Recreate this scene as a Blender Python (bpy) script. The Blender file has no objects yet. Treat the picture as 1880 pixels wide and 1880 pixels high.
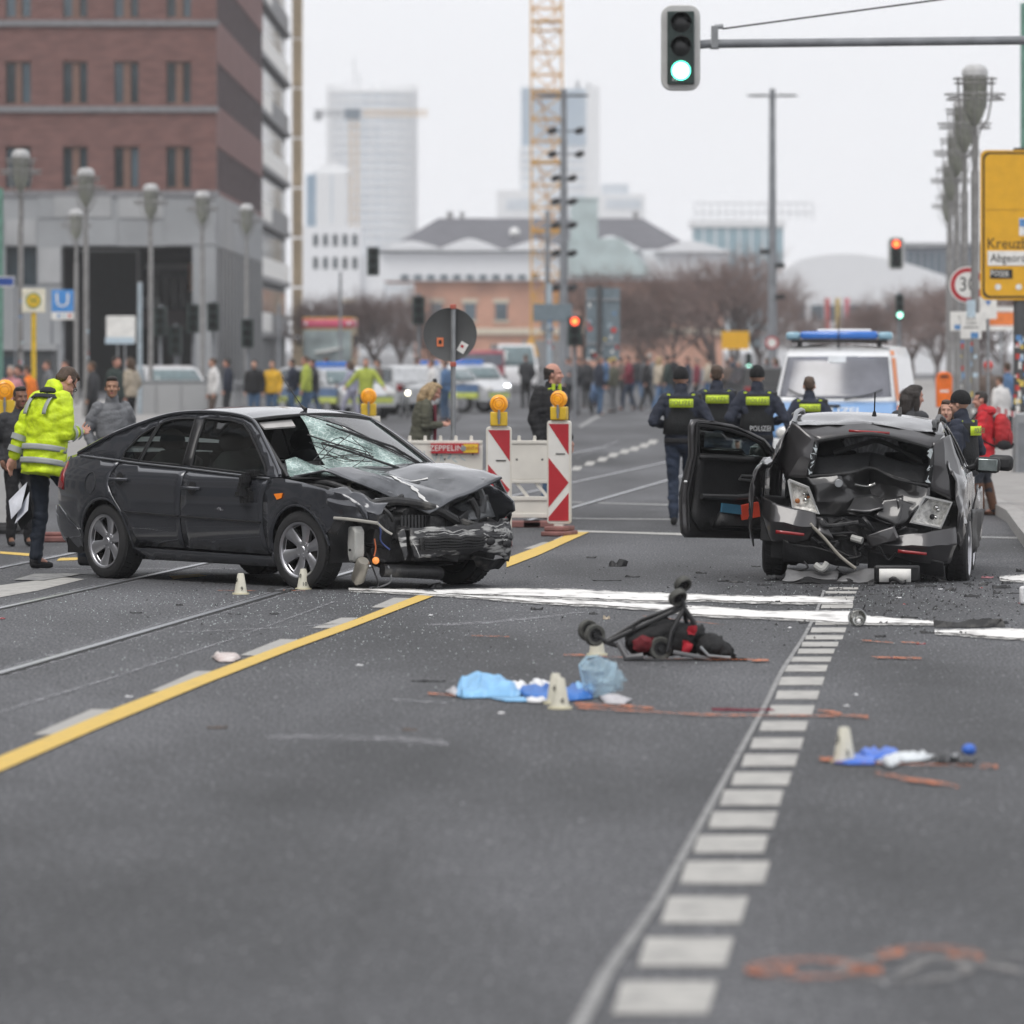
import bpy, bmesh, math, random
from mathutils import Vector, Matrix, noise
from mathutils.geometry import delaunay_2d_cdt
R = math.radians
SC = bpy.context.scene
COL = SC.collection
# ---------------------------------------------------------------- camera
F, H, YH = 10575.0, 1.95, 640.0          # focal length, eye height and horizon row of the photograph (1880 px units)
cam_data = bpy.data.cameras.new('camera')
cam = bpy.data.objects.new('camera', cam_data); COL.objects.link(cam)
cam.location = (0, 0, H); cam.rotation_euler = (R(90), 0, 0)
cam_data.sensor_width = 24; cam_data.lens = 135.0; cam_data.shift_y = -(940 - YH) / 1880
cam_data.clip_start = .5; cam_data.clip_end = 9000
cam_data.dof.use_dof = True; cam_data.dof.focus_distance = 47.6; cam_data.dof.aperture_fstop = 2.2
SC.camera = cam
# ---------------------------------------------------------------- sky: bright overcast
SUN_EL, SUN_ROT = 58, 215
w = bpy.data.worlds.new('World'); SC.world = w; w.use_nodes = True
nt = w.node_tree; nt.nodes.clear()
def wn(t): return nt.nodes.new(t)
sky = wn('ShaderNodeTexSky'); sky.sky_type = 'NISHITA'; sky.sun_disc = False
sky.sun_elevation = R(SUN_EL); sky.sun_rotation = R(SUN_ROT); sky.air_density = 1.0; sky.dust_density = 4
tc = wn('ShaderNodeTexCoord'); nz = wn('ShaderNodeTexNoise'); nz.inputs['Scale'].default_value = 2.2; nz.inputs['Detail'].default_value = 5
mp = wn('ShaderNodeMapping'); mp.inputs['Scale'].default_value = (1, 1, 3)
cr_ = wn('ShaderNodeValToRGB'); cr_.color_ramp.elements[0].position = .3; cr_.color_ramp.elements[1].position = .7
cr_.color_ramp.elements[0].color = (.86, .87, .91, 1); cr_.color_ramp.elements[1].color = (.93, .935, .96, 1)
vm = wn('ShaderNodeVectorMath'); vm.operation = 'SCALE'; vm.inputs['Scale'].default_value = 10.6
mx = wn('ShaderNodeMixRGB'); mx.inputs['Fac'].default_value = .92
bg = wn('ShaderNodeBackground'); bg.inputs['Strength'].default_value = .1
out = wn('ShaderNodeOutputWorld')
L = nt.links.new
L(tc.outputs['Generated'], mp.inputs['Vector']); L(mp.outputs[0], nz.inputs['Vector']); L(nz.outputs['Fac'], cr_.inputs['Fac'])
L(cr_.outputs['Color'], vm.inputs[0]); L(sky.outputs[0], mx.inputs['Color1']); L(vm.outputs[0], mx.inputs['Color2'])
L(mx.outputs[0], bg.inputs['Color']); L(bg.outputs[0], out.inputs['Surface'])
# ---------------------------------------------------------------- sun behind thin cloud, exposure
sd = bpy.data.lights.new('sun', 'SUN'); sd.energy = 1.5; sd.angle = R(30); sd.color = (1, .97, .93)
so = bpy.data.objects.new('sun', sd); COL.objects.link(so)
so.rotation_euler = (R(90 - SUN_EL), 0, R(180 - SUN_ROT + 0)); so.location = (0, 0, 60)
SC.view_settings.view_transform = 'Standard'; SC.view_settings.look = 'None'; SC.view_settings.gamma = 1
SC.view_settings.exposure = 0.22; SC.view_settings.use_curve_mapping = False
SC.render.engine = 'CYCLES'
cy = SC.cycles
cy.use_denoising = True; cy.max_bounces = 8; cy.transparent_max_bounces = 16; cy.volume_bounces = 1; cy.use_adaptive_sampling = True
# ---------------------------------------------------------------- placing helpers
def g(px, py, z=0.0):
    s = (py - YH) / (H - z); return Vector(((px - 940) / s, F / s, z))
def at(px, s, z=0.0): return Vector(((px - 940) / s, F / s, z))
def zat(py, s): return H - (py - YH) / s
rnd = random.Random(7)
# ---------------------------------------------------------------- materials
MATS = {}
def mat(name, col, rough=.6, metal=0.0, var=.14, vs=6.0, bump=0.0, bs=60.0, coat=0.0, emit=None, es=0.0, spec=.5, col2=None, ramp=(.35, .65), det=5.0, coords='Object', stretch=None):
    if name in MATS: return MATS[name]
    m = bpy.data.materials.new(name); m.use_nodes = True; MATS[name] = m
    t = m.node_tree; b = t.nodes['Principled BSDF']; l = t.links.new
    b.inputs['Roughness'].default_value = rough; b.inputs['Metallic'].default_value = metal
    b.inputs['Specular IOR Level'].default_value = spec
    if coat: b.inputs['Coat Weight'].default_value = coat; b.inputs['Coat Roughness'].default_value = .06
    c = tuple(col) + (1,)
    b.inputs['Base Color'].default_value = c
    if emit: b.inputs['Emission Color'].default_value = tuple(emit) + (1,); b.inputs['Emission Strength'].default_value = es
    if var or col2:
        tcn = t.nodes.new('ShaderNodeTexCoord'); n = t.nodes.new('ShaderNodeTexNoise'); n.inputs['Scale'].default_value = vs; n.inputs['Detail'].default_value = det
        src = tcn.outputs[coords]
        if stretch:
            mpn = t.nodes.new('ShaderNodeMapping'); mpn.inputs['Scale'].default_value = stretch; l(src, mpn.inputs['Vector']); src = mpn.outputs[0]
        l(src, n.inputs['Vector'])
        rp = t.nodes.new('ShaderNodeValToRGB'); e = rp.color_ramp.elements
        e[0].position, e[1].position = ramp
        if col2: e[0].color = c; e[1].color = tuple(col2) + (1,)
        else:
            e[0].color = tuple(x * (1 - var) for x in col) + (1,); e[1].color = tuple(min(1, x * (1 + var)) for x in col) + (1,)
        l(n.outputs['Fac'], rp.inputs['Fac']); l(rp.outputs['Color'], b.inputs['Base Color'])
        if bump:
            n2 = t.nodes.new('ShaderNodeTexNoise'); n2.inputs['Scale'].default_value = bs; n2.inputs['Detail'].default_value = 4; l(src, n2.inputs['Vector'])
            bp = t.nodes.new('ShaderNodeBump'); bp.inputs['Strength'].default_value = bump; bp.inputs['Distance'].default_value = .02
            l(n2.outputs['Fac'], bp.inputs['Height']); l(bp.outputs[0], b.inputs['Normal'])
    return m
def glass(name, tint=(.5, .6, .58), refl=.35, rough=.03, dark=None):
    if name in MATS: return MATS[name]
    m = bpy.data.materials.new(name); m.use_nodes = True; MATS[name] = m
    t = m.node_tree; t.nodes.clear(); l = t.links.new
    o = t.nodes.new('ShaderNodeOutputMaterial'); tr = t.nodes.new('ShaderNodeBsdfTransparent'); gl = t.nodes.new('ShaderNodeBsdfGlossy')
    tr.inputs['Color'].default_value = tuple(tint) + (1,); gl.inputs['Roughness'].default_value = rough
    fr = t.nodes.new('ShaderNodeFresnel'); fr.inputs['IOR'].default_value = 1.5
    ma = t.nodes.new('ShaderNodeMath'); ma.operation = 'ADD'; ma.inputs[1].default_value = refl * .15; ma.use_clamp = True
    mxs = t.nodes.new('ShaderNodeMixShader'); l(fr.outputs[0], ma.inputs[0]); l(ma.outputs[0], mxs.inputs[0]); l(tr.outputs[0], mxs.inputs[1]); l(gl.outputs[0], mxs.inputs[2])
    l(mxs.outputs[0], o.inputs['Surface']); return m
# ---------------------------------------------------------------- mesh building
class MB:
    def __init__(s): s.v = []; s.f = []; s.m = []; s.k = 0
    def mat(s, k): s.k = k; return s
    def add(s, vs, fs):
        o = len(s.v); s.v += [tuple(v) for v in vs]; s.f += [[i + o for i in f] for f in fs]; s.m += [s.k] * len(fs); return s
    def box(s, x0, x1, y0, y1, z0, z1, M=None):
        vs = [Vector((x, y, z)) for z in (z0, z1) for x, y in ((x0, y0), (x1, y0), (x1, y1), (x0, y1))]
        if M: vs = [M @ v for v in vs]
        return s.add(vs, [(3, 2, 1, 0), (4, 5, 6, 7), (0, 1, 5, 4), (1, 2, 6, 5), (2, 3, 7, 6), (3, 0, 4, 7)])
    def boxc(s, c, d, M=None):
        return s.box(c[0] - d[0] / 2, c[0] + d[0] / 2, c[1] - d[1] / 2, c[1] + d[1] / 2, c[2] - d[2] / 2, c[2] + d[2] / 2, M)
    def tube(s, pts, r, n=8, cap=True, sq=1.0):
        pts = [Vector(p) for p in pts]; k = len(pts); rs = r if isinstance(r, (list, tuple)) else [r] * k
        vs = []; nrm = None
        for i, p in enumerate(pts):
            t = (pts[min(i + 1, k - 1)] - pts[max(i - 1, 0)])
            t = t.normalized() if t.length > 1e-9 else Vector((0, 0, 1))
            if nrm is None:
                nrm = t.cross(Vector((0, 0, 1)) if abs(t.z) < .9 else Vector((0, 1, 0))).normalized()
            else:
                nrm = (nrm - t * nrm.dot(t)); nrm = nrm.normalized() if nrm.length > 1e-6 else t.orthogonal().normalized()
            b = t.cross(nrm)
            for j in range(n):
                a = 2 * math.pi * (j + .5) / n; vs.append(p + (nrm * math.cos(a) + b * math.sin(a) * sq) * rs[i])
        fs = [(i * n + j, i * n + (j + 1) % n, (i + 1) * n + (j + 1) % n, (i + 1) * n + j) for i in range(k - 1) for j in range(n)]
        if cap: fs += [tuple(range(n - 1, -1, -1)), tuple((k - 1) * n + j for j in range(n))]
        return s.add(vs, fs)
    def lathe(s, prof, n=24, M=None, closed=False):           # profile (r, z) turned about z
        vs = [Vector((r * math.cos(2 * math.pi * j / n), r * math.sin(2 * math.pi * j / n), z)) for r, z in prof for j in range(n)]
        if M: vs = [M @ v for v in vs]
        k = len(prof); q = range(k if closed else k - 1)
        return s.add(vs, [(i * n + j, i * n + (j + 1) % n, ((i + 1) % k) * n + (j + 1) % n, ((i + 1) % k) * n + j) for i in q for j in range(n)])
    def prism(s, poly, a, b, fn=None):                       # polygon in (u, v), extruded from a to b; fn maps (u, v, w) to a point
        fn = fn or (lambda u, v, w: (u, v, w)); n = len(poly)
        vs = [fn(u, v, a) for u, v in poly] + [fn(u, v, b) for u, v in poly]
        return s.add(vs, [tuple(range(n - 1, -1, -1)), tuple(range(n, 2 * n))] + [(i, (i + 1) % n, n + (i + 1) % n, n + i) for i in range(n)])
    def grid(s, fn, nu, nv, wrap=False):
        vs = [fn(i / nu, j / nv) for i in range(nu + 1) for j in range(nv + 1)]; q = nv + 1
        return s.add(vs, [(i * q + j, (i + 1) * q + j, (i + 1) * q + j + 1, i * q + j + 1) for i in range(nu) for j in range(nv)])
    def ball(s, c, r, n=10, M=None):
        c = Vector(c); r = r if isinstance(r, (list, tuple)) else (r, r, r)
        vs = []
        for i in range(n // 2 + 1):
            a = math.pi * i / (n // 2)
            for j in range(n):
                b = 2 * math.pi * j / n; v = Vector((r[0] * math.sin(a) * math.cos(b), r[1] * math.sin(a) * math.sin(b), r[2] * math.cos(a)))
                vs.append(c + (M @ v if M else v))
        return s.add(vs, [(i * n + j, (i + 1) * n + j, (i + 1) * n + (j + 1) % n, i * n + (j + 1) % n) for i in range(n // 2) for j in range(n)])
    def build(s, name, mats, parent=None, smooth=40, bevel=0, solid=0, loc=None, rot=None, fix=True):
        me = bpy.data.meshes.new(name); me.from_pydata(s.v, [], s.f)
        for m in (mats if isinstance(mats, (list, tuple)) else [mats]): me.materials.append(m)
        me.polygons.foreach_set('material_index', s.m)
        if smooth: me.polygons.foreach_set('use_smooth', [True] * len(me.polygons))
        if fix:
            bm = bmesh.new(); bm.from_mesh(me); bmesh.ops.remove_doubles(bm, verts=bm.verts, dist=1e-5); bmesh.ops.recalc_face_normals(bm, faces=bm.faces); bm.to_mesh(me); bm.free()
        if smooth and smooth < 180: me.set_sharp_from_angle(angle=R(smooth))
        me.update()
        o = bpy.data.objects.new(name, me); COL.objects.link(o)
        if parent: o.parent = parent
        if loc is not None: o.location = loc
        if rot is not None: o.rotation_euler = rot
        if solid:
            q = o.modifiers.new('solid', 'SOLIDIFY'); q.thickness = abs(solid); q.offset = -1 if solid > 0 else 1
        if bevel:
            q = o.modifiers.new('bevel', 'BEVEL'); q.width = bevel; q.segments = 2; q.limit_method = 'ANGLE'; q.angle_limit = R(40)
        return o
def tag(o, label=None, cat=None, group=None, kind=None):
    if label: o['label'] = label
    if cat: o['category'] = cat
    if group: o['group'] = group
    if kind: o['kind'] = kind
    return o
def thing(name, label, cat, loc=(0, 0, 0), rz=0.0, group=None, rot=None):
    o = bpy.data.objects.new(name, None); COL.objects.link(o); o.location = loc; o.rotation_euler = rot or (0, 0, rz); o.empty_display_size = .3
    return tag(o, label, cat, group)
KIDS = {}
def copy_tree(o, parent=None):
    c = o.copy(); COL.objects.link(c)
    if parent: c.parent = parent
    for ch in list(o.children): copy_tree(ch, c)
    return c
def text(name, body, size, m, parent, loc, rot, ext=.002, align='CENTER', sx=1.0):
    cu = bpy.data.curves.new(name, 'FONT'); cu.body = body; cu.size = size; cu.extrude = ext; cu.align_x = align; cu.align_y = 'CENTER'; cu.resolution_u = 2
    o = bpy.data.objects.new(name, cu); COL.objects.link(o); o.parent = parent; o.location = loc; o.rotation_euler = rot; o.scale = (sx, 1, 1)
    cu.materials.append(m); return o
def cr(pts, n=6, closed=False):                              # Catmull-Rom through the points
    P = [Vector(p) for p in pts]; k = len(P); out = []
    for i in range(k if closed else k - 1):
        a, b, c, d = (P[(i - 1) % k], P[i], P[(i + 1) % k], P[(i + 2) % k]) if closed else (P[max(i - 1, 0)], P[i], P[i + 1], P[min(i + 2, k - 1)])
        for j in range(n):
            t = j / n; out.append(.5 * ((2 * b) + (c - a) * t + (2 * a - 5 * b + 4 * c - d) * t * t + (3 * b - a - 3 * c + d) * t ** 3))
    if not closed: out.append(P[-1])
    return out
def interp(tab, x):
    if x <= tab[0][0]: return tab[0][1:]
    for a, b in zip(tab, tab[1:]):
        if x <= b[0]:
            t = (x - a[0]) / (b[0] - a[0]); return tuple(p + (q - p) * t for p, q in zip(a[1:], b[1:]))
    return tab[-1][1:]
def inside(p, poly):
    x, y = p; c = False; n = len(poly)
    for i in range(n):
        x1, y1 = poly[i]; x2, y2 = poly[i - 1]
        if (y1 > y) != (y2 > y) and x < (x2 - x1) * (y - y1) / (y2 - y1) + x1: c = not c
    return c
def dense(poly, step):
    o = []
    for i in range(len(poly)):
        a, b = Vector(poly[i]), Vector(poly[(i + 1) % len(poly)]); k = max(1, int((b - a).length / step + .5))
        o += [tuple(a + (b - a) * j / k) for j in range(k)]
    return o
def inset(poly, d):
    n = len(poly); A = sum(poly[i - 1][0] * poly[i][1] - poly[i][0] * poly[i - 1][1] for i in range(n)); sg = 1 if A > 0 else -1; o = []
    for i in range(n):
        a, b, c = Vector(poly[i - 1]), Vector(poly[i]), Vector(poly[(i + 1) % n])
        u, v = (b - a).normalized(), (c - b).normalized(); nn = Vector((-u.y - v.y, u.x + v.x))
        L_ = nn.length; nn = nn / L_ if L_ > 1e-6 else Vector((-u.y, u.x)); o.append(tuple(b + nn * d * sg * min(2, 2 / max(L_, .6))))
    return o
def fill(poly, step=.06, holes=()):                          # triangulate an outline with inner points: returns 2-D points and triangles
    vs = []; es = []
    for pl in [poly] + list(holes):
        q = dense(pl, step); o = len(vs); vs += q; es += [(o + i, o + (i + 1) % len(q)) for i in range(len(q))]
    xs = [p[0] for p in poly]; ys = [p[1] for p in poly]; edge = [Vector(p) for p in vs]
    x = min(xs) + step * .5
    while x < max(xs):
        y = min(ys) + step * .5
        while y < max(ys):
            p = Vector((x, y))
            if inside((x, y), poly) and not any(inside((x, y), h) for h in holes) and min((p - e).length_squared for e in edge) > (step * .55) ** 2: vs.append((x, y))
            y += step
        x += step
    r = delaunay_2d_cdt([Vector(p) for p in vs], es, [], 0, 1e-6)
    P = [tuple(p) for p in r[0]]; T = []
    for t in r[2]:
        c = (sum(P[i][0] for i in t) / 3, sum(P[i][1] for i in t) / 3)
        if inside(c, poly) and not any(inside(c, h) for h in holes): T.append(tuple(t))
    return P, T
def fbm(v, sc=1.0, o=3): return noise.fractal(Vector(v) * sc, 1.0, 2.0, o)
BLK = mat('black_plastic', (.012, .012, .013), .5, bump=.2)
RUB = mat('tyre_rubber', (.02, .02, .021), .75, bump=.3, bs=30)
DRK = mat('dark_interior', (.014, .014, .016), .7)
WHT = mat('white_paint', (.72, .72, .71), .45, var=.06)
STL = mat('grey_steel', (.3, .31, .32), .45, metal=.6)
GRYP = mat('grey_pole_paint', (.2, .21, .225), .55, var=.18, vs=3)
ALU = mat('alloy_rim', (.5, .5, .52), .3, metal=.9, var=.08)
# ================================================================ ground, road and markings
def asphalt(name, base, vs=1.0):
    m = bpy.data.materials.new(name); m.use_nodes = True; t = m.node_tree; b = t.nodes['Principled BSDF']; l = t.links.new
    tcn = t.nodes.new('ShaderNodeTexCoord')
    def nz_(s, d, st=None):
        n = t.nodes.new('ShaderNodeTexNoise'); n.inputs['Scale'].default_value = s; n.inputs['Detail'].default_value = d
        if st:
            q = t.nodes.new('ShaderNodeMapping'); q.inputs['Scale'].default_value = st; q.inputs['Rotation'].default_value = (0, 0, R(5)); l(tcn.outputs['Object'], q.inputs['Vector']); l(q.outputs[0], n.inputs['Vector'])
        else: l(tcn.outputs['Object'], n.inputs['Vector'])
        return n
    def rp_(n, a, b_, c0, c1):
        r = t.nodes.new('ShaderNodeValToRGB'); e = r.color_ramp.elements; e[0].position, e[1].position = a, b_; e[0].color = c0 + (1,); e[1].color = c1 + (1,); l(n.outputs['Fac'], r.inputs['Fac']); return r
    def mul(a, b_, mode='MULTIPLY', f=1.0):
        q = t.nodes.new('ShaderNodeMixRGB'); q.blend_type = mode; q.inputs['Fac'].default_value = f; l(a, q.inputs['Color1']); l(b_, q.inputs['Color2']); return q.outputs[0]
    big = rp_(nz_(.42, 6, (1.0, .2, 1)), .36, .66, tuple(x * .55 for x in base), tuple(x * 1.75 for x in base))
    mid = rp_(nz_(3.5, 5, (1, .3, 1)), .25, .75, (.86,) * 3, (1.1,) * 3)
    fine = rp_(nz_(60, 4, (1, .16, 1)), .36, .64, (.42,) * 3, (1.62,) * 3)
    grit = rp_(nz_(42, 2, (1, .13, 1)), .64, .72, (0, 0, 0), (.16, .16, .165))
    c = mul(mul(big.outputs[0], mid.outputs[0]), fine.outputs[0]); c = mul(c, grit.outputs[0], 'ADD', .9)
    # tar seams and hairline cracks
    vo = t.nodes.new('ShaderNodeTexVoronoi'); vo.feature = 'DISTANCE_TO_EDGE'; vo.inputs['Scale'].default_value = .16
    wv = nz_(1.6, 5); ad = t.nodes.new('ShaderNodeMixRGB'); ad.inputs['Fac'].default_value = .22; l(tcn.outputs['Object'], ad.inputs['Color1']); l(wv.outputs['Color'], ad.inputs['Color2']); l(ad.outputs[0], vo.inputs['Vector'])
    ck = t.nodes.new('ShaderNodeValToRGB'); e = ck.color_ramp.elements; e[0].position, e[1].position = 0, .004; e[0].color = (.8,) * 3 + (1,); e[1].color = (1, 1, 1, 1); l(vo.outputs['Distance'], ck.inputs['Fac'])
    c = mul(c, ck.outputs[0])
    l(c, b.inputs['Base Color']); b.inputs['Roughness'].default_value = .72; b.inputs['Specular IOR Level'].default_value = .35
    bp = t.nodes.new('ShaderNodeBump'); bp.inputs['Strength'].default_value = .45; bp.inputs['Distance'].default_value = .008
    l(nz_(70, 3).outputs['Fac'], bp.inputs['Height']); l(bp.outputs[0], b.inputs['Normal']); return m
ASPH = asphalt('asphalt_road', (.056, .057, .061))
mb = MB()
xs = [-3000, -400, -60, -14, 9.0, 60, 400, 3000]
mb.grid(lambda u, v: (-1500 + 3000 * u, -150 + 3250 * v, -.02), 4, 6)
GROUND = tag(mb.build('ground', mat('far_ground', (.13, .13, .135), .9, vs=.05), smooth=0), kind='structure')
mb = MB(); mb.grid(lambda u, v: (-60 + 120 * u, -20 + 520 * v, 0), 12, 26)
ROAD = tag(mb.build('road', ASPH, smooth=0), kind='structure')
def worn(name, col, wear=.5, under=(.1, .1, .105), sc=14, alpha=None, soft_=.06):
    m = bpy.data.materials.new(name); m.use_nodes = True; t = m.node_tree; b = t.nodes['Principled BSDF']; l = t.links.new
    tcn = t.nodes.new('ShaderNodeTexCoord'); n = t.nodes.new('ShaderNodeTexNoise'); n.inputs['Scale'].default_value = sc; n.inputs['Detail'].default_value = 8; n.inputs['Roughness'].default_value = .7
    l(tcn.outputs['Object'], n.inputs['Vector']); r = t.nodes.new('ShaderNodeValToRGB'); e = r.color_ramp.elements
    e[0].position = max(0, wear - .14); e[1].position = wear + soft_; e[0].color = tuple(under) + (1,); e[1].color = tuple(col) + (1,)
    l(n.outputs['Fac'], r.inputs['Fac']); l(r.outputs[0], b.inputs['Base Color']); b.inputs['Roughness'].default_value = .75
    if alpha:
        n3 = t.nodes.new('ShaderNodeTexNoise'); n3.inputs['Scale'].default_value = alpha[2]; n3.inputs['Detail'].default_value = 9; n3.inputs['Roughness'].default_value = .75; mq = t.nodes.new('ShaderNodeMapping'); mq.inputs['Scale'].default_value = (1, .25, 1); l(tcn.outputs['Object'], mq.inputs['Vector']); l(mq.outputs[0], n3.inputs['Vector'])
        r3 = t.nodes.new('ShaderNodeValToRGB'); e = r3.color_ramp.elements; e[0].position, e[1].position = alpha[0], alpha[1]; e[0].color = (0, 0, 0, 1); e[1].color = (alpha[3],) * 3 + (1,); l(n3.outputs['Fac'], r3.inputs['Fac']); l(r3.outputs[0], b.inputs['Alpha'])
    return m
MW = worn('worn_white_marking', (.42, .41, .385), .47, (.25, .245, .235), 7, None, .1); MW2 = worn('faded_white_marking', (.27, .27, .265), .5, (.12, .12, .125), 9)
MY = worn('yellow_tape_marking', (.62, .42, .09), .42, (.42, .31, .11), 9); MO = worn('orange_spray', (.58, .17, .06), .45, (.36, .13, .07), 16, (.40, .62, 12, .85)); MC = worn('chalk', (.34, .34, .36), .45, (.26, .26, .27), 26, (.42, .66, 16, .8)); RGM = worn('faint_chalk', (.36, .34, .32), .45, (.28, .27, .26), 12, (.35, .7, 9, .55)); ROM = worn('faint_orange', (.55, .17, .07), .45, (.35, .13, .08), 12, (.35, .68, 9, .6))
LAY = {'k': 0}
def paint(name, pix, m, parent=ROAD, z=.004, kind=None, label=None):
    mb = MB(); mb.add([g(x, y) + Vector((0, 0, z)) for x, y in pix], [tuple(range(len(pix)))])
    o = mb.build(name, m, parent, smooth=0)
    if o.data.polygons[0].normal.z < 0: o.data.flip_normals()
    return o
def strip(name, up, lo, m, z=.004, parent=ROAD, rag=0.0, sub=1, seed=1):
    rr = random.Random(seed); mb = MB(); n = len(up); a = []; b = []
    for i in range(n - 1):
        for k in range(sub):
            t = k / sub; a.append((up[i][0] + (up[i + 1][0] - up[i][0]) * t, up[i][1] + (up[i + 1][1] - up[i][1]) * t)); b.append((lo[i][0] + (lo[i + 1][0] - lo[i][0]) * t, lo[i][1] + (lo[i + 1][1] - lo[i][1]) * t))
    a.append(up[-1]); b.append(lo[-1]); q = len(a)
    jit = lambda p: g(p[0], p[1] + rr.uniform(-rag, rag)) + Vector((0, 0, z))
    mb.add([jit(p) for p in a] + [jit(p) for p in b], [(i, i + 1, q + i + 1, q + i) for i in range(q - 1)])
    o = mb.build(name, m, parent, smooth=0)
    if o.data.polygons[0].normal.z < 0: o.data.flip_normals()
    return o
# lane blocks on the right
blocks = [(1064, 1068, 1535, 1588), (1079, 1083, 1521, 1576), (1086, 1090.5, 1515, 1573), (1096, 1104, 1511, 1569), (1110, 1117.5, 1507, 1567), (1123, 1132, 1503, 1563), (1139, 1148, 1496, 1559), (1153, 1162, 1488, 1554),
          (1167, 1175, 1478, 1549), (1179.5, 1188, 1471, 1540), (1192, 1201, 1464, 1533), (1207, 1216, 1452, 1527), (1222, 1234, 1440, 1520), (1244, 1259, 1429, 1514), (1269, 1285, 1423, 1505), (1296, 1313.6, 1410, 1496), (1325, 1343, 1394, 1484),
          (1356, 1376, 1377, 1476), (1386, 1408, 1361, 1466), (1419, 1443, 1342, 1454), (1452, 1480, 1321, 1439), (1492, 1521.6, 1300, 1428), (1535, 1567, 1273, 1411), (1583, 1624, 1248, 1414), (1648, 1697, 1213, 1374), (1723, 1775.5, 1171, 1347), (1803, 1864, 1124, 1317), (1902, 1980, 1062, 1280)]
for a, b, xl, xr in blocks:
    sk = (b - a) * .30
    paint('lane_block', [(xl + sk, a), (xr, a), (xr - sk, b), (xl, b)], MW)
lft = [(1515, 1085), (1500, 1130), (1478, 1172), (1440, 1232), (1405, 1305), (1374, 1362), (1301, 1498), (1213, 1660), (1124, 1790), (1080, 1880), (1030, 1980)]
wid = [5, 6, 7, 9, 10, 11, 14, 18, 27, 32, 38]
strip('edge_line', [(x - w_ * .9, y) for (x, y), w_ in zip(lft, wid)], [(x + w_ * .1, y) for (x, y), w_ in zip(lft, wid)], MW2, z=.008)
MD = worn('old_white_dash', (.36, .35, .33), .42, (.2, .195, .19), 11)
# yellow site line with the old white dashes beside it
up = [(-60, 1416), (0, 1391), (213, 1302), (396, 1232), (545, 1177), (655, 1138), (753, 1100), (784, 1088)]
lo = [(-60, 1446), (0, 1419), (179, 1340), (383, 1255), (545, 1191), (638, 1157), (796, 1096), (806, 1092)]
strip('yellow_line', up, lo, MY, z=.008)
strip('yellow_line', [(930, 1026), (985, 1006), (1030, 988), (1050, 978)], [(930, 1043), (990, 1020), (1055, 990), (1082, 978)], MY, z=.008)
for q in ([(60, 1350), (108, 1350), (217, 1304), (168, 1303)], [(274, 1271), (313, 1270), (396, 1233), (360, 1233)], [(440, 1204), (472, 1205), (547, 1175), (515, 1174)], [(572, 1154), (617, 1154), (657, 1135), (626, 1135)],
          [(681, 1116), (719, 1117), (753, 1099), (723, 1098)], [(962, 1008), (990, 1008), (1016, 996), (996, 996)], [(1016, 992), (1040, 992), (1056, 981), (1040, 981)]):
    paint('lane_dash', q, MD)
# tram rails: steel head with a dark groove beside it
RAILM = mat('rail_steel', (.36, .37, .39), .32, metal=.7, vs=20); GROOVE = mat('rail_groove', (.012, .012, .012), .9)
def rail(p0, p1, y_end=420):
    a, b = g(*p0), g(*p1); d = (b - a).normalized(); n = Vector((d.y, -d.x, 0)); a = a - d * 12; b = b + d * (60)
    mb = MB()
    for (w0, w1, z) in ((-.03, .03, .006),): mb.add([a + n * w0 + Vector((0, 0, z)), a + n * w1 + Vector((0, 0, z)), b + n * w1 + Vector((0, 0, z)), b + n * w0 + Vector((0, 0, z))], [(0, 1, 2, 3)])
    r_ = mb.build('tram_rail', RAILM, ROAD, smooth=0)
    mb = MB()
    for w0, w1 in ((.034, .075), (-.045, -.033)): mb.add([a + n * w0 + Vector((0, 0, .004)), a + n * w1 + Vector((0, 0, .004)), b + n * w1 + Vector((0, 0, .004)), b + n * w0 + Vector((0, 0, .004))], [(0, 1, 2, 3)])
    mb.build('rail_groove', GROOVE, r_, smooth=0)
    mb = MB()
    for w0, w1 in ((.08, .12), (-.09, -.05)): mb.add([a + n * w0 + Vector((0, 0, .004)), a + n * w1 + Vector((0, 0, .004)), b + n * w1 + Vector((0, 0, .004)), b + n * w0 + Vector((0, 0, .004))], [(0, 1, 2, 3)])
    mb.build('rail_joint_seal', MC, r_, smooth=0)
rail((0, 1236), (502, 1091)); rail((0, 1117), (374, 1035)); rail((0, 1043), (130, 1017))
# chalk and old paint on the left
strip('chalk_line', [(0, 1306), (200, 1246), (430, 1172), (617, 1104)], [(0, 1312), (200, 1250), (430, 1175), (617, 1106)], MC, z=.008)
paint('faded_marking', [(-20, 1078), (-20, 1101), (70, 1085), (155, 1064), (110, 1060), (40, 1070)], MW); paint('faded_marking', [(25, 1066), (80, 1067), (160, 1054), (62, 1055)], MW2, z=.008)
paint('faded_marking', [(0, 1013), (0, 1017), (60, 1022), (60, 1017)], MY); paint('faded_marking', [(110, 1025), (150, 1024), (140, 1029), (104, 1030)], MY); paint('faded_marking', [(310, 1058), (365, 1054), (380, 1058), (318, 1064)], MY)
strip('faded_marking', [(60, 1043), (200, 1044), (440, 1044)], [(60, 1045), (200, 1046), (440, 1046)], MC)
strip('chalk_arc', [(488, 1352), (560, 1348), (640, 1350), (720, 1353), (823, 1361)], [(488, 1359), (560, 1357), (640, 1359), (720, 1363), (823, 1370)], MC, rag=1.5, sub=10)
strip('chalk_line', [(780, 1147), (900, 1141), (1000, 1132), (1080, 1122)], [(780, 1151), (900, 1146), (1000, 1136), (1080, 1124)], MC, rag=1, sub=6)
strip('chalk_line', [(330, 1160), (520, 1152), (700, 1140)], [(330, 1162), (520, 1154), (700, 1141)], MC, rag=.8, sub=6)
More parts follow.
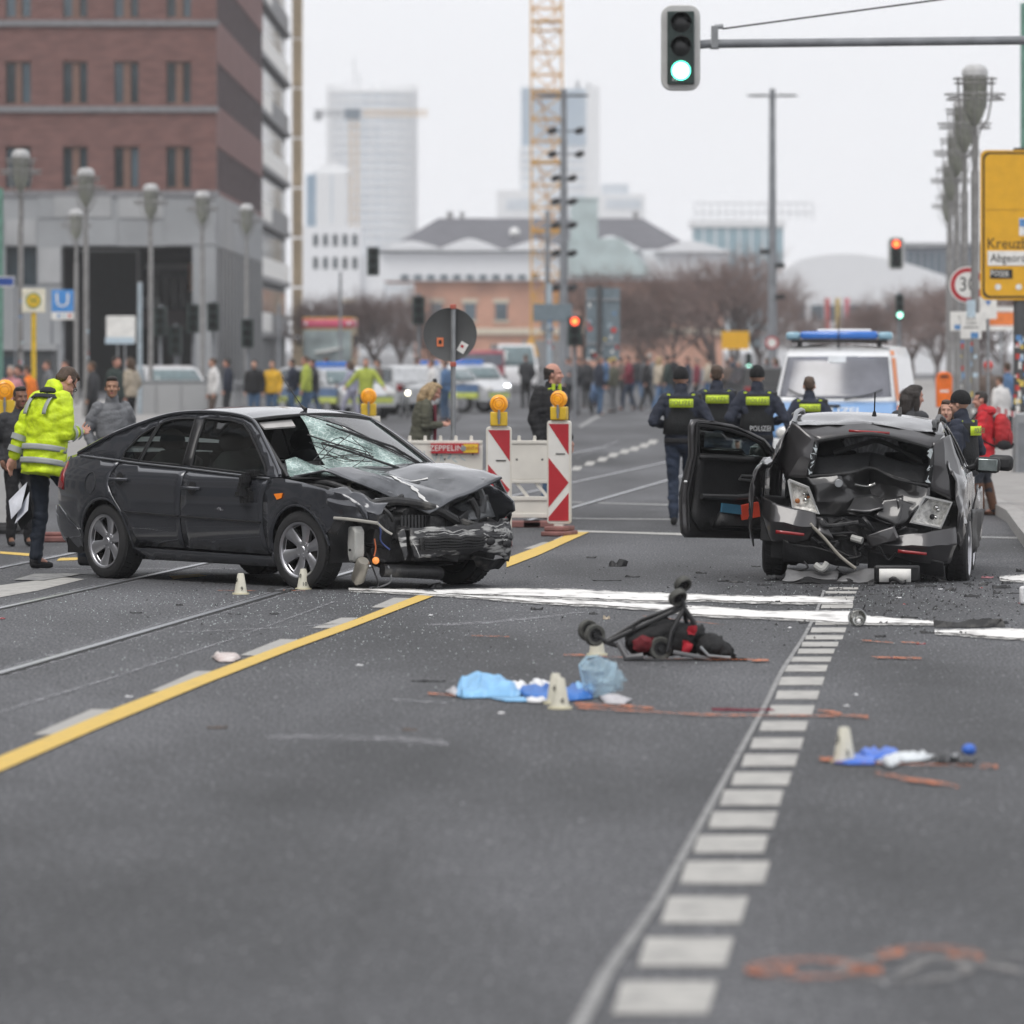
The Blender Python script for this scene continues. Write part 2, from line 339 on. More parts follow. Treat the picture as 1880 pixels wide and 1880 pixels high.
strip('chalk_line', [(720, 1284), (760, 1285), (820, 1290)], [(720, 1288), (760, 1290), (820, 1294)], MC, rag=1, sub=5)
strip('chalk_line', [(800, 1598), (850, 1600), (912, 1604)], [(800, 1601), (850, 1603), (912, 1606)], MC, rag=1, sub=5)
# far markings
strip('stop_line', [(1052, 974), (1160, 977), (1272, 980)], [(1052, 977), (1160, 980), (1272, 984)], MW)
strip('stop_line', [(1800, 985), (1840, 986), (1890, 987)], [(1800, 988), (1840, 989), (1890, 990)], MW2)
strip('stop_line', [(1042, 921), (1140, 924), (1232, 926)], [(1042, 923), (1140, 926), (1232, 929)], MW2)
strip('stop_line', [(1042, 951), (1100, 952), (1238, 953)], [(1042, 953), (1100, 954), (1238, 955)], MW2)
for x, y in ((1058, 860), (1082, 851), (1105, 843.5), (1125, 835.5), (1146, 829), (1164, 824), (1182, 818), (1197, 811.5)): paint('lane_dash', [(x - 10, y + 4), (x + 6, y + 4), (x + 12, y - 3.5), (x - 4, y - 3.5)], MW)
strip('lane_line', [(1062, 782), (1085, 768), (1108, 757)], [(1066, 786), (1092, 771), (1114, 759)], MW2); strip('lane_line', [(1056, 840), (1095, 824), (1135, 808)], [(1056, 843), (1098, 827), (1140, 811)], MC)
strip('lane_line', [(1310, 920), (1300, 915), (1290, 910)], [(1312, 921), (1303, 916), (1294, 911)], MC)
# orange spray marks of the survey
def spray(pts, w_, seed=0, m=MO):
    w_ *= .8
    strip('spray_mark', [(x, y - w_ / 2) for x, y in pts], [(x, y + w_ / 2) for x, y in pts], m, z=.012, rag=w_ * .22, sub=6, seed=seed)
for k, (pts, w_) in enumerate([([(1035, 1205), (1075, 1206)], 5), ([(1090, 1208), (1250, 1213), (1390, 1214)], 2.2), ([(1380, 1215), (1412, 1215)], 5), ([(786, 1277), (835, 1280)], 5), ([(1055, 1296), (1200, 1304)], 7), ([(1060, 1303), (1300, 1316), (1570, 1318)], 4),
                               ([(1502, 1307), (1545, 1314)], 5), ([(1565, 1318), (1594, 1321)], 8), ([(1583, 1179), (1600, 1180)], 4), ([(1600, 1180), (1640, 1183)], 1.6), ([(1655, 1182), (1690, 1183)], 3), ([(1600, 1210), (1635, 1210)], 4), ([(1640, 1210), (1692, 1212)], 4),
                               ([(1505, 1397), (1530, 1399)], 9), ([(1528, 1402), (1660, 1407), (1800, 1410)], 2.5), ([(1800, 1410), (1832, 1412)], 9), ([(1608, 1424), (1680, 1436), (1760, 1449)], 8), ([(400, 1086.5), (470, 1087)], 1.2), ([(520, 1086), (560, 1087)], 1.2), ([(866, 1170), (935, 1172)], 2.2), ([(1180, 1133), (1330, 1150)], 1.2)]):
    spray(pts, w_, k)
def ringmark(cx, cy_, rx, ry, w_, m, a0=0, a1=360, n=40, z=.012):
    A = [R(a0 + (a1 - a0) * i / n) for i in range(n + 1)]
    strip('spray_mark', [(cx + rx * math.cos(a), cy_ + ry * math.sin(a)) for a in A], [(cx + (rx - w_) * math.cos(a), cy_ + (ry - w_ * .28) * math.sin(a)) for a in A], m, z=z, rag=1.0, sub=1)
ringmark(1480, 1784, 114, 20, 30, ROM); ringmark(1660, 1787, 128, 25, 26, RGM, z=.016); ringmark(1705, 1757, 100, 15, 26, ROM, 180, 360)
spray([(1370, 1786), (1460, 1786)], 15, 5); spray([(1560, 1787), (1620, 1787)], 17, 8); spray([(1612, 1764), (1660, 1754)], 12, 9); spray([(1740, 1758), (1806, 1762)], 14, 7)
strip('chalk_line', [(1640, 1795), (1720, 1762), (1880, 1790)], [(1660, 1800), (1730, 1768), (1880, 1800)], RGM, z=.02); strip('chalk_line', [(1730, 1755), (1800, 1760), (1900, 1762)], [(1730, 1759), (1800, 1765), (1900, 1768)], RGM, z=.02)
# binding powder strewn over the spilled oil
POW = mat('white_binding_powder', (.44, .43, .42), .95, col2=(.76, .75, .73), ramp=(.30, .46), vs=5, bump=.4, bs=40, stretch=(1, .3, 1))
DUST = worn('powder_dust', (.6, .59, .57), .4, (.5, .49, .48), 12, (.36, .58, 10, .85))
def powder(top, bot, seed):
    o = strip('binding_powder', top, bot, POW, z=.014, parent=None, rag=.9, sub=7, seed=seed)
    strip('powder_dust', [(x, y - 2.6) for x, y in top], [(x, y + 3.2) for x, y in bot], DUST, z=.010, parent=o, rag=.8, sub=7, seed=seed + 9)
    return tag(o, kind='stuff')
tag(powder([(795, 1087), (930, 1084), (1060, 1086), (1150, 1091), (1300, 1096), (1400, 1099), (1480, 1098), (1566, 1106)], [(805, 1091), (940, 1095), (1080, 1101), (1200, 1106), (1300, 1104), (1380, 1107), (1470, 1109), (1566, 1108)], 3), 'upper band of white binding powder strewn over the asphalt between the wrecks')
tag(powder([(640, 1083), (760, 1086), (815, 1093), (960, 1101), (1080, 1107), (1200, 1112), (1290, 1117), (1400, 1126), (1560, 1126), (1600, 1136), (1680, 1142), (1720, 1145)], [(640, 1085), (760, 1091), (860, 1098), (1000, 1109), (1100, 1114), (1190, 1120), (1290, 1132), (1400, 1136), (1560, 1146), (1600, 1147), (1680, 1147), (1720, 1148)], 4), 'long lower band of white binding powder reaching from the saloon to the headlight reflector')
tag(powder([(1716, 1161), (1780, 1160), (1840, 1158), (1900, 1160)], [(1716, 1164), (1780, 1168), (1840, 1173), (1900, 1176)], 5), 'short band of white binding powder at the right edge of the photo')
tag(powder([(1835, 1062), (1860, 1060), (1900, 1058)], [(1835, 1064), (1860, 1068), (1900, 1070)], 6), 'white powder patch on the asphalt to the right of the grey estate car')
# pavements: right with kerb, left tram platform
PAV = mat('pavement_slabs', (.27, .26, .25), .85, vs=2, bump=.3); KERB = mat('granite_kerb', (.3, .29, .28), .8, vs=12)
def slab(name, pix, h, m, kind='structure'):
    P = [g(x, y) for x, y in pix]; mb = MB(); n = len(P)
    mb.add([p + Vector((0, 0, h)) for p in P] + [p - Vector((0, 0, .01)) for p in P], [tuple(range(n))] + [(i, (i + 1) % n, n + (i + 1) % n, n + i) for i in range(n)])
    return tag(mb.build(name, m, smooth=0), kind=kind)
P0 = [tuple(g(x, y)[:2]) for x, y in ((1925, 1060), (1872, 990), (1850, 958), (1806, 932), (1730, 870), (1672, 815), (1640, 780), (1610, 750), (1575, 722), (1550, 700))]
mb = MB(); 
n = len(P0)
mb.add([(x, y, .12) for x, y in P0] + [(60, y, .12) for x, y in P0], [(i, i + 1, n + i + 1, n + i) for i in range(n - 1)])
PAVR = tag(mb.build('pavement', PAV, smooth=0), kind='structure')
for i in range(n - 1):
    a, b = Vector(P0[i] + (0,)), Vector(P0[i + 1] + (0,)); d = b - a; k = max(1, int(d.length / 2.2))
    for j in range(min(k, 14)):
        p, q = a + d * (j / min(k, 14)), a + d * ((j + .985) / min(k, 14)); nn = Vector((d.y, -d.x, 0)).normalized() * .16
        mb = MB(); mb.add([p - nn * .1, q - nn * .1, q + nn, p + nn] + [v + Vector((0, 0, .132)) for v in (p - nn * .1, q - nn * .1, q + nn, p + nn)], [(3, 2, 1, 0), (4, 5, 6, 7), (0, 1, 5, 4), (1, 2, 6, 5), (2, 3, 7, 6), (3, 0, 4, 7)])
        mb.build('kerb_stone', KERB, PAVR, smooth=0)
P1 = [(-6.2, 62), (-7.2, 90), (-8.6, 140), (-10.5, 205)]
mb = MB(); n = len(P1); mb.add([(x, y, .12) for x, y in P1] + [(-45, y, .12) for x, y in P1], [(i, n + i, n + i + 1, i + 1) for i in range(n - 1)])
mb.add([(x, y, .12) for x, y in P1] + [(x, y, 0) for x, y in P1], [(i, i + 1, n + i + 1, n + i) for i in range(n - 1)])
mb.add([(-6.2, 62, .12), (-45, 62, .12), (-45, 62, 0), (-6.2, 62, 0)], [(0, 1, 2, 3)])
tag(mb.build('pavement', PAV, smooth=0), kind='structure')
# ================================================================ buildings behind the crossing
BRK = mat('red_brick', (.17, .088, .078), .85, var=.16, vs=1.2, bump=.2, bs=30, stretch=(1, 1, 3)); BRK2 = mat('red_brick_band', (.185, .095, .09), .85, var=.16, vs=.8)
SLATE = mat('slate_sill', (.2, .2, .21), .7); STONE = mat('grey_stone', (.30, .31, .32), .8, var=.12, vs=.35); STONE2 = mat('pale_stone', (.36, .365, .37), .8, var=.1, vs=.5)
WG = mat('dark_window_glass', (.03, .045, .055), .12, var=.5, vs=.6, spec=.6); WG2 = mat('blue_window_glass', (.075, .11, .135), .12, var=.3, vs=.4, spec=.6); WOODF = mat('copper_brown_frame', (.17, .095, .07), .5)
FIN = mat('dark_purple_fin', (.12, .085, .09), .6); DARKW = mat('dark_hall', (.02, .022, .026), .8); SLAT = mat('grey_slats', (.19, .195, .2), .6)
def X41(px): return (px - 940) / 41.0
DB = F / 41.0
b1 = thing('office_building', 'large red brick office block with paired windows above a grey stone base', 'building', (X41(397), DB, 0))
ox = X41(397)
def zx(py): return zat(py, 41.0)
cols = [(-383, -366, -351, -335), (-286, -269, -254, -238), (-189, -172, -157, -141), (-92, -75, -60, -44), (10, 27, 41, 57), (115, 131, 147, 161), (209, 225, 241, 255), (305, 321, 337, 351)]
rows = [(-205, -124), (-46, 34), (112, 192), (268, 347)]
XL = X41(-430) - ox
mb = MB()                                                    # brickwork: spandrels and piers
edges = [-260] + [v for r in rows for v in r] + [355]
for i in range(0, len(edges), 2): mb.box(XL, 0, 0, .6, zx(edges[i + 1]), zx(edges[i]) )
xs_ = [-430] + [v for c in cols for v in (c[0], c[3])] + [397]
for r in rows:
    for i in range(0, len(xs_), 2): mb.box(X41(xs_[i]) - ox, X41(xs_[i + 1]) - ox, .003, .597, zx(r[1]) + .002, zx(r[0]) - .002)
mb.build('brick_wall', BRK, b1, smooth=0)
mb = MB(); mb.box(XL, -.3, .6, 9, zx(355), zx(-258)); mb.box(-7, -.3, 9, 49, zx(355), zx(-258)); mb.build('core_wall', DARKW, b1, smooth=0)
for r in rows:
    mb = MB(); mb.box(XL, .12, -.12, .004, zx(r[1] + 14), zx(r[1] + 3)); mb.build('sill_band', SLATE, b1, smooth=0)
    for c in cols:
        a, b = X41(c[0]) - ox, X41(c[3]) - ox; z0, z1 = zx(r[1]), zx(r[0])
        mb = MB()
        for x0, x1 in ((a, a + .03), (X41(c[1]) - ox + .03, X41(c[2]) - ox - .03), (b - .03, b)): mb.box(x0, x1, .12, .34, z0, z1)
        mb.box(a + .07, b - .07, .14, .32, z1 - .09, z1); mb.box(a + .07, b - .07, .14, .32, z0, z0 + .08)
        wnd = mb.build('window', WOODF, b1, smooth=0)
        for x0, x1 in ((c[0], c[1]), (c[2], c[3])):
            mb = MB(); mb.box(X41(x0) - ox + .005, X41(x1) - ox + .03, .24, .28, z0 + .06, z1 - .07); mb.build('pane', WG2 if rnd.random() < .45 else WG, wnd, smooth=0)
# stone base with the passage
mb = MB(); zt = zx(355) - .004
mb.box(XL, 0, -.05, .6, zx(452), zt)
for a, b in ((-430, 10), (68, 113), (353, 397)): mb.box(X41(a) - ox, X41(b) - ox, -.05, 1.2, 0, zx(452) - .002)
mb.box(X41(10) - ox, X41(68) - ox, -.048, .6, 0, zx(525))
mb.build('stone_base', STONE, b1, smooth=0)
for i, (a, b, c, d) in enumerate(((10, 66, 403, 450), (70, 115, 358, 400), (118, 215, 402, 450), (218, 300, 358, 400), (305, 350, 400, 450), (330, 396, 402, 449), (72, 112, 455, 520), (355, 396, 453, 560), (-60, 8, 402, 452), (100, 205, 357, 399))):
    mb = MB(); mb.box(X41(a) - ox, X41(b) - ox, -.09 - .003 * i, -.052, zx(d), zx(c)); mb.build('stone_slab', STONE2 if i % 3 == 0 else STONE, b1, smooth=0)
mb = MB(); mb.box(X41(10) - ox, X41(68) - ox, .3, .4, zx(525), zx(452)); mb.box(X41(38) - ox, X41(42) - ox, .2, .3, zx(525), zx(452)); mb.build('shop_window', WG, b1, smooth=0)
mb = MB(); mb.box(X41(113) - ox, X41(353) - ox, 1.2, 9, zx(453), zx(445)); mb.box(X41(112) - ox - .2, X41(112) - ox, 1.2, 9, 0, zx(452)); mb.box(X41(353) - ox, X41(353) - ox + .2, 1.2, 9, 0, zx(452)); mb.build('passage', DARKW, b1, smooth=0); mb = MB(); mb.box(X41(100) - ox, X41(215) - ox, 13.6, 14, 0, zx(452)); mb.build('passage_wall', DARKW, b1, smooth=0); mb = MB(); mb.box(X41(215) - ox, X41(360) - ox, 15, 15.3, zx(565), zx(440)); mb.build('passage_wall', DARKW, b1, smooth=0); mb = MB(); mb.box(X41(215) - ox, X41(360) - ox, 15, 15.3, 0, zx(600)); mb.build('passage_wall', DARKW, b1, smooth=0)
for a, b, c, d, m_, y in ((232, 345, 478, 486, STONE2, 13), (236, 240, 486, 590, STONE2, 13.4), (252, 256, 486, 590, STONE2, 13.2), (318, 353, 476, 530, mat('orange_cladding', (.62, .27, .12), .6), 12.6), (285, 292, 505, 560, STONE2, 12.9), (302, 308, 505, 560, STONE2, 12.9), (270, 275, 500, 570, STONE2, 12.9), (228, 262, 540, 560, STONE2, 12.5), (215, 350, 565, 600, FIN, 13.0)):
    mb = MB(); mb.box(X41(a) - ox, X41(b) - ox, y, y + .3, zx(d), zx(c)); mb.build('passage_panel', m_, b1, smooth=0)
# receding side: brick bands, window bands with fins, slatted base
LEN = 48.0
mb = MB()
for i in range(0, len(edges), 2): mb.box(-.3, .003, .6, LEN, zx(edges[i + 1]), zx(edges[i]))
mb.build('side_brick_band', BRK2, b1, smooth=0)
mb = MB(); mb.box(-.3, .004, .6, LEN, zx(452), zt); mb.build('side_stone_band', STONE, b1, smooth=0)
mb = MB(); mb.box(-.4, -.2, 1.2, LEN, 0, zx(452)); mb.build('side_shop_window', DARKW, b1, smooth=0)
for r in rows:
    mb = MB(); mb.box(-.32, -.22, .6, LEN, zx(r[1]), zx(r[0])); mb.build('side_window', WG, b1, smooth=0)
    for k in range(22):
        y = .8 + k * (LEN - 1.4) / 21; mb = MB(); mb.box(-.25, -.02, y, y + .5, zx(r[1]) + .003, zx(r[0]) - .003); mb.build('fin', FIN, b1, smooth=0)
for k in range(15):
    y = .7 + k * (LEN - 2.4) / 14; mb = MB(); mb.box(-.25, .0, y, y + 1.7, .05, zx(453)); mb.build('slat', SLAT, b1, smooth=0)
# ---- second block, further down the street
y2 = DB + LEN + .5; L2 = 46.0
b2 = thing('apartment_block', 'grey apartment block with white balcony panels and a sandstone end pier', 'building', (ox - .6, y2, 0))
mb = MB(); mb.box(-14, .0, 0, L2, 0, 34); mb.build('wall', mat('grey_render', (.16, .165, .17), .8, vs=.5), b2, smooth=0)
PANW = mat('white_balcony_panel', (.86, .85, .82), .6, var=.04); CONC = mat('grey_concrete', (.27, .27, .275), .8)
for k in range(11):
    z = 2.6 + k * 3.05
    mb = MB(); mb.box(-.1, .32, .1, L2 - .3, z, z + .3); mb.build('balcony_slab', CONC, b2, smooth=0)
    mb = MB(); mb.box(-.1, .02, .5, L2 - 1, z + 1.36, z + 2.7); mb.build('window_band', WG, b2, smooth=0)
    full = k % 2 == 1
    mb = MB(); mb.box(.0, .22, .3, L2 - .4 if full else L2 * .45, z + .302, z + 1.35); mb.build('balcony_panel', PANW, b2, smooth=0)
    if not full: mb = MB(); mb.box(.0, .2, L2 * .45 + .1, L2 - .4, z + .302, z + 1.3); mb.build('balcony_panel', CONC, b2, smooth=0)
mb = MB()
for k in range(11): mb.box(.4, 1.0, L2 - .3, L2 + 1.2, 2.7 + (k - 1) * 3.05, 2.7 + k * 3.05 - .12)
mb.build('end_pier', mat('sandstone', (.62, .49, .33), .8), b2, smooth=0)
# ---- far towers
def tower_glass(name, a, b): return mat(name, a, .3, var=0, col2=b, vs=.12)
TW = mat('white_facade', (.72, .73, .74), .6, var=.04); TG = tower_glass('hazed_tower_glass', (.42, .48, .54), (.58, .63, .68)); TB = tower_glass('blue_tower_glass', (.2, .3, .4), (.27, .37, .46))  # tower colours lightened, painting in part of the distant haze
c = at(683, 4.05); t1 = thing('round_tower', 'tall pale round tower with a white grid facade fading into the haze', 'tower', c)
ht = zat(157, 4.05)
def oval(a, rx=20.3, ry=13): 
    cc, ss = math.cos(a), math.sin(a); return (rx * math.copysign(abs(cc) ** .7, cc), ry * math.copysign(abs(ss) ** .7, ss))
N = 40; P = [oval(2 * math.pi * i / N) for i in range(N)]
mb = MB(); mb.prism([(x * .96, y * .96) for x, y in P], 0, ht - 3); mb.build('glass_body', TG, t1, smooth=0)
mb = MB()
for k in range(32): mb.prism(P, k * ht / 32, k * ht / 32 + 1.0)
mb.build('floor_bands', TW, t1, smooth=0)['kind'] = 'stuff'
mb = MB()
for i, (x, y) in enumerate(P): mb.box(x - .35, x + .35, y - .35, y + .35, 0, ht)
mb.build('mullions', TW, t1, smooth=0)['kind'] = 'stuff'
mb = MB(); mb.tube([(-8, 0, ht), (-8, 0, ht + 13)], .25, 6); mb.tube([(-5.5, 0, ht), (-5.5, 0, ht + 6)], .25, 6); mb.build('mast', STL, t1)
c = at(1028, 4.1); t2 = thing('glass_tower', 'blue glass high-rise with a pale stone flank behind the yellow crane', 'tower', c)
def bx(name, m, a, b, y0, y1, s=4.1, c=c, par=None, d0=0, d1=22):
    mb = MB(); mb.box((a - 940) / s - c.x, (b - 940) / s - c.x, d0, d1, max(0, zat(y1, s)), zat(y0, s)); return mb.build(name, m, par, smooth=0)
bx('glass_wing', TB, 957, 1000, 160, 290, par=t2, d0=3); bx('stone_flank', TW, 1076, 1101, 158, 640, par=t2, d0=-.4); bx('glass_face', TB, 1000, 1076, 163, 268, par=t2); bx('stone_shaft', TW, 953, 1076, 268, 640, par=t2, d0=.5)
for k in range(8): bx('window_row', TG, 957, 1074, 275 + k * 16, 282 + k * 16, par=t2, d0=.1, d1=.6)
bx('podium', TW, 912, 1000, 350, 640, par=t2, d0=-6); bx('podium', TW, 1100, 1184, 357, 640, par=t2, d0=-6.2); bx('podium_roof', TG, 1106, 1154, 338, 360, par=t2, d0=-4); bx('podium_window', TG, 930, 985, 366, 386, par=t2, d0=-6.3, d1=-6); bx('podium_window', TG, 1112, 1176, 366, 384, par=t2, d0=-6.5, d1=-6.2)
mb = MB(); mb.box(7, 9, 4, 8, zat(163, 4.1), zat(148, 4.1)); mb.box(12, 14, 4, 8, zat(163, 4.1), zat(152, 4.1)); mb.build('roof_plant', STL, t2, smooth=0)
# distant tower crane beside the round tower
def lattice(mb, a, b, wd, n, r=.08, up=Vector((0, 1, 0)), tri=False):
    a, b = Vector(a), Vector(b); d = (b - a).normalized(); u = d.cross(up).normalized(); v = u.cross(d)
    cs = [u * x * wd / 2 + v * y * wd / 2 for x, y in ((-1, -1), (1, -1), (1, 1), (-1, 1))]
    for q in cs: mb.tube([a + q, b + q], r * 1.5, 4, False)
    for i in range(n):
        p, q = a + (b - a) * i / n, a + (b - a) * (i + 1) / n
        for k in range(4):
            c0, c1 = cs[k], cs[(k + 1) % 4]; mb.tube([p + c0, p + c1], r, 4, False); mb.tube([p + (c0 if i % 2 else c1), q + (c1 if i % 2 else c0)], r, 4, False)
YEL = mat('crane_yellow', (.66, .36, .06), .5); YELP = mat('crane_yellow_pale', (.62, .42, .2), .5)
c = at(650, 8.0); k1 = thing('tower_crane', 'distant tower crane with a thin horizontal jib in front of the round tower', 'crane', c); zj = zat(214, 8)
mb = MB(); lattice(mb, (0, 0, 0), (0, 0, zj), 1.9, 26, .09); mb.build('mast', YELP, k1)
mb = MB(); lattice(mb, (2, 0, zj + .8), (17, 0, zj + .8), 1.3, 14, .07); mb.build('jib', YELP, k1)
mb = MB(); lattice(mb, (-2, 0, zj + .8), (-9, 0, zj + .8), 1.3, 7, .07); mb.boxc((-8.2, 0, zj + .2), (1.8, 1.2, 2.2)); mb.build('counter_jib', STL, k1)
mb = MB(); mb.boxc((-.3, -1, zj + .6), (3.6, 1.6, 2.4)); mb.build('cab', mat('crane_cab_blue', (.1, .14, .18), .5), k1, smooth=0)
# near yellow crane mast
c = at(1003.5, 28); k2 = thing('yellow_crane_mast', 'tall yellow lattice crane mast rising out of the picture above the museum roof', 'crane', c)
mb = MB(); lattice(mb, (0, 0, 2.5), (0, 0, 46), 2.0, 30, .055); mb.build('mast_lattice', YEL, k2)
mb = MB()
for k in range(9): mb.boxc((0, 0, 5 + k * 4.6), (2.1, 2.1, .12)); mb.tube([(.7, .5, 5 + k * 4.6), (-.5, .5, 9.4 + k * 4.6)], .06, 4)
mb.build('platform', YEL, k2, smooth=0); mb = MB(); mb.boxc((0, 0, 1.25), (3.2, 3.2, 2.5)); mb.build('ballast', CONC, k2, smooth=0)
# ---- dark-roofed museum with brick walls and white sheds in front
S = 19.0; c = at(1010, S); m1 = thing('museum_building', 'wide brick museum with a dark hipped slate roof behind bare trees', 'building', c)
def mx_(px): return (px - 940) / S - c.x
def mz(py): return zat(py, S)
ROOF = mat('dark_slate_roof', (.10, .1, .115), .7, vs=.8)
def hip(x0, x1, xa, xb, ye, yr, d0, d1, m_, name='roof'):
    mb = MB(); zr, ze = mz(yr), mz(ye); dm = (d0 + d1) / 2
    mb.add([(mx_(x0), d0, ze), (mx_(x1), d0, ze), (mx_(x1), d1, ze), (mx_(x0), d1, ze), (mx_(xa), dm, zr), (mx_(xb), dm, zr)], [(0, 1, 5, 4), (1, 2, 5), (2, 3, 4, 5), (3, 0, 4), (3, 2, 1, 0)]); return mb.build(name, m_, m1, smooth=0)
rf = hip(698, 1290, 800, 1188, 462, 392, 6, 34, ROOF)
mb = MB(); mb.ball((mx_(945), 12, mz(422)), (.55, .5, .5), 8); mb.build('skylight', WHT, rf)
for px, w_ in ((822, 12), (845, 8), (1175, 10)): mb = MB(); mb.boxc((mx_(px), 20, mz(388)), (w_ / S, 1, .9)); mb.build('chimney', CONC, rf, smooth=0)
ORB = mat('orange_brick', (.50, .27, .19), .85, vs=.5); 
mb = MB(); mb.box(mx_(760), mx_(1330), 3, 30, 0, mz(514)); mb.box(mx_(700), mx_(1288), 7, 32, mz(514), mz(462)); mb.build('wall', ORB, m1, smooth=0)
SHED = mat('white_membrane', (.76, .77, .79), .6, var=.05)
mb = MB(); mb.box(mx_(690), mx_(1340), 2.2, 2.9, mz(515), mz(458)); mb.build('white_facade', SHED, m1, smooth=0)
for a, b, p, yt, ye in ((695, 815, 752, 441, 458), (800, 925, 862, 437, 459), (925, 1050, 985, 440, 459), (1060, 1180, 1120, 432, 459), (1200, 1345, 1268, 441, 462)):
    pts = cr([(mx_(a), mz(ye)), (mx_((a + p) / 2), mz((ye + yt) / 2 - 2)), (mx_(p), mz(yt)), (mx_((b + p) / 2), mz((ye + yt) / 2 - 2)), (mx_(b), mz(ye))], 4)
    mb = MB(); mb.prism([(q.x, q.y) for q in pts], 1.4, 6, lambda u, v, w: (u, w, v)); mb.build('shed_roof', SHED, m1, smooth=0)
TEAL = mat('pale_teal_glass', (.42, .5, .5), .3, vs=.5)
mb = MB(); mb.box(mx_(1048), mx_(1098), 1, 6, mz(440), mz(365)); mb.box(mx_(1046), mx_(1100), .9, 6.2, mz(366), mz(362)); mb.build('glass_stair_tower', TEAL, m1, smooth=0)
mb = MB(); mb.prism([(mx_(1044), mz(505)), (mx_(1044), mz(440)), (mx_(1140), mz(437)), (mx_(1190), mz(490)), (mx_(1190), mz(505))], .6, 2.1, lambda u, v, w: (u, w, v)); mb.build('glass_hall', TEAL, m1, smooth=0)
for px in (640, 762, 800, 862, 920, 1100, 1180, 1250):
    fr = MB(); a, b = mx_(px - 15), mx_(px + 15); fr.box(a, b, 2.85, 2.98, mz(556), mz(548)); fr.box(a, b, 2.86, 2.985, mz(592), mz(588)); fo = fr.build('window', mat('cream_stone', (.6, .53, .42), .8), m1, smooth=0)
    fr = MB(); fr.box(mx_(px - 11), mx_(px + 11), 2.9, 2.99, mz(588), mz(556)); fr.build('pane', WG2, fo, smooth=0)
mb = MB(); mb.box(mx_(760), mx_(1330), 2.7, 2.95, mz(614), mz(602)); mb.build('cornice', mats := mat('cream_stone', (.6, .53, .42)), m1, smooth=0)
for k in range(11):
    px = 735 + k * 24; mb = MB(); mb.box(mx_(px), mx_(px + 15), 2.1, 2.15, mz(512), mz(504)); mb.build('strip_window', WG2, m1, smooth=0)
# ---- white building left of the museum
S2 = 15.0; c2 = at(630, S2); wb = thing('white_building', 'low white office building with a row of dark windows behind the bus', 'building', c2)
def b3(name, m_, a, b, y0, y1, d0, d1, par): mb = MB(); mb.box((a - 940) / S2 - c2.x, (b - 940) / S2 - c2.x, d0, d1, max(0, zat(y1, S2)), zat(y0, S2)); return mb.build(name, m_, par, smooth=0)
b3('wall', SHED, 555, 662, 416, 640, 0, 12, wb); b3('wall_wing', SHED, 655, 705, 470, 640, 1, 10, wb)
for k in range(5): b3('window', WG, 575 + k * 18, 584 + k * 18, 430, 452, -.05, .05, wb)
for k in range(5): b3('window', WG, 575 + k * 18, 584 + k * 18, 472, 494, -.05, .05, wb)
S2 = 9.0; c2 = at(610, S2); sl = thing('white_slab_building', 'pale white slab building standing in front of the round tower', 'building', c2)
b3('wall', TW, 580, 637, 317, 640, 0, 12, sl); b3('glass_flank', TB, 562, 580, 320, 640, 1, 9, sl); b3('groove', TG, 607, 611, 320, 410, -.05, .2, sl)
mb = MB(); pts = [(-4.2 + 8.4 * i / 12, 1.0 + 2.4 * math.sin(math.pi * i / 12)) for i in range(13)]; mb.prism(pts, 2, 8, lambda u, v, w: (u, w, zat(318, 9) - 1 + v)); mb.build('curved_roof', TW, sl)
# ---- blue glass office with rooftop letters, white sheds and slab on the right
S2 = 12.0; c2 = at(1355, S2); gb = thing('glass_office', 'low blue glass office block with a faint rooftop sign behind the bare trees', 'building', c2)
b3('glass_front', tower_glass('teal_office_glass', (.16, .28, .34), (.28, .4, .45)), 1275, 1438, 418, 640, 0, 12, gb); b3('roof_band', TW, 1268, 1442, 404, 417, -.3, 12, gb); b3('roof_plant', TW, 1390, 1440, 394, 404, 3, 9, gb)
for k in range(7): b3('pier', TW, 1290 + k * 22, 1293 + k * 22, 418, 640, -.1, .1, gb)
sgn = MB(); x0 = (1278 - 940) / S2 - c2.x; x1 = (1495 - 940) / S2 - c2.x
for k in range(16): sgn.tube([(x0 + (x1 - x0) * k / 15, 4, zat(403, S2)), (x0 + (x1 - x0) * k / 15, 4, zat(372, S2))], .08, 4)
for yy in (390, 372): sgn.tube([(x0, 4, zat(yy, S2)), (x1, 4, zat(yy, S2))], .09, 4)
sgn.build('sign_frame', STL, gb)
S2 = 24.0; c2 = at(1590, S2); sh = thing('white_exhibition_hall', 'long white membrane-roofed hall behind the police van and bare trees', 'building', c2)
mb = MB(); pts = cr([((1440 - 940) / S2 - c2.x, zat(496, S2)), ((1475 - 940) / S2 - c2.x, zat(475, S2)), ((1560 - 940) / S2 - c2.x, zat(466, S2)), ((1660 - 940) / S2 - c2.x, zat(482, S2)), ((1760 - 940) / S2 - c2.x, zat(515, S2))], 5)
poly = [(p.x, p.y) for p in pts] + [(pts[-1].x, 0), (pts[0].x, 0)]; mb.prism(poly, 0, 20, lambda u, v, w: (u, w, v)); mb.build('membrane_roof', SHED, sh, smooth=0)
for k in range(8): b3('window', WG2, 1455 + k * 34, 1478 + k * 34, 560, 590, -.06, .05, sh)
S2 = 20.0; c2 = at(1720, S2); ds = thing('grey_slab_building', 'grey slab building partly hidden by the grey lamp posts', 'building', c2)
b3('wall', mat('blue_grey_cladding', (.2, .22, .26), .6), 1662, 1800, 452, 640, 0, 10, ds); b3('roof_edge', STL, 1655, 1800, 446, 452, -.4, 10, ds)
for k in range(9): b3('window', WG2, 1668 + k * 13, 1676 + k * 13, 462, 500, -.06, .05, ds)
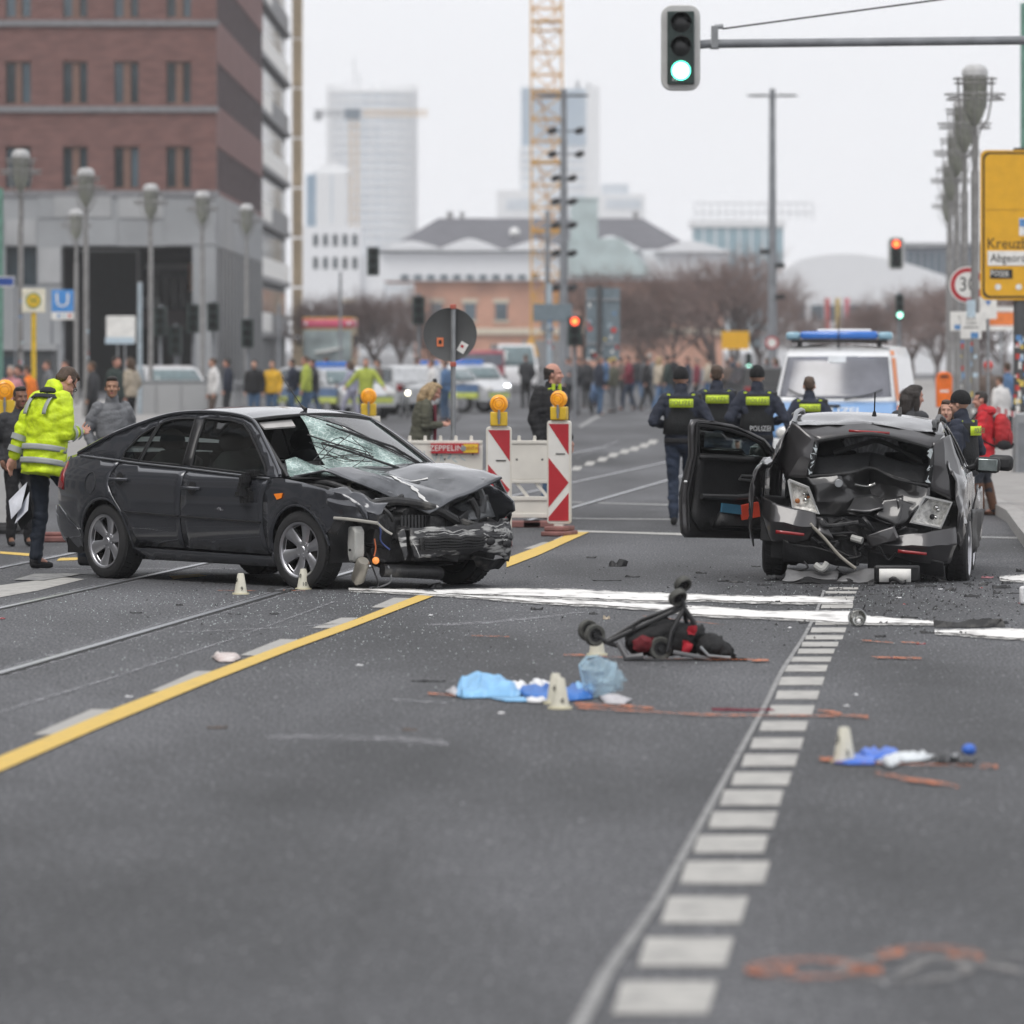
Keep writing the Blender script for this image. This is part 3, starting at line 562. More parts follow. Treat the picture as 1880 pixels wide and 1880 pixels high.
# ---- bare winter trees
BARK = mat('bare_bark', (.12, .095, .09), .9); BARK2 = mat('bare_twigs', (.24, .175, .16), .9)
def tree_mesh(seed, h=9.0):
    rr = random.Random(seed); tr = MB(); br = MB(); tw = MB()
    def grow(p, d, ln, r, lv):
        q = p + d * ln; mid = (p + q) / 2 + Vector((rr.uniform(-1, 1), rr.uniform(-1, 1), rr.uniform(-.3, .5))) * ln * .06
        (tr if lv == 0 else br if lv < 4 else tw).tube([p, mid, q], [r, r * .82, r * .66], 7 if lv == 0 else 4 if lv < 3 else 3, False)
        if lv >= 6: return
        n = 5 if lv == 0 else 4 if lv in (1, 4) else 3 if lv < 5 else 5
        for i in range(n):
            a = rr.uniform(.35, 1.0) if i else rr.uniform(.05, .35); az = rr.uniform(0, 6.283)
            o = d.orthogonal().normalized(); o = Matrix.Rotation(az, 3, d) @ o; nd = (d * math.cos(a) + o * math.sin(a)); nd.z += .10; nd.normalize()
            grow(p + (q - p) * (1 if i < 2 else rr.uniform(.55, .95)), nd, ln * rr.uniform(.7, .92), r * rr.uniform(.5, .66), lv + 1)
    grow(Vector((0, 0, 0)), Vector((0, 0, 1)), h * .17, h * .018, 0); return tr, br, tw
TREES = []
for sd_ in (3, 11, 23):
    a, b, c_ = tree_mesh(sd_); TREES.append((a.build('trunk', BARK, fix=False, smooth=180), b.build('crown', BARK, fix=False, smooth=180), c_.build('twigs', BARK2, fix=False, smooth=180)))
def tree(px, s, sc, k, label, rz=0, grp='bare trees lining the far street'):
    o = thing('bare_tree', label, 'tree', at(px, s), rz, grp); o.scale = (sc * 1.45, sc * 1.45, sc * 1.36)
    for i, (q, nm) in enumerate(zip(TREES[k], ('trunk', 'crown', 'twigs'))):
        c_ = bpy.data.objects.new(nm, q.data); COL.objects.link(c_); c_.parent = o
        if i == 2: c_['kind'] = 'stuff'
    return o
for i, (px, s, sc, lb) in enumerate([(585, 32, .62, 'bare tree behind the bus at its left side'), (640, 30, .68, 'dense bare tree rising above the roof of the bus'), (690, 33, .66, 'bare tree between the bus and the dark traffic light'), (735, 28, .72, 'bare tree below the end of the signal arm'), (785, 30, .5, 'small bare tree behind the round sign back'), (1072, 36, .78, 'bare tree just right of the floodlight pole'),
                                   (1180, 30, .58, 'bare tree in front of the orange brick wall, next to the grey traffic sign back'), (1235, 33, .66, 'bare tree in front of the orange brick wall, farther from the sign back'), (1310, 36, .84, 'dark bare tree just left of the twin-armed lamp'), (1352, 40, .82, 'dense dark bare tree at the foot of the twin-armed lamp'), (1395, 31, .8, 'tall bare tree behind the twin-armed lamp'),
                                   (1460, 30, .5, 'low bare tree above the left end of the police van roof'), (1570, 30, .55, 'bare tree above the right end of the police van light bar'), (1615, 36, .58, 'bare tree just left of the small green signal'), (1672, 31, .7, 'bare tree just right of the small green signal'), (1722, 36, .66, 'bare tree beside the row of lamp posts'), (1800, 40, .7, 'bare tree below the yellow direction sign'), (1845, 38, .66, 'bare tree behind the sticker-covered sign post')]):
    tree(px, s, sc, i % 3, lb, i * 1.3)
for tr_ in TREES:
    for q in tr_: bpy.data.objects.remove(q)
# colourful flags on the far forecourt
for px, m_, lb in ((1517, mat('flag_red', (.5, .1, .1), .8), 'left red banner flag on the far forecourt'), (1536, mat('flag_ochre', (.5, .36, .12), .8), 'ochre banner flag between two red ones'), (1553, mat('flag_pink', (.62, .16, .2), .8), 'taller pink red banner flag on the far forecourt')):
    f = thing('banner_flag', lb, 'flag', at(px, 26), 0, 'banner flags on the far forecourt'); mb = MB(); mb.tube([(-.12, 0, 0), (-.12, 0, 5.6)], .035, 6); mb.build('pole', STL, f)
    mb = MB(); mb.grid(lambda u, v: (-.08 + u * .34, .05 * math.sin(v * 7 + u * 3), 2.4 + 3.1 * v), 3, 10); mb.build('cloth', m_, f, solid=.01)
# ---- the air
hz = bpy.data.materials.new('haze_air'); hz.use_nodes = True; t = hz.node_tree; t.nodes.clear()
o_ = t.nodes.new('ShaderNodeOutputMaterial'); pv = t.nodes.new('ShaderNodeVolumePrincipled'); pv.inputs['Color'].default_value = (.985, .99, 1, 1); pv.inputs['Density'].default_value = .00023; pv.inputs['Anisotropy'].default_value = .2
t.links.new(pv.outputs[0], o_.inputs['Volume'])
mb = MB(); mb.box(-1600, 1600, -170, 3200, -1.2, 150); hb = mb.build('haze', hz, smooth=0); tag(hb, kind='stuff')
# ---- house front along the left side of the street, outside the picture: the parked wreck mirrors it
fb = thing('street_front_house', 'long pale stone house front on the left side of the street, outside the picture', 'building', (-24, 72, 0)); FBW = mat('pale_stone_front', (.24, .225, .21), .85, vs=.6)
mb = MB(); mb.box(-14, 0, -88, 70, 0, 20); mb.build('wall', FBW, fb, smooth=0); mb = MB()
for fl_ in range(5):
    for k in range(36): mb.box(-.05, .02, -85 + k * 4.3, -82.6 + k * 4.3, 1.2 + fl_ * 3.8, 3.4 + fl_ * 3.8)
mb.build('window_glazing', WG, fb, smooth=0)['kind'] = 'stuff'
mb = MB()
for fl_ in range(6): mb.box(-.02, .3, -88, 70, .2 + fl_ * 3.8, .55 + fl_ * 3.8)
mb.build('cornices', STONE, fb, smooth=0)['kind'] = 'stuff'
# ================================================================ street furniture
RED = mat('sign_red', (.42, .02, .03), .45, var=.06); SWH = mat('sign_white', (.74, .73, .70), .5, var=.08); YLW = mat('lamp_housing_yellow', (.70, .46, .03), .45); SBLU = mat('sign_blue', (.04, .16, .45), .45, var=.06); SGRY = mat('sign_back_grey', (.075, .077, .078), .6, var=.1)
OYL = mat('direction_sign_yellow', (.70, .37, .012), .5, var=.05); BLKP = mat('black_lettering', (.012, .012, .012), .6, var=0); GRNP = mat('green_mast_paint', (.12, .25, .2), .5)
LAMPM = mat('lamp_metal', (.26, .255, .25), .5, metal=.3); LAMPG = mat('lamp_lantern_glass', (.25, .26, .22), .25, vs=12, spec=.6); LCAP = mat('lamp_cap', (.42, .42, .42), .5)
CREAM = mat('cream_plastic', (.66, .63, .57), .55, var=.08, vs=3, bump=.15, bs=8); STK = [mat('sticker_' + n, c, .6, var=.25, vs=40) for n, c in (('white', (.7, .7, .68)), ('yellow', (.66, .5, .1)), ('red', (.5, .06, .05)), ('blue', (.1, .25, .5)), ('black', (.04, .04, .04)), ('pale_blue', (.45, .55, .62)))]
def stickers(parent, rad, z0, z1, n, seed, a0=-150, a1=-30):
    rr = random.Random(seed)
    for i in range(n):
        a = R(rr.uniform(a0, a1)); z = rr.uniform(z0, z1); w_, h_ = rr.uniform(.04, .09), rr.uniform(.04, .11); mb = MB()
        mb.grid(lambda u, v: ((rad + .004) * math.cos(a + (u - .5) * w_ / rad), (rad + .004) * math.sin(a + (u - .5) * w_ / rad), z + v * h_), 3, 1); mb.build('sticker', rr.choice(STK), parent, fix=False)
# ---- cylindrical city lamps
def lamp_mesh():
    parts = []
    mb = MB(); mb.tube([(0, 0, 0), (0, 0, .9)], .10, 14); mb.tube([(0, 0, .9), (0, 0, 5.0)], .072, 14); mb.tube([(0, 0, 5.0), (0, 0, 5.75)], .05, 12); mb.tube([(.05, 0, 4.75), (.07, 0, 5.6)], .022, 8); parts.append(('pole', mb, LAMPM))
    mb = MB(); mb.lathe([(.0, 5.76), (.05, 5.78), (.09, 5.85), (.14, 5.94), (.18, 6.05), (.195, 6.15), (.2, 6.58), (.21, 6.6), (.21, 6.64), (.0, 6.64)], 20); parts.append(('lantern', mb, LAMPG))
    mb = MB(); mb.lathe([(.0, 6.84), (.1, 6.835), (.18, 6.80), (.225, 6.73), (.23, 6.64), (.215, 6.64)], 20); parts.append(('lamp_cap', mb, LCAP))
    mb = MB()
    for z, r in ((6.22, .50), (6.31, .53), (6.5, .36), (6.58, .38)): mb.lathe([(r, z), (r + .012, z + .012), (r, z + .024), (r - .02, z + .012)], 24, closed=True)
    for k in range(6):
        a = k * math.pi / 3 + .3; mb.tube([(.07 * math.cos(a), .07 * math.sin(a), 5.65), (.26 * math.cos(a), .26 * math.sin(a), 5.9), (.33 * math.cos(a), .33 * math.sin(a), 6.25), (.34 * math.cos(a), .34 * math.sin(a), 6.62)], .012, 5); mb.tube([(.25 * math.cos(a), .25 * math.sin(a), 6.31), (.52 * math.cos(a), .52 * math.sin(a), 6.26)], .012, 4)
    for k in range(12): a = k * math.pi / 6; mb.tube([(.2 * math.cos(a), .2 * math.sin(a), 6.08), (.21 * math.cos(a), .21 * math.sin(a), 6.6)], .008, 4)
    parts.append(('lamp_rings', mb, LAMPM)); return parts
LP = [(n, mb.build(n, m)) for n, mb, m in lamp_mesh()]
def lamp(px, s, label, grp, sc=1.0):
    o = thing('street_lamp', label, 'street lamp', at(px, s), px * .01, grp); o.scale = (1, 1, sc)
    for n, q in LP: c_ = bpy.data.objects.new(n, q.data); COL.objects.link(c_); c_.parent = o
    return o
ZT = 6.84
def lamp_px(px, top, s, label, grp): return lamp(px, s, label, grp, zat(top, s) / ZT)
for px, top, s, lb in ((1790, 118, 106, 'nearest grey lamp post of the right row, carrying the small white parking sign'), (1771, 178, 94, 'second grey lamp post of the right row, behind the round 30 sign'), (1757, 235, 83, 'third grey lamp post of the right row'), (1745, 292, 71, 'fourth grey lamp post of the right row'), (1741, 345, 60, 'farthest and lowest grey lamp post of the right row')):
    o = lamp_px(px, top, s, lb, 'lamp posts on the right pavement')
    if s > 90: stickers(o, .072, 1.0, 2.4, 12, int(s)); stickers(o, .10, .2, .85, 3, int(s) + 1)
for px, top, s, lb in ((38, 274, 74, 'tall left lamp post above the yellow bus stop pole'), (158, 308, 69, 'lamp post above the blue U sign with a pale green lantern'), (140, 384, 56, 'lower lamp post just left of the pale green lantern'), (277, 337, 63, 'lamp post in front of the dark passage'), (372, 350, 59, 'lamp post at the right pier of the passage'), (453, 374, 54, 'lamp post in front of the slatted side of the brick block')):
    o = lamp_px(px, top, s, lb, 'lamp posts along the left pavement')
    if px in (38, 158): stickers(o, .072, 1.2, 3.2, 9, px)
for n, q in LP: bpy.data.objects.remove(q)
# ---- tall twin-armed lamp and floodlight pole
def twin(px, s, top, label, spots):
    o = thing('twin_lamp' if not spots else 'floodlight_pole', label, 'street lamp', at(px, s), 0); zt = zat(top, s)
    mb = MB(); mb.tube([(0, 0, 0), (0, 0, 3.2), (0, 0, zt)], [.2, .17, .11], 14); mb.build('pole', GRYP, o)
    for sx in (-1, 1): mb = MB(); mb.tube([(0, 0, zt - .3), (sx * .35, 0, zt - .22)], .04, 6); mb.ball((sx * .55, 0, zt - .25), (.42, .16, .05), 10); mb.build('lamp_head', SGRY, o)
    if spots:
        for i, y in enumerate((240, 283, 327, 370, 413, 465, 528)):
            for sx, xx in ((-1, .42 if i < 2 else .3), (1, .58 if i < 2 else .32)):
                z = zat(y, s); mb = MB(); mb.tube([(0, 0, z - .03), (sx * xx * .7, 0, z)], .025, 6); mb.ball((sx * xx, -.05, z), (.2, .16, .13), 10, Matrix.Rotation(R(-20), 3, 'Y')); mb.build('floodlight', BLK, o)
    else:
        for y, sx in ((462, -1), (488, 1), (545, 1)): mb = MB(); mb.boxc((sx * .28, -.05, zat(y, s)), (.34, .2, .18)); mb.build('sensor_box', BLK, o)
    return o
twin(1418, 50, 163, 'tall grey lamp mast with two short arms standing alone against the sky', False); twin(1035, 50, 163, 'tall grey mast with seven pairs of black floodlights beside the yellow crane', True)
# ---- traffic lights
LENS = {'red': mat('lens_dark_red', (.02, .012, .012), .2, var=0), 'grn': mat('lens_dark', (.016, .018, .018), .2, var=0)}
LON = {'green': mat('lit_green', (.3, .9, .75), .4, var=0, emit=(.1, 1, .62), es=3.4), 'red': mat('lit_red', (.9, .15, .1), .4, var=0, emit=(1, .1, .035), es=2.2), 'core': mat('lit_green_core', (.8, 1, .95), .4, var=0, emit=(.75, 1, .95), es=2.2), 'orange': mat('lit_orange', (1, .5, .2), .4, var=0, emit=(1, .33, .05), es=2.4)}
HOUS = mat('signal_housing', (.022, .04, .036), .45)
def signal(o, c, w_, h_, lit, back=True, n=3, d=.25):
    cx, cy_, cz = c
    if back:
        pl = []
        for sx, sz in ((1, 1), (-1, 1), (-1, -1), (1, -1)):
            for k in range(5):
                a = math.atan2(sz, sx) - R(45) + R(90) * k / 4; r = w_ * .28; pl.append((cx + sx * (w_ / 2 - r) + r * math.cos(a), cz + sz * (h_ / 2 - r) + r * math.sin(a)))
        mb = MB(); mb.prism(pl, cy_ - .06, cy_ + .04, lambda u, v, w: (u, w, v)); mb.build('backboard', mat('backboard_rim', (.5, .5, .49), .5, var=.05), o, bevel=.012)
    iw, ih = (w_ * .68, h_ * .85) if back else (w_, h_)
    mb = MB(); mb.box(cx - iw / 2, cx + iw / 2, cy_ - .12, cy_ + d, cz - ih / 2, cz + ih / 2); mb.build('housing', HOUS, o, bevel=.01)
    R_ = min(iw * .36, ih / n * .42)
    for k in range(n):
        z = cz + ih / 2 - ih * (k + .5) / n * .98 - ih * .0; on = lit.get(k)
        M = Matrix.Translation((cx, cy_ - .125, z)) @ Matrix.Rotation(R(90), 4, 'X')
        mb = MB(); mb.lathe([(0, .018), (R_ * .6, .014), (R_, 0), (0, 0)], 24, M); ls = mb.build('lens', LON[on] if on else LENS['grn'], o)
        if on == 'green': mb = MB(); mb.lathe([(0, .024), (R_ * .82, .019), (R_ * .82, .01), (0, .01)], 24, M); mb.build('light_core', LON['core'], ls)
        if on == 'red': mb = MB(); mb.lathe([(0, .024), (R_ * .45, .019), (R_ * .45, .01), (0, .01)], 16, M); mb.build('light_core', LON['orange'], ls)
        mb = MB(); mb.grid(lambda u, v: (cx + R_ * 1.1 * math.cos(math.pi * u), cy_ - .12 - v * R_ * (1.0 + .5 * math.sin(math.pi * u)), z + R_ * 1.1 * math.sin(math.pi * u)), 14, 2); mb.build('visor', BLK, o, solid=.006)
s = 155; c = at(1249, s); cz = zat(89, s)
mxp = at(1985, s)
o = thing('traffic_light', 'large green traffic light hanging from a grey arm at the top of the picture', 'traffic light', (mxp.x, mxp.y, 0)); dx = lambda px: (px - 1985) / s
signal(o, (dx(1249), -.1, cz), 72 / s, 157 / s, {2: 'green'})
text('lettering', 'K3', .055, SWH, o, (dx(1238), -.225, zat(148, s)), (R(90), 0, 0), .001)
za = zat(79, s)
mb = MB(); mb.tube([(dx(1284), 0, za - .02), (dx(1300), 0, za - .01), (0, 0, za + .04)], .052, 14); mb.tube([(dx(1284), 0, za - .02), (dx(1250), .05, za - .02)], .04, 10); mb.build('arm', GRYP, o)
mb = MB(); mb.boxc((dx(1312), 0, za + .07), (.08, .13, .26)); mb.tube([(dx(1312), 0, za + .19), (dx(1328), 0, za + .2)], .032, 8); mb.lathe([(.06, -.05), (.06, .05)], 14, Matrix.Translation((dx(1312), 0, za - .015)) @ Matrix.Rotation(R(90), 4, 'Y')); mb.build('clamp', STL, o)
mb = MB(); mb.tube([(dx(1326), 0, zat(53, s)), (dx(1720), 0, zat(0, s)), (0, 0, zat(-36, s))], .0105, 6); mb.build('stay_cable', BLK, o)
mb = MB(); mb.tube([(0, 0, 0), (0, 0, 7.6)], [.13, .09], 14); mb.build('mast', GRYP, o)
s = 60; c = at(1645, s); o = thing('traffic_light', 'red traffic light with a white backboard on a thin arm above the van', 'traffic light', (at(1762, s).x, c.y, 0)); dx = lambda px: (px - 1762) / s
signal(o, (dx(1645), 0, zat(465, s)), 30 / s, 60 / s, {0: 'red'}); mb = MB(); mb.tube([(dx(1645), .1, zat(456, s)), (0, .1, zat(453, s))], .05, 8); mb.build('arm', GRYP, o); mb = MB(); mb.tube([(0, .1, 0), (0, .1, zat(447, s))], [.11, .08], 10); mb.build('mast', GRYP, o)
def postlight(px, s, py, w_, h_, lit, label, top=None, back=False):
    o = thing('traffic_light', label, 'traffic light', at(px, s), 0); signal(o, (0, -.18, zat(py, s)), w_ / s, h_ / s, lit, back); mb = MB(); mb.tube([(0, 0, 0), (0, 0, zat(top if top else py - h_ * .6, s))], .06, 8); mb.build('post', GRYP, o); return o
postlight(1651, 62, 564, 14, 46, {2: 'green'}, 'small green traffic light on a post just right of the police van roof')
postlight(1055, 66, 608, 26, 54, {0: 'red'}, 'red traffic light on a post in front of the grey sign backs')
postlight(1374, 50, 664, 10, 30, {2: 'green'}, 'tiny green traffic light above the heads of the police officers')
for px, py, lb in ((355, 585, 'back of a traffic light left of the lamp post at the passage pier'), (392, 582, 'back of a dark traffic light right of the lamp post at the passage pier'), (323, 625, 'small traffic light in front of the passage'), (295, 590, 'slim traffic light just right of the lamp post in front of the passage'), (455, 612, 'dark traffic light at the slatted side of the brick block'), (769, 570, 'small dark traffic light left of the round sign back')):
    postlight(px, 58, py, 22, 52, {}, lb)
s = 52; o = thing('traffic_light', 'dark traffic light seen from behind at the end of a long arm near the bus', 'traffic light', (at(1005, s).x, F / s, 0)); dx = lambda px: (px - 1005) / s
signal(o, (dx(685), 0, zat(480, s)), 22 / s, 52 / s, {}, False); mb = MB(); mb.tube([(dx(685), .1, zat(463, s)), (0, 0, zat(461, s))], .035, 8); mb.build('arm', GRYP, o); mb = MB(); mb.tube([(0, 0, 0), (0, 0, zat(387, s))], [.12, .08], 10); mb.build('mast', GRYP, o)
for y in (575, 600): mb = MB(); mb.boxc((-.02, -.12, zat(y, s)), (.42, .2, .34)); mb.build('control_box', GRYP, o)
# ---- round sign back with red clips
s = 163; c = at(832, s); o = thing('round_sign', 'round traffic sign seen from its dark grey back, with two stickers', 'sign', c)
mb = MB(); mb.tube([(0, 0, 0), (0, 0, zat(560, s))], .03, 10); mb.build('post', STL, o)
zc = zat(614, s); M = Matrix.Translation((-.035, .06, zc)) @ Matrix.Rotation(R(90), 4, 'X')
mb = MB(); mb.lathe([(0, .006), (.285, .006), (.3, .014), (.302, -.006), (0, -.006)], 48, M); mb.build('disc', SGRY, o)
for y in (563, 669): mb = MB(); mb.boxc((0, .0, zat(y, s)), (.07, .075, .055)); mb.build('clip', mat('clip_red', (.4, .1, .07), .5), o, bevel=.008)
mb = MB(); mb.boxc(((808 - 832) / s, .046, zat(628, s)), (.075, .003, .1)); sk = mb.build('sticker', mat('sticker_orange', (.72, .2, .08), .5), o, smooth=0); mb = MB(); mb.boxc(((808 - 832) / s, .0435, zat(628, s)), (.035, .002, .045)); mb.build('sticker_print', BLKP, sk, smooth=0)
mb = MB(); mb.boxc((0, 0, 0), (.09, .003, .12)); sk = mb.build('sticker', SWH, o, smooth=0, loc=((849 - 832) / s, .046, zat(638, s)), rot=(0, R(30), 0)); mb = MB(); mb.boxc((-.01, -.003, .01), (.035, .002, .03)); mb.build('sticker_print', RED, sk, smooth=0)
# ---- 30 sign with panels beneath, on the second lamp's side
def disc(par, r, loc, m, n=40, th=.006): M = Matrix.Translation(loc) @ Matrix.Rotation(R(90), 4, 'X'); mb = MB(); mb.lathe([(0, th), (r, th), (r, 0), (0, 0)], n, M); return mb.build('disc', m, par)
s = 104; c = at(1779, s); o = thing('speed_limit_sign', 'round red-rimmed 30 speed limit sign half covered by a grey lamp post', 'sign', c); c.y = 0
mb = MB(); mb.tube([(0, 0, 0), (0, 0, zat(485, s))], .035, 10); mb.build('post', STL, o)
zc = zat(523, s); d0 = disc(o, .325, (-.03, -.06, zc), SWH); d1 = disc(d0, .30, (-.03, -.067, zc), RED); d1.name = 'red_ring'; d2 = disc(d0, .225, (-.03, -.074, zc), SWH); d2.name = 'white_face'
text('numerals', '30', .36, BLKP, d0, (-.03, -.083, zc), (R(90), 0, 0), .001, sx=.85)
zp = zat(590, s); mb = MB(); mb.box(-.335, .3, -.05, -.03, zp - .17, zp + .17); pn = mb.build('plate', SWH, o, smooth=0, bevel=.004)
text('lettering', 'Luftrein-\nhaltung', .1, BLKP, pn, (-.02, -.053, zp + .02), (R(90), 0, 0), .001); mb = MB(); mb.boxc((-.2, -.053, zp - .1), (.12, .003, .08)); mb.build('sticker', STK[3], pn, smooth=0)
s = 107; c = at(1782, s); o = thing('parking_plate', 'small white plate with fine print on the nearest right lamp post', 'sign', (c.x, c.y - .09, zat(622, s)))
mb = MB(); mb.box(-.18, .18, -.012, .0, 0, .44); mb.build('plate', SWH, o, bevel=.004); text('lettering', 'Mo-Fr\n7-18 h\nLadezone', .07, BLKP, o, (0, -.014, .27), (R(90), 0, 0), .001); mb = MB(); mb.boxc((.06, -.0145, .06), (.13, .003, .1)); mb.build('sticker', STK[3], o, smooth=0)
mb = MB(); mb.boxc((-.02, .03, .2), (.24, .05, .03)); mb.build('bracket', STL, o, smooth=0); mb = MB(); mb.boxc((-.0, -.008, .52), (.15, .01, .3)); mb.build('paper_notice', STK[5], o, smooth=0)
# ---- big yellow direction sign
s = 115; c = at(1872, s); o = thing('direction_sign', 'large yellow direction sign with black border at the right edge of the picture', 'sign', c); dx = lambda px: (px - 1872) / s
z0, z1 = zat(551, s), zat(276, s); x0, x1 = dx(1799), dx(1799) + 2.9
def rr_poly(x0, x1, z0, z1, r):
    pl = []
    for cx, cz, a0 in ((x1 - r, z1 - r, 0), (x0 + r, z1 - r, 90), (x0 + r, z0 + r, 180), (x1 - r, z0 + r, 270)): pl += [(cx + r * math.cos(R(a0 + 22.5 * k)), cz + r * math.sin(R(a0 + 22.5 * k))) for k in range(5)]
    return pl
for i, (ins, m_, nm) in enumerate(((0, OYL, 'panel'), (.035, BLKP, 'border'), (.065, OYL, 'panel_face'))):
    mb = MB(); mb.prism(rr_poly(x0 + ins, x1 - ins, z0 + ins, z1 - ins, .1), -.12 - .006 * i, -.06, lambda u, v, w: (u, w, v)); p_ = mb.build(nm, m_, o, smooth=0)
    if i == 0: mb = MB(); mb.box(x0 + .1, x1 - .1, -.06, -.03, z0 + .3, z0 + .36); mb.build('rail', STL, o, smooth=0); mb = MB(); mb.box(x0 + .1, x1 - .1, -.06, -.03, z1 - .5, z1 - .44); mb.build('rail', STL, o, smooth=0)
mb = MB(); mb.box(x0 + .08, x1 - .08, -.136, -.134, zat(386, s), zat(385, s)); mb.build('seam', mat('sign_seam', (.4, .22, .02)), o, smooth=0)
text('lettering', 'Kreuzberg', .245, BLKP, o, (dx(1810), -.134, zat(448, s)), (R(90), 0, 0), .002, 'LEFT', .92)
mb = MB(); mb.box(dx(1812), x1 - .2, -.14, -.12, zat(488, s), zat(461, s)); pl_ = mb.build('white_plate', SWH, o, smooth=0, bevel=.004); text('lettering', 'Abgeordnetenhaus', .19, BLKP, pl_, (dx(1817), -.143, zat(474.5, s)), (R(90), 0, 0), .002, 'LEFT', .85)
mb = MB(); mb.boxc((dx(1837), -.135, zat(503, s)), (.36, .006, .15), ); sk = mb.build('sticker', BLKP, o, smooth=0); text('lettering', 'POSER', .13, SWH, sk, (dx(1834), -.14, zat(503, s)), (R(90), R(3), 0), .001, 'CENTER', .8)
mb = MB(); mb.boxc((dx(1877), -.134, zat(417, s)), (.13, .004, .28)); sk = mb.build('sticker', STK[0], o, smooth=0); mb = MB(); mb.boxc((dx(1877), -.138, zat(409, s)), (.12, .003, .12)); mb.build('sticker_print', STK[3], sk, smooth=0)
for px in (1831, 1869): disc(o, .05, (dx(px), -.134, zat(527, s)), STK[0], 16, .004).name = 'sticker'
for xo in (0, 1.5):
    mb = MB(); mb.tube([(xo, 0, 0), (xo, 0, z1 + .04)], .1, 14); po = mb.build('post', mat('sign_post_dark', (.07, .072, .075), .6), o)
    if xo == 0: stickers(po, .1, .5, 2.1, 42, 5)
# parking sign, blurred shop signs behind
s = 98; o = thing('blue_arrow_sign', 'small white sign with a blue triangle below the yellow direction sign', 'sign', at(1814, s)); zc = zat(566, s); mb = MB(); mb.box(-.16, .16, -.06, -.045, zc - .2, zc + .2); mb.build('plate', SWH, o); mb = MB(); mb.prism([(-.06, zc + .14), (.06, zc + .14), (0, zc + .05)], -.066, -.0605, lambda u, v, w: (u, w, v)); mb.build('blue_triangle', SBLU, o, smooth=0); mb = MB(); mb.tube([(0, 0, 0), (0, 0, zc + .2)], .03, 8); mb.build('post', STL, o)
s = 60; o = thing('kiosk_sign', 'orange and white shop sign below the yellow direction sign', 'sign', at(1838, s)); zc = zat(585, s); mb = MB(); mb.box(-.45, .55, -.08, 0, zc + .22, zc + .36); mb.box(-.45, .55, -.08, 0, zc - .36, zc - .22); mb.build('white_band', SWH, o, smooth=0); mb = MB(); mb.box(-.4, .4, -.06, 0, zc - .2, zc + .2); mb.build('orange_panel', mat('orange_panel', (.75, .2, .04), .5), o, smooth=0); mb = MB(); mb.tube([(0, .05, 0), (0, .05, zc + .3)], .05, 8); mb.build('post', STL, o)
s = 84; o = thing('green_mast', 'pale green lamp mast at the right edge above the yellow sign', 'mast', at(1880, s)); mb = MB(); mb.tube([(0, 0, 0), (0, 0, 9.5)], .08, 12); mb.build('pole', GRNP, o); mb = MB(); mb.tube([(0, 0, 0), (0, 0, .3)], .14, 12); mb.build('base', GRNP, o)
s = 70; o = thing('green_mast', 'pale green mast at the left edge beside the blue street name sign', 'mast', at(1, s)); mb = MB(); mb.tube([(0, 0, 0), (0, 0, zat(345, s))], .075, 12); mb.build('pole', GRNP, o); mb = MB(); mb.tube([(0, 0, 0), (0, 0, .3)], .13, 12); mb.build('base', GRNP, o)
# ---- bus stop, U sign, street name, white board (left)
s = 84; o = thing('bus_stop_sign', 'square bus stop sign with a green ring on a yellow pole', 'sign', at(62, s)); mb = MB(); mb.tube([(0, 0, 0), (0, 0, zat(530, s))], .058, 12); mb.build('pole', YLW, o)
zc = zat(552, s); mb = MB(); mb.box(-.25, .26, -.09, -.062, zc - .26, zc + .26); bd = mb.build('board', mat('cream_board', (.72, .68, .55), .5), o, bevel=.01)
disc(o, .17, (.0, -.091, zc), mat('stop_green', (.06, .2, .07), .5), 32, .004); disc(o, .145, (.0, -.096, zc), YLW, 32, .004); text('lettering', 'H', .2, mat('stop_green', (.06, .2, .07)), o, (0, -.103, zc), (R(90), 0, 0), .002)
s = 66; o = thing('subway_sign', 'blue square U sign of the underground station with a white strip below', 'sign', at(115, s)); zc = zat(554, s); mb = MB(); mb.box(-.3, .3, -.1, .1, zc - .28, zc + .33); mb.build('blue_box', mat('u_sign_blue', (.06, .25, .6), .4), o, bevel=.01); text('lettering', 'U', .56, SWH, o, (0, -.105, zc + .03), (R(90), 0, 0), .004, sx=1.1)
mb = MB(); mb.box(-.31, .31, -.09, .09, zc - .5, zc - .285); mb.build('white_strip', SWH, o, bevel=.01); mb = MB(); mb.tube([(0, .12, 0), (0, .12, zc + .3)], .05, 10); mb.build('pole', GRYP, o)
for x_, m_ in ((-.1, STK[3]), (.05, STK[5]), (.2, STK[2])): mb = MB(); mb.boxc((x_, -.092, zc - .39), (.08, .004, .1)); mb.build('pictogram', m_, o, smooth=0)
s = 72; o = thing('street_name_sign', 'small blue street name sign at the left edge', 'sign', at(26, s)); zc = zat(517, s); mb = MB(); mb.box(-.5, .0, -.02, .02, zc - .13, zc + .13); mb.build('plate', SWH, o, smooth=0); mb = MB(); mb.box(-.48, -.02, -.026, -.0205, zc - .1, zc + .1); mb.build('blue_field', mat('name_blue', (.02, .07, .3), .5), o, smooth=0); mb = MB(); mb.tube([(.02, .03, 0), (.02, .03, zc + .16)], .025, 8); mb.build('post', GRYP, o)
s = 62; o = thing('notice_board', 'white notice board on two thin legs in front of the passage', 'sign', at(222, s)); z0, z1 = zat(630, s), zat(580, s); mb = MB(); mb.box(-.43, .43, -.05, .05, z0, z1); mb.build('board', SWH, o, bevel=.01); mb = MB(); mb.box(-.46, .40, -.07, -.052, z0 - .02, z0 + .17); mb.build('lower_strip', STK[5], o, smooth=0)
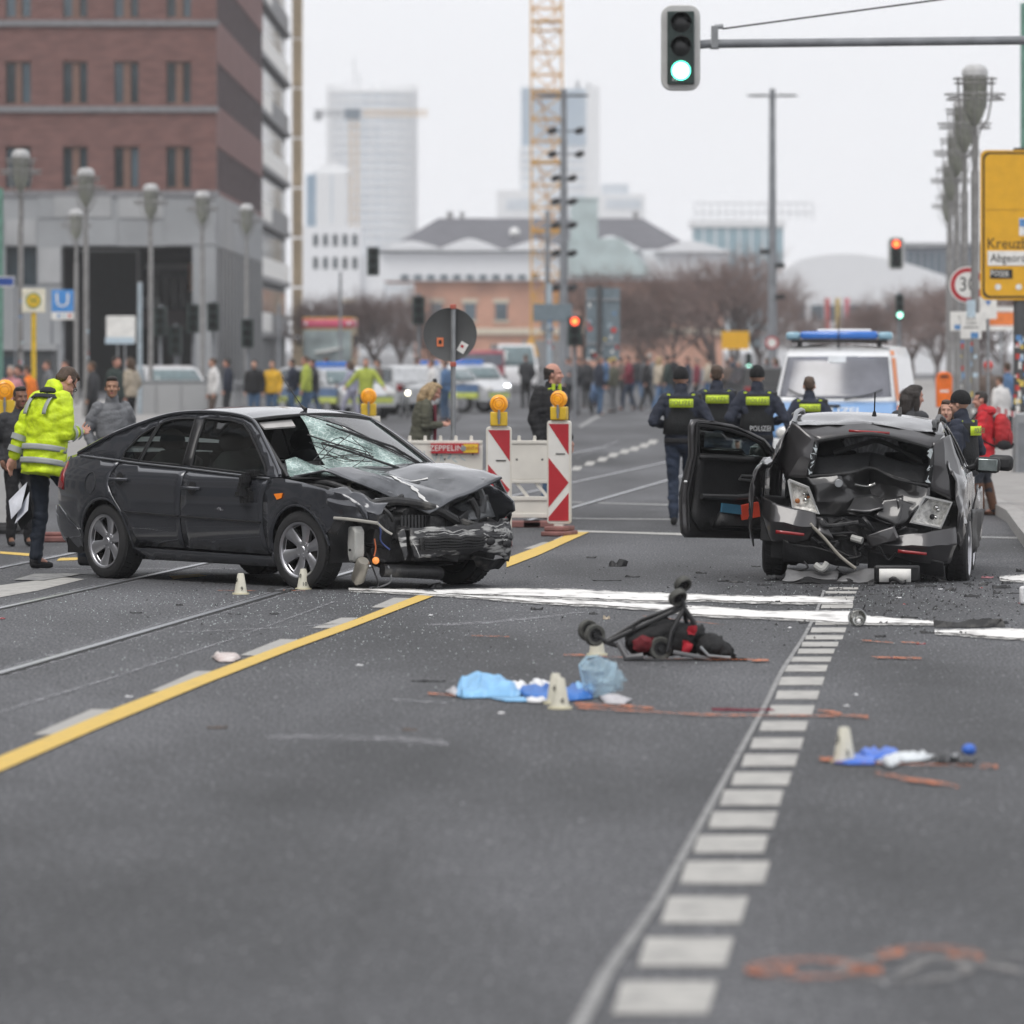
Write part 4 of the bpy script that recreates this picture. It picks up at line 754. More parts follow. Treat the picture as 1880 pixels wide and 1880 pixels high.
for x_ in (-.1, .12): mb = MB(); mb.tube([(x_, 0, 0), (x_, 0, z0)], .03, 8); mb.build('leg', STL, o)
for i, (px, s, top, w_, m_, lb) in enumerate(((257, 66, 520, .07, 'pale', 'pale blue grey post just left of the lamp in front of the passage'), (95, 60, 570, .05, 'g', 'thin grey post between bus stop and U sign'), (330, 58, 610, .035, 'g', 'thin grey post at the foot of the passage'), (512, 50, 560, .05, 'g', 'thin grey post at the foot of the apartment block'), (625, 44, 500, .06, 'g', 'thin dark mast above the bus'))):
    o = thing('post', lb, 'post', at(px, s)); mb = MB(); mb.tube([(0, 0, 0), (0, 0, zat(top, s))], w_, 10); mb.build('shaft', mat('pale_blue_post', (.35, .41, .45), .5) if m_ == 'pale' else GRYP, o); mb = MB(); mb.lathe([(w_ * 1.9, 0), (w_ * 1.9, .05), (w_, .09)], 12); mb.build('base_collar', STL, o); mb = MB(); mb.ball((0, 0, zat(top, s)), (w_, w_, w_ * .6), 10); mb.build('end_cap', STL, o)
# ---- grey backs of overhead traffic signs with stickers
s = 58; o = thing('sign_back', 'large grey back of a traffic sign covered with stickers beside the floodlight pole', 'sign', at(1106, s)); z0, z1 = zat(662, s), zat(529, s); mb = MB(); mb.box((1076 - 1106) / s, (1138 - 1106) / s, -.04, .04, z0, z1); mb.build('panel', mat('grey_sign_back', (.15, .19, .215), .55), o, bevel=.01)
mb = MB()
for z in (z0 + .5, z1 - .4): mb = MB(); mb.box(-.5, .53, -.075, -.042, z, z + .07); mb.build('brace', STL, o, smooth=0)
mb = MB(); mb.tube([(-.1, -.1, 0), (-.1, -.1, z1 + .1)], .08, 10); mb.build('post', mat('sign_post_dark', (.07, .072, .075)), o)
rr = random.Random(9)
for k in range(26): x_, z = rr.uniform(-.45, .48), z0 + (z1 - z0) * rr.random() ** 1.6 * .8; mb = MB(); mb.boxc((x_, -.044, z), (rr.uniform(.06, .16), .003, rr.uniform(.06, .14))); mb.build('sticker', rr.choice(STK), o, smooth=0)
disc(o, .09, (.36, -.05, zat(606, s)), STK[2], 18, .004).name = 'sticker'
s = 55; o = thing('sign_back', 'smaller grey sign back left of the red traffic light', 'sign', at(1012, s)); mb = MB(); mb.box(-.6, .7, -.04, .04, zat(590, s), zat(558, s)); mb.build('panel', mat('grey_sign_back', (.15, .19, .215)), o, bevel=.01); mb = MB(); mb.tube([(-.05, .06, 0), (-.05, .06, zat(520, s))], .09, 10); po = mb.build('post', mat('pale_blue_post', (.35, .41, .45)), o); stickers(po, .09, .8, 2.8, 14, 3)
# small far signs on the right: yellow board, red ring
s = 46; o = thing('yellow_board', 'blurred yellow direction board in the dark trees left of the police van', 'sign', at(1350, s)); mb = MB(); mb.box(-.55, .55, -.03, .03, zat(641, s), zat(608, s)); mb.build('panel', OYL, o); mb = MB(); mb.tube([(0, .06, 0), (0, .06, zat(606, s))], .05, 8); mb.build('post', GRYP, o)
s = 60; o = thing('no_entry_sign', 'blurred round red and white sign just left of the police van roof', 'sign', at(1417, s)); disc(o, .2, (0, -.05, zat(629, s)), RED, 24); disc(o, .14, (0, -.06, zat(629, s)), SWH, 24).name = 'white_face'; mb = MB(); mb.tube([(0, 0, 0), (0, 0, zat(618, s))], .03, 8); mb.build('post', STL, o)
s = 40; o = thing('site_sign', 'blurred yellow triangular site sign at the foot of the crane', 'sign', at(972, s)); mb = MB(); mb.prism([(-.45, 1.6), (.45, 1.6), (.1, 2.6)], -.03, .03, lambda u, v, w: (u, w, v)); mb.build('panel', YEL, o, smooth=0); mb = MB(); mb.tube([(0, .05, 0), (0, .05, 2.2)], .04, 8); mb.build('post', STL, o)
# ---- orange litter bin
s = 100; o = thing('litter_bin', 'orange litter bin hanging beside the lamp posts', 'bin', at(1733, s)); ORA = mat('bin_orange', (.78, .16, .015), .4)
z0, z1 = zat(748, s), zat(684, s); mb = MB(); pl = [(-.14, z0), (.13, z0), (.15, z1 - .1), (.11, z1 - .01), (.04, z1 + .015), (-.04, z1 + .015), (-.11, z1 - .01), (-.15, z1 - .1)]; mb.prism(pl, -.14, .12, lambda u, v, w: (u, w, v)); mb.build('bin_body', ORA, o, bevel=.02); mb = MB(); mb.prism([(-.08, z1 - .09), (.08, z1 - .09), (.06, z1 - .05), (-.06, z1 - .05)], -.15, -.1405, lambda u, v, w: (u, w, v)); mb.build('opening', BLK, o, smooth=0)
mb = MB(); mb.boxc((0, -.1415, z0 + .3), (.16, .002, .04)); mb.build('slogan', SWH, o, smooth=0); mb = MB(); mb.tube([(.0, .16, 0), (.0, .16, z1 - .1)], .03, 8); mb.build('post', STL, o)
# ---- site barriers
def beacon(par, loc, k=1.0):
    x, y, z = loc; mb = MB(); mb.box(x - .085 * k, x + .085 * k, y - .06, y + .06, z, z + .14 * k); b_ = mb.build('lamp_base', YLW, par, bevel=.012)
    M = Matrix.Translation((x, y - .03, z + .22 * k)) @ Matrix.Rotation(R(90), 4, 'X')
    mb = MB(); mb.lathe([(0, .05), (.05 * k, .047), (.075 * k, .035), (.088 * k, .01), (.09 * k, 0), (.088 * k, -.03), (.07 * k, -.06), (0, -.07)], 28, M); mb.build('amber_lens', AMB, par)
    for rr_ in (.03, .055): mb = MB(); mb.lathe([(rr_ * k, .048), (rr_ * k + .006, .05), (rr_ * k + .012, .046)], 24, M); mb.build('lens_ring', AMB2, par)
    mb = MB(); mb.tube([(x, y - .075, z + .02), (x, y - .075, z + .16 * k)], .012, 8); mb.boxc((x, y - .07, z + .1 * k), (.03, .02, .05)); mb.build('lamp_bolt', STL, par)
AMB = mat('amber_lens', (.85, .36, .02), .2, var=.12, vs=30, emit=(1, .4, .02), es=.12); AMB2 = mat('amber_lens_ring', (.78, .28, .01), .25, var=.1)
FOOT = mat('recycled_rubber_foot', (.22, .10, .09), .85, var=.2)
RW = mat('reflective_white', (.70, .69, .66), .5, var=.06)
def vane(px, s, ztop, zbot, rz, label, lampk, w_=.255, flip=1, lamp_=True):
    o = thing('warning_beacon', label, 'traffic beacon', at(px, s), rz, 'red and white warning beacons of the road works')
    hw = w_ / 2; mb = MB(); mb.prism(rr_poly(-hw, hw, zbot, ztop, .035), -.03, .03, lambda u, v, w: (u, w, v)); mb.build('panel', CREAM, o, bevel=.008)
    mb = MB(); mb.box(-hw + .018, hw - .018, -.034, -.0305, zbot + .03, ztop - .03); mb.build('white_field', RW, o, smooth=0)
    b, z0_, z1_ = hw - .02, zbot + .035, ztop - .035; hgt = z1_ - z0_; u = hgt / 3.3
    def tri(p): mb = MB(); mb.prism([(x * flip, z) for x, z in p], -.038, -.0345, lambda u, v, w: (u, w, v)); mb.build('red_stripe', RED, o, smooth=0)
    tri([(-b, z1_), (b, z1_), (b, z1_ - u * 1.05)]); tri([(-b, z1_ - u * 1.15), (b, z1_ - u * 2.0), (-b, z1_ - u * 2.85)]); tri([(b, z1_ - u * 2.35), (b, z0_), (-b, z0_), (-b, z0_ + u * .12)])
    mb = MB(); mb.box(-.13, .13, -.3, .3, 0, .05); mb.box(-.11, .11, -.24, .24, .05, .1); mb.build('foot', FOOT, o, bevel=.015); mb = MB(); mb.box(-.05, .05, -.03, .03, .1, zbot); mb.build('socket', CREAM, o, smooth=0)
    mb = MB(); mb.boxc((.02 * flip, -.0395, z1_ - u * 1.02), (.1, .002, .012)); mb.build('print', STK[4], o, smooth=0)
    if lamp_: beacon(o, (0, 0, ztop + .005), lampk)
    return o
vane(916, 186, zat(783, 186), .14, 0, 'warning beacon with amber lamp directly behind the crushed bonnet', 1.0)
vane(1027, 176, zat(772, 176), .12, R(-14), 'warning beacon with amber lamp in front of the balding man, right of the first', 1.0)
o = thing('warning_lamp_post', 'short cream barrier post with an amber lamp behind the saloon roof', 'traffic beacon', at(677, 150)); mb = MB(); mb.box(-.14, .14, -.06, .06, .06, zat(764, 150)); mb.build('post', CREAM, o, bevel=.01); beacon(o, (0, 0, zat(764, 150)), 1.1); mb = MB(); mb.box(-.2, .2, -.3, .3, 0, .07); mb.build('foot', FOOT, o, bevel=.01)
o = thing('barrier_block', 'pale concrete-look barrier block with an amber lamp at the left edge of the road works', 'barrier', at(6, 174)); mb = MB(); mb.box(-.35, .17, -.12, .12, .1, zat(764, 174)); mb.build('block', mat('pale_barrier', (.52, .52, .51), .75, var=.08), o, bevel=.015); beacon(o, (.02, 0, zat(764, 174)), 1.25)
mb = MB(); mb.box(-.4, .27, -.2, .2, 0, .12); mb.box(-.1, .2, -.215, -.2, .03, .09); mb.build('foot', mat('dark_rubber_foot', (.05, .05, .052), .8), o, bevel=.015)
o = thing('rubber_foot', 'dull red rubber foot plate lying behind the rear wheel of the saloon', 'foot plate', at(92, 182), R(10)); mb = MB(); mb.box(-.24, .24, -.16, .16, 0, .06); mb.build('plate', FOOT, o, bevel=.015); mb = MB(); mb.box(-.12, .12, -.1, .1, .06, .1); mb.build('raised_block', FOOT, o, bevel=.015)
def fence(px0, px1, s, label, sign):
    o = thing('site_barrier', label, 'barrier', at((px0 + px1) / 2, s), 0, 'cream plastic site barriers'); W_ = (px1 - px0) / s / 2; zt, zb = zat(810, s), .10
    mb = MB(); mb.box(-W_, W_, -.025, .025, zt - .42, zt - .03); mb.build('top_panel', CREAM, o, bevel=.008)
    for z0, z1 in ((zt - .03, zt + .008), (zt - .46, zt - .421), (zb + .19, zb + .235), (zb, zb + .05)): mb = MB(); mb.box(-W_, W_, -.035, .035, z0, z1); mb.build('rail', CREAM, o, bevel=.006)
    mb = MB(); mb.box(-W_, W_, -.02, .02, zb + .051, zb + .189); mb.build('lower_panel', CREAM, o, smooth=0)
    n = max(2, int(2 * W_ / .145)); z0, z1 = zb + .236, zt - .461
    for k in range(n):
        x = -W_ + 2 * W_ * (k + .2) / n; mb = MB(); mb.prism([(x, z1), (x + .045, z1), (x + .16, z0), (x + .115, z0)], -.018, .018, lambda u, v, w: (u, w, v)); mb.build('slat', CREAM, o, smooth=0)
    for k in range(int(2 * W_ / .17)): x = -W_ + .09 + k * .17; mb = MB(); mb.lathe([(.0, .055), (.016, .05), (.02, .0)], 10, Matrix.Translation((x, 0, zt + .008))); mb.build('peg', CREAM, o)
    for x in (-W_ + .15, W_ - .12): mb = MB(); mb.box(x - .18, x + .18, -.22, .22, 0, .07); mb.build('foot', FOOT, o, bevel=.012)
    for x in (-W_ * .7, W_ * .6): M = Matrix.Translation((x, -.027, zt - .2)) @ Matrix.Rotation(R(90), 4, 'X'); mb = MB(); mb.lathe([(0, .003), (.012, 0)], 10, M); mb.build('bolt_hole', BLK, o)
    return o
fl = fence(540, 886, 166, 'long cream site barrier behind the bonnet, carrying the red ZEPPELIN board', True)
s = 166; cx = (540 + 886) / 2; o = thing('company_board', 'red and yellow board reading ZEPPELIN hung on the cream barrier', 'sign', (at(835, s).x, F / s - .05, zat(823, s))); W_ = 44 / s
mb = MB(); mb.box(-W_, W_, -.012, .01, -.057, .057); mb.build('board', RED, o, bevel=.003); mb = MB(); mb.box(W_ * .36, W_ - .008, -.0155, -.0125, -.048, .048); mb.build('yellow_field', YLW, o, smooth=0); text('lettering', 'ZEPPELIN', .088, SWH, o, (-W_ * .36, -.014, 0), (R(90), 0, 0), .001, 'CENTER', 1.02); text('lettering', 'RENTAL', .05, mat('print_dark_red', (.35, .06, .03)), o, (W_ * .72, -.017, 0), (R(90), 0, 0), .001, 'CENTER', .9); disc(o, .03, (W_ * .36, -.016, 0), STL, 16, .003).name = 'emblem'
for x in (-W_ * .75, W_ * .75): mb = MB(); mb.boxc((x, -.008, -.065), (.02, .012, .02)); mb.build('clip', BLK, o, smooth=0)
mb = MB(); rr = random.Random(4)
for k in range(7): x = (770 - 713 + k * 13) / s; pts = [(x + rr.uniform(-.04, .04), -.0275, zat(838, s) + rr.uniform(-.07, .07)) for _ in range(4)]; mb.tube(cr(pts, 4), .004, 4)
mb.build('graffiti', mat('graffiti_blue', (.25, .42, .5), .6), fl)
fence(938, 1010, 168, 'short cream site barrier with diagonal slats between the two beacons', False); fence(1046, 1060, 168, 'stub of cream barrier right of the beacons', False) if False else None
# concrete walls of the subway entrance, pedestrian railing (left)
s = 66; o = thing('subway_wall', 'low pale concrete wall of the underground entrance behind the saloon', 'wall', at(330, s)); mb = MB(); mb.box(-1.4, 1.5, 0, .3, 0, zat(702, s)); mb.build('wall_panel', STONE2, o, bevel=.02); mb = MB(); mb.box(-1.45, 1.55, -.03, .33, zat(702, s), zat(698, s)); mb.build('coping', STONE, o, smooth=0)
for k in range(4): mb = MB(); mb.box(-1.3 + k * .7, -.68 + k * .7, -.03, -.002, .1, zat(707, s)); mb.build('stone_panel', STONE2, o, bevel=.008)
s = 64; o = thing('railing', 'thin grey pedestrian railing behind the saloon roof', 'railing', at(450, s)); mb = MB(); mb.tube([(-.6, 0, .98), (.9, 0, .98)], .025, 8); mb.build('rail', STL, o); mb = MB(); mb.tube([(-.6, 0, .15), (.9, 0, .15)], .02, 8); mb.build('rail', STL, o)
for k in range(10): mb = MB(); mb.tube([(-.55 + k * .155, 0, 0), (-.55 + k * .155, 0, .98)], .012, 6); mb.build('bar', STL, o)
# dark opening and advertising pillar behind crowd (left edge)
s = 62; o = thing('kiosk', 'dark shuttered kiosk at the left edge behind the bus stop', 'kiosk', at(35, s)); mb = MB(); mb.box(-.9, 1.0, 0, 2, 0, 1.9); mb.build('body', mat('kiosk_dark', (.05, .055, .06), .6), o, bevel=.02); mb = MB(); mb.box(-1, 1.1, -.1, 2.1, 1.9, 2.1); mb.build('roof', STONE, o, smooth=0); mb = MB(); mb.box(-.7, .1, -.03, 0, .9, 1.7); mb.build('window', WG, o, smooth=0)
# police tape on the right
o = thing('barrier_tape', 'red and white barrier tape stretched to the sticker-covered post', 'tape'); a = at(1830, 150, zat(752, 150)); b = at(1874, 115, zat(764, 115)) + Vector((0, -.12, 0)); b2_ = at(1960, 120, zat(775, 120))
pts = [a + (b - a) * i / 8 for i in range(9)] + [b + (b2_ - b) * i / 6 for i in range(1, 7)]
for k in range(14):
    p, q = pts[k], pts[k + 1]; mb = MB(); up_ = Vector((0, 0, .04)); mb.add([p - up_, q - up_, q + up_, p + up_], [(0, 1, 2, 3)]); mb.build('tape_band', RED if k % 2 == 0 else SWH, o, smooth=0, solid=.002)
o = thing('parking_meter_box', 'grey steel cabinet standing at the right edge below the tape', 'cabinet', at(1885, 124)); mb = MB(); mb.box(-.2, .35, -.2, .2, 0, 1.0); mb.build('body', STL, o, bevel=.02); mb = MB(); mb.box(-.14, .28, -.21, -.2, .12, .85); mb.build('door', GRYP, o, smooth=0)
# ================================================================ the crashed saloon (front right corner towards us)
PNT = mat('dark_grey_car_paint', (.050, .053, .062), .27, metal=.45, var=.06, vs=1.5, coat=1.0, spec=.3); PNT2 = mat('brown_grey_car_paint', (.050, .048, .050), .38, metal=.5, var=.08, vs=1.5, coat=.9, spec=.3)
TRIM = mat('dull_black_trim', (.018, .018, .019), .45); LITE = mat('scraped_plastic', (.02, .02, .021), .5, col2=(.12, .115, .105), vs=7, ramp=(.52, .72), bump=.4, bs=20)
SCUF = mat('scraped_bumper', (.022, .022, .024), .42, col2=(.36, .36, .35), vs=9, ramp=(.52, .6), bump=.6, bs=14, det=9, stretch=(1, .5, 2.4)); JUNK = mat('engine_bay_black', (.009, .009, .01), .55, col2=(.04, .04, .042), vs=14, bump=.6, bs=24)
GLS = glass('car_side_glass', (.58, .66, .62), .1); GLD = glass('dark_privacy_glass', (.16, .19, .18), .5); WSG = glass('windscreen_glass', (.62, .74, .70), 1.4)
CHR = mat('bright_metal', (.62, .62, .6), .18, metal=1, var=.1); REDL = mat('tail_lamp_red', (.24, .008, .01), .15, var=.1, coat=.6); ORL = mat('orange_lamp', (.75, .2, .02), .2, var=0, emit=(1, .25, .02), es=.15); SEAT = mat('seat_cloth', (.022, .022, .025), .9)
def cracked(name):
    m = bpy.data.materials.new(name); m.use_nodes = True; t = m.node_tree; b = t.nodes['Principled BSDF']; l = t.links.new
    tcn = t.nodes.new('ShaderNodeTexCoord'); a = t.nodes.new('ShaderNodeTexVoronoi'); a.feature = 'DISTANCE_TO_EDGE'; a.inputs['Scale'].default_value = 26
    n = t.nodes.new('ShaderNodeTexNoise'); n.inputs['Scale'].default_value = 5; n.inputs['Detail'].default_value = 7
    mi = t.nodes.new('ShaderNodeMixRGB'); mi.inputs['Fac'].default_value = .12; l(tcn.outputs['Object'], mi.inputs['Color1']); l(n.outputs['Color'], mi.inputs['Color2']); l(mi.outputs[0], a.inputs['Vector']); l(tcn.outputs['Object'], n.inputs['Vector'])
    r = t.nodes.new('ShaderNodeValToRGB'); e = r.color_ramp.elements; e[0].position = .0; e[1].position = .09; e[0].color = (.74, .82, .8, 1); e[1].color = (.36, .47, .45, 1); l(a.outputs['Distance'], r.inputs['Fac'])
    r2 = t.nodes.new('ShaderNodeValToRGB'); e = r2.color_ramp.elements; e[0].position = .38; e[1].position = .62; e[0].color = (.45, .52, .5, 1); e[1].color = (1.1, 1.12, 1.1, 1); l(n.outputs['Fac'], r2.inputs['Fac'])
    q = t.nodes.new('ShaderNodeMixRGB'); q.blend_type = 'MULTIPLY'; q.inputs['Fac'].default_value = 1; l(r.outputs[0], q.inputs['Color1']); l(r2.outputs[0], q.inputs['Color2']); l(q.outputs[0], b.inputs['Base Color'])
    r3 = t.nodes.new('ShaderNodeValToRGB'); e = r3.color_ramp.elements; e[0].position = .3; e[1].position = .6; e[0].color = (.6,) * 3 + (1,); e[1].color = (1,) * 3 + (1,); l(n.outputs['Fac'], r3.inputs['Fac']); l(r3.outputs[0], b.inputs['Alpha'])
    b.inputs['Roughness'].default_value = .25; bp = t.nodes.new('ShaderNodeBump'); bp.inputs['Strength'].default_value = .5; bp.inputs['Distance'].default_value = .01; l(a.outputs['Distance'], bp.inputs['Height']); l(bp.outputs[0], b.inputs['Normal']); return m
CRK = cracked('shattered_glass')
def wheel(par, loc, yaw, rr=.316, wd=.23, side=-1, spokes=6, rimr=.225, cam=0.0):
    """wheel part: brake disc and barrel; tyre and rim are its children. side -1: outer face towards -y"""
    M = Matrix.Rotation(R(90 if side < 0 else -90), 4, 'X')
    mb = MB(); mb.lathe([(0, -.06), (.15, -.06), (.15, -.04), (.2, -.08), (rimr - .012, -.09), (rimr - .012, .05), (rimr - .03, .05), (rimr - .03, -.05), (.02, -.05)], 30, M); mb.box(.08, .17, -.05 if side < 0 else -.02, .02 if side < 0 else .05, -.05, .06)
    w_ = mb.build('wheel', mat('brake_steel', (.025, .024, .023), .55, metal=.5), par, loc=loc, rot=(cam, 0, yaw))
    h = wd / 2; pr = [(rimr - .004, -h * .8), (rimr + .01, -h), (rr - .045, -h - .004), (rr - .012, -h + .012), (rr, -h + .035), (rr + .001, 0), (rr, h - .035), (rr - .012, h - .012), (rr - .045, h + .004), (rimr + .01, h), (rimr - .004, h * .8)]
    mb = MB(); mb.lathe(pr, 48, M); n0 = 26
    for k in range(44):                                       # tread blocks
        a = 2 * math.pi * k / 44
        for y0, y1 in ((-h + .03, -.012), (.012, h - .03)):
            P = [M @ Vector((rq * math.cos(a + da), rq * math.sin(a + da), zz)) for rq in (rr - .004, rr + .006) for da, zz in ((0, y0), (.1, y0), (.06 + .1, y1), (.06, y1))]
            mb.add(P, [(3, 2, 1, 0), (4, 5, 6, 7), (0, 1, 5, 4), (1, 2, 6, 5), (2, 3, 7, 6), (3, 0, 4, 7)])
    mb.build('tyre', RUB, w_, smooth=35, fix=False)
    mb = MB(); mb.lathe([(rimr - .02, h * .6), (rimr - .018, h * .86), (rimr - .008, h * .95), (rimr + .004, h * .98), (rimr + .004, h * .8), (rimr - .022, h * .55)], 48, M); mb.lathe([(0, h * .72), (.03, h * .72), (.036, h * .66), (.07, h * .62), (.075, h * .4)], 24, M)
    for k in range(spokes):
        a = 2 * math.pi * k / spokes + .3
        def sp(u, v, w):
            r_ = .05 + (rimr - .07) * u; hw_ = (.034 + .026 * u ** 1.5) * v; rc = Matrix.Rotation(a, 4, 'Z') @ Vector((r_, hw_, h * (.62 + .22 * u * u) - (1 - w) * .03 - abs(v) ** 3 * .016)); return M @ rc
        for w in (1,): mb.grid(lambda u, v: sp(u, -1 + 2 * v, 1), 6, 4)
        for vv in (-1, 1): mb.grid(lambda u, v: sp(u, vv, 1 - v), 6, 1)
        for zc_ in (0,): q = Matrix.Rotation(a + math.pi / spokes, 4, 'Z') @ Vector((.056, 0, h * .63)); mb.ball(M @ q, .0085, 6)
    rim = mb.build('rim', ALU, w_, smooth=35)
    return w_
def shell(W, par, name, poly, m, side, step=.06, holes=(), inset_=.004, fn=None, solid=.012, push=0.0, smooth=35):
    pl = inset(poly, inset_) if inset_ else poly
    P, T = fill(pl, step, holes); mb = MB(); f = fn or (lambda v: v)
    mb.add([f(Vector((x, side * (W(x, z) + push), z))) for x, z in P], T); o = mb.build(name, m, par, smooth=smooth)
    o.data.update(); n = sum((p.normal.y for p in o.data.polygons)) * side
    if n < 0: o.data.flip_normals()
    if solid: q = o.modifiers.new('solid', 'SOLIDIFY'); q.thickness = solid; q.offset = -1
    return o
def arch(cx, cz, r, a0, a1, n=14): return [(cx + r * math.cos(R(a0 + (a1 - a0) * i / n)), cz + r * math.sin(R(a0 + (a1 - a0) * i / n))) for i in range(n + 1)]
WR, WF, CZ = -1.377, 1.377, .31
def WM(x, z):
    b = .895 - .17 * max(0, (-1.45 - x) / .88) ** 2 - .15 * max(0, (x - 1.45) / .75) ** 2
    if z < .5: b -= .055 * ((.5 - z) / .33) ** 2
    b -= .018 * ((z - .66) / .25) ** 2 if z < .9 else .0166
    if z > .84: t = min((z - .84) / .1, 1); b -= .045 * t * t
    if z > .94: b -= (z - .94) * .50 + .10 * max(0, z - 1.2)
    for cx in (WR, WF):
        d = math.hypot(x - cx, z - CZ); b += .016 * math.exp(-((d - .41) / .045) ** 2)
    return b
CAR = thing('crashed_saloon', 'dark grey four-door saloon with crumpled bonnet, shattered windscreen and torn-off front bumper', 'car', (-1.91, 48.34, 0), R(-51.2))
front = lambda v: v
def crush(v):                                                 # the front end buckles more the farther forward it lies
    k = max(0, v.x - 1.72)
    if k > 0:
        a = min(1, k / .45); q = noise.noise_vector(v * 5.0); q2 = noise.noise_vector(v * 13.0); v = v + (q * .085 + q2 * .03) * a; v.z -= .06 * a * a; v.y *= 1 - .06 * a
    return v
belt = [(-1.40, 1.015), (-1.0, .992), (-.30, .962), (.35, .928), (.98, .895)]
for sd_ in (-1, 1):
    S_ = lambda nm, pl, m=PNT, **kw: shell(WM, CAR, nm, pl, m, sd_, **kw)
    rarc = arch(WR, CZ, .372, 0, 180); farc = arch(WF, CZ, .372, 180, 12)
    # doors below the belt
    S_('front_door', [(-.255, .285), (.915, .262), (.90, .5), (.905, .73), (.975, .875), (.98, .893), (.35, .926), (-.225, .958), (-.25, .66)], step=.07)
    S_('rear_door', [(-.265, .285), (-.26, .66), (-.235, .958), (-.85, .985), (-1.235, 1.005), (-1.30, .90), (-1.30, .80), (-1.22, .72), (-1.10, .60), (-1.0, .44), (-.985, .285)], step=.07)
    S_('rocker_panel', [(-.99, .275), (.93, .252), (.985, .30), (1.0, .16), (-.98, .17), (-1.0, .29)], PNT, step=.08)
    qp = [(-.995, .30)] + [(x, z) for x, z in arch(WR, CZ, .372, 4, 176)] + [(-1.76, .40), (-2.25, .62), (-2.27, .74), (-2.245, 1.02), (-2.0, 1.055), (-1.75, 1.06), (-1.40, 1.02), (-1.245, 1.0), (-1.31, .90), (-1.31, .80), (-1.23, .715), (-1.11, .595), (-1.01, .44)]
    S_('rear_wing', qp, step=.06)
    S_('rear_bumper', [(-1.755, .285), (-1.765, .395), (-2.25, .612), (-2.345, .60), (-2.33, .44), (-2.26, .30), (-2.05, .245), (-1.78, .24)], step=.06)
    S_('tail_lamp', [(-2.262, .745), (-2.10, .735), (-2.115, .83), (-2.165, .985), (-2.20, .985)], REDL, step=.05, push=.008)
    # greenhouse frame with its window openings
    gh = [(-2.0, 1.048)] + belt + [(1.12, .905), (.93, 1.03), (.72, 1.17), (.55, 1.275), (.38, 1.355), (.15, 1.395), (-.2, 1.415), (-.55, 1.412), (-.85, 1.385), (-1.15, 1.32), (-1.45, 1.235), (-1.75, 1.13)]
    rw = [tuple(p) for p in cr([(-.955, .998), (-.32, .975)], 1)] + [(-.36, 1.15), (-.43, 1.362)] + [tuple(p)[:2] for p in cr([(-.43, 1.362), (-.65, 1.36), (-.83, 1.335), (-.90, 1.31)], 3)][1:]
    qw = [(-1.23, 1.02), (-.985, 1.005), (-.925, 1.29), (-.965, 1.285), (-1.10, 1.215), (-1.235, 1.075)]
    fw = [(-.20, .968), (.64, .924), (.905, .912), (.82, .99), (.60, 1.145), (.42, 1.26), (.28, 1.325), (.10, 1.352), (-.30, 1.366), (-.25, 1.15)]
    for q in (rw, qw, fw): pass
    S_('body_frame', gh, step=.055, holes=[rw, qw, fw], inset_=.002)
    for nm, pl in (('rear_side_window', rw), ('quarter_window', qw), ('front_side_window', fw)):
        S_(nm, pl, GLS, step=.12, inset_=-.01, solid=0, push=-.012)
        tb = MB(); tb.tube([(x, sd_ * (WM(x, z) + .001), z) for x, z in dense(pl + [pl[0]], .08)], .009, 5); tb.build('window_seal', TRIM, CAR)
    # B pillar trim
    S_('pillar_trim', [(-.325, .978), (-.205, .972), (-.255, 1.15), (-.305, 1.362), (-.425, 1.36), (-.365, 1.15)], TRIM, step=.1, push=.004, solid=.004)
    fe = [(.925, .262), (1.002, .30)] + [(x, z) for x, z in arch(WF, CZ, .372, 178, 20)] + [(1.80, .50), (1.98, .58), (2.14, .62), (2.12, .70), (1.95, .765), (1.70, .825), (1.45, .868), (1.12, .90), (.985, .892), (.915, .73), (.91, .5)]
    S_('front_wing', fe, step=.05, fn=crush if sd_ < 0 else None, smooth=30)
    mb = MB(); mb.tube([Vector((p.x, sd_ * (WM(p.x, p.y) + .004), p.y)) for p in cr([(-1.95, 1.035, 0), (-1.40, 1.008, 0), (-1.0, .984, 0), (-.3, .952, 0), (.35, .918, 0), (.98, .886, 0)], 6)], .010, 6); mb.build('belt_highlight', mat('belt_highlight_grey', (.16, .165, .175), .25, metal=.6), CAR)  # pale strip added as a painted sky reflection along the shoulder crease
    for q0, q1 in (((-1.03, .575), (-.275, .553)), ((-.245, .553), (.885, .53))):
        mb = MB(); mb.tube([(q0[0] + (q1[0] - q0[0]) * i / 10, sd_ * (WM(q0[0] + (q1[0] - q0[0]) * i / 10, .555) + .006), q0[1] + (q1[1] - q0[1]) * i / 10) for i in range(11)], .017, 6, sq=.5); mb.build('door_moulding', TRIM, CAR)
    for x, z in ((-1.14, .845), (-.09, .79)):
        mb = MB(); y = sd_ * (WM(x, z) + .012); mb.tube([(x - .12, y - sd_ * .02, z), (x - .10, y + sd_ * .02, z + .002), (x + .09, y + sd_ * .02, z), (x + .115, y - sd_ * .01, z)], .018, 7, sq=.8); mb.build('door_handle', PNT, CAR)
        mb = MB(); M = Matrix.Translation((x + .005, sd_ * (WM(x, z) + .002), z - .0)) @ Matrix.Rotation(R(90), 4, 'X'); mb.lathe([(0, .003), (.045, .003), (.058, 0)], 18, M); mb.build('handle_recess', TRIM, CAR)
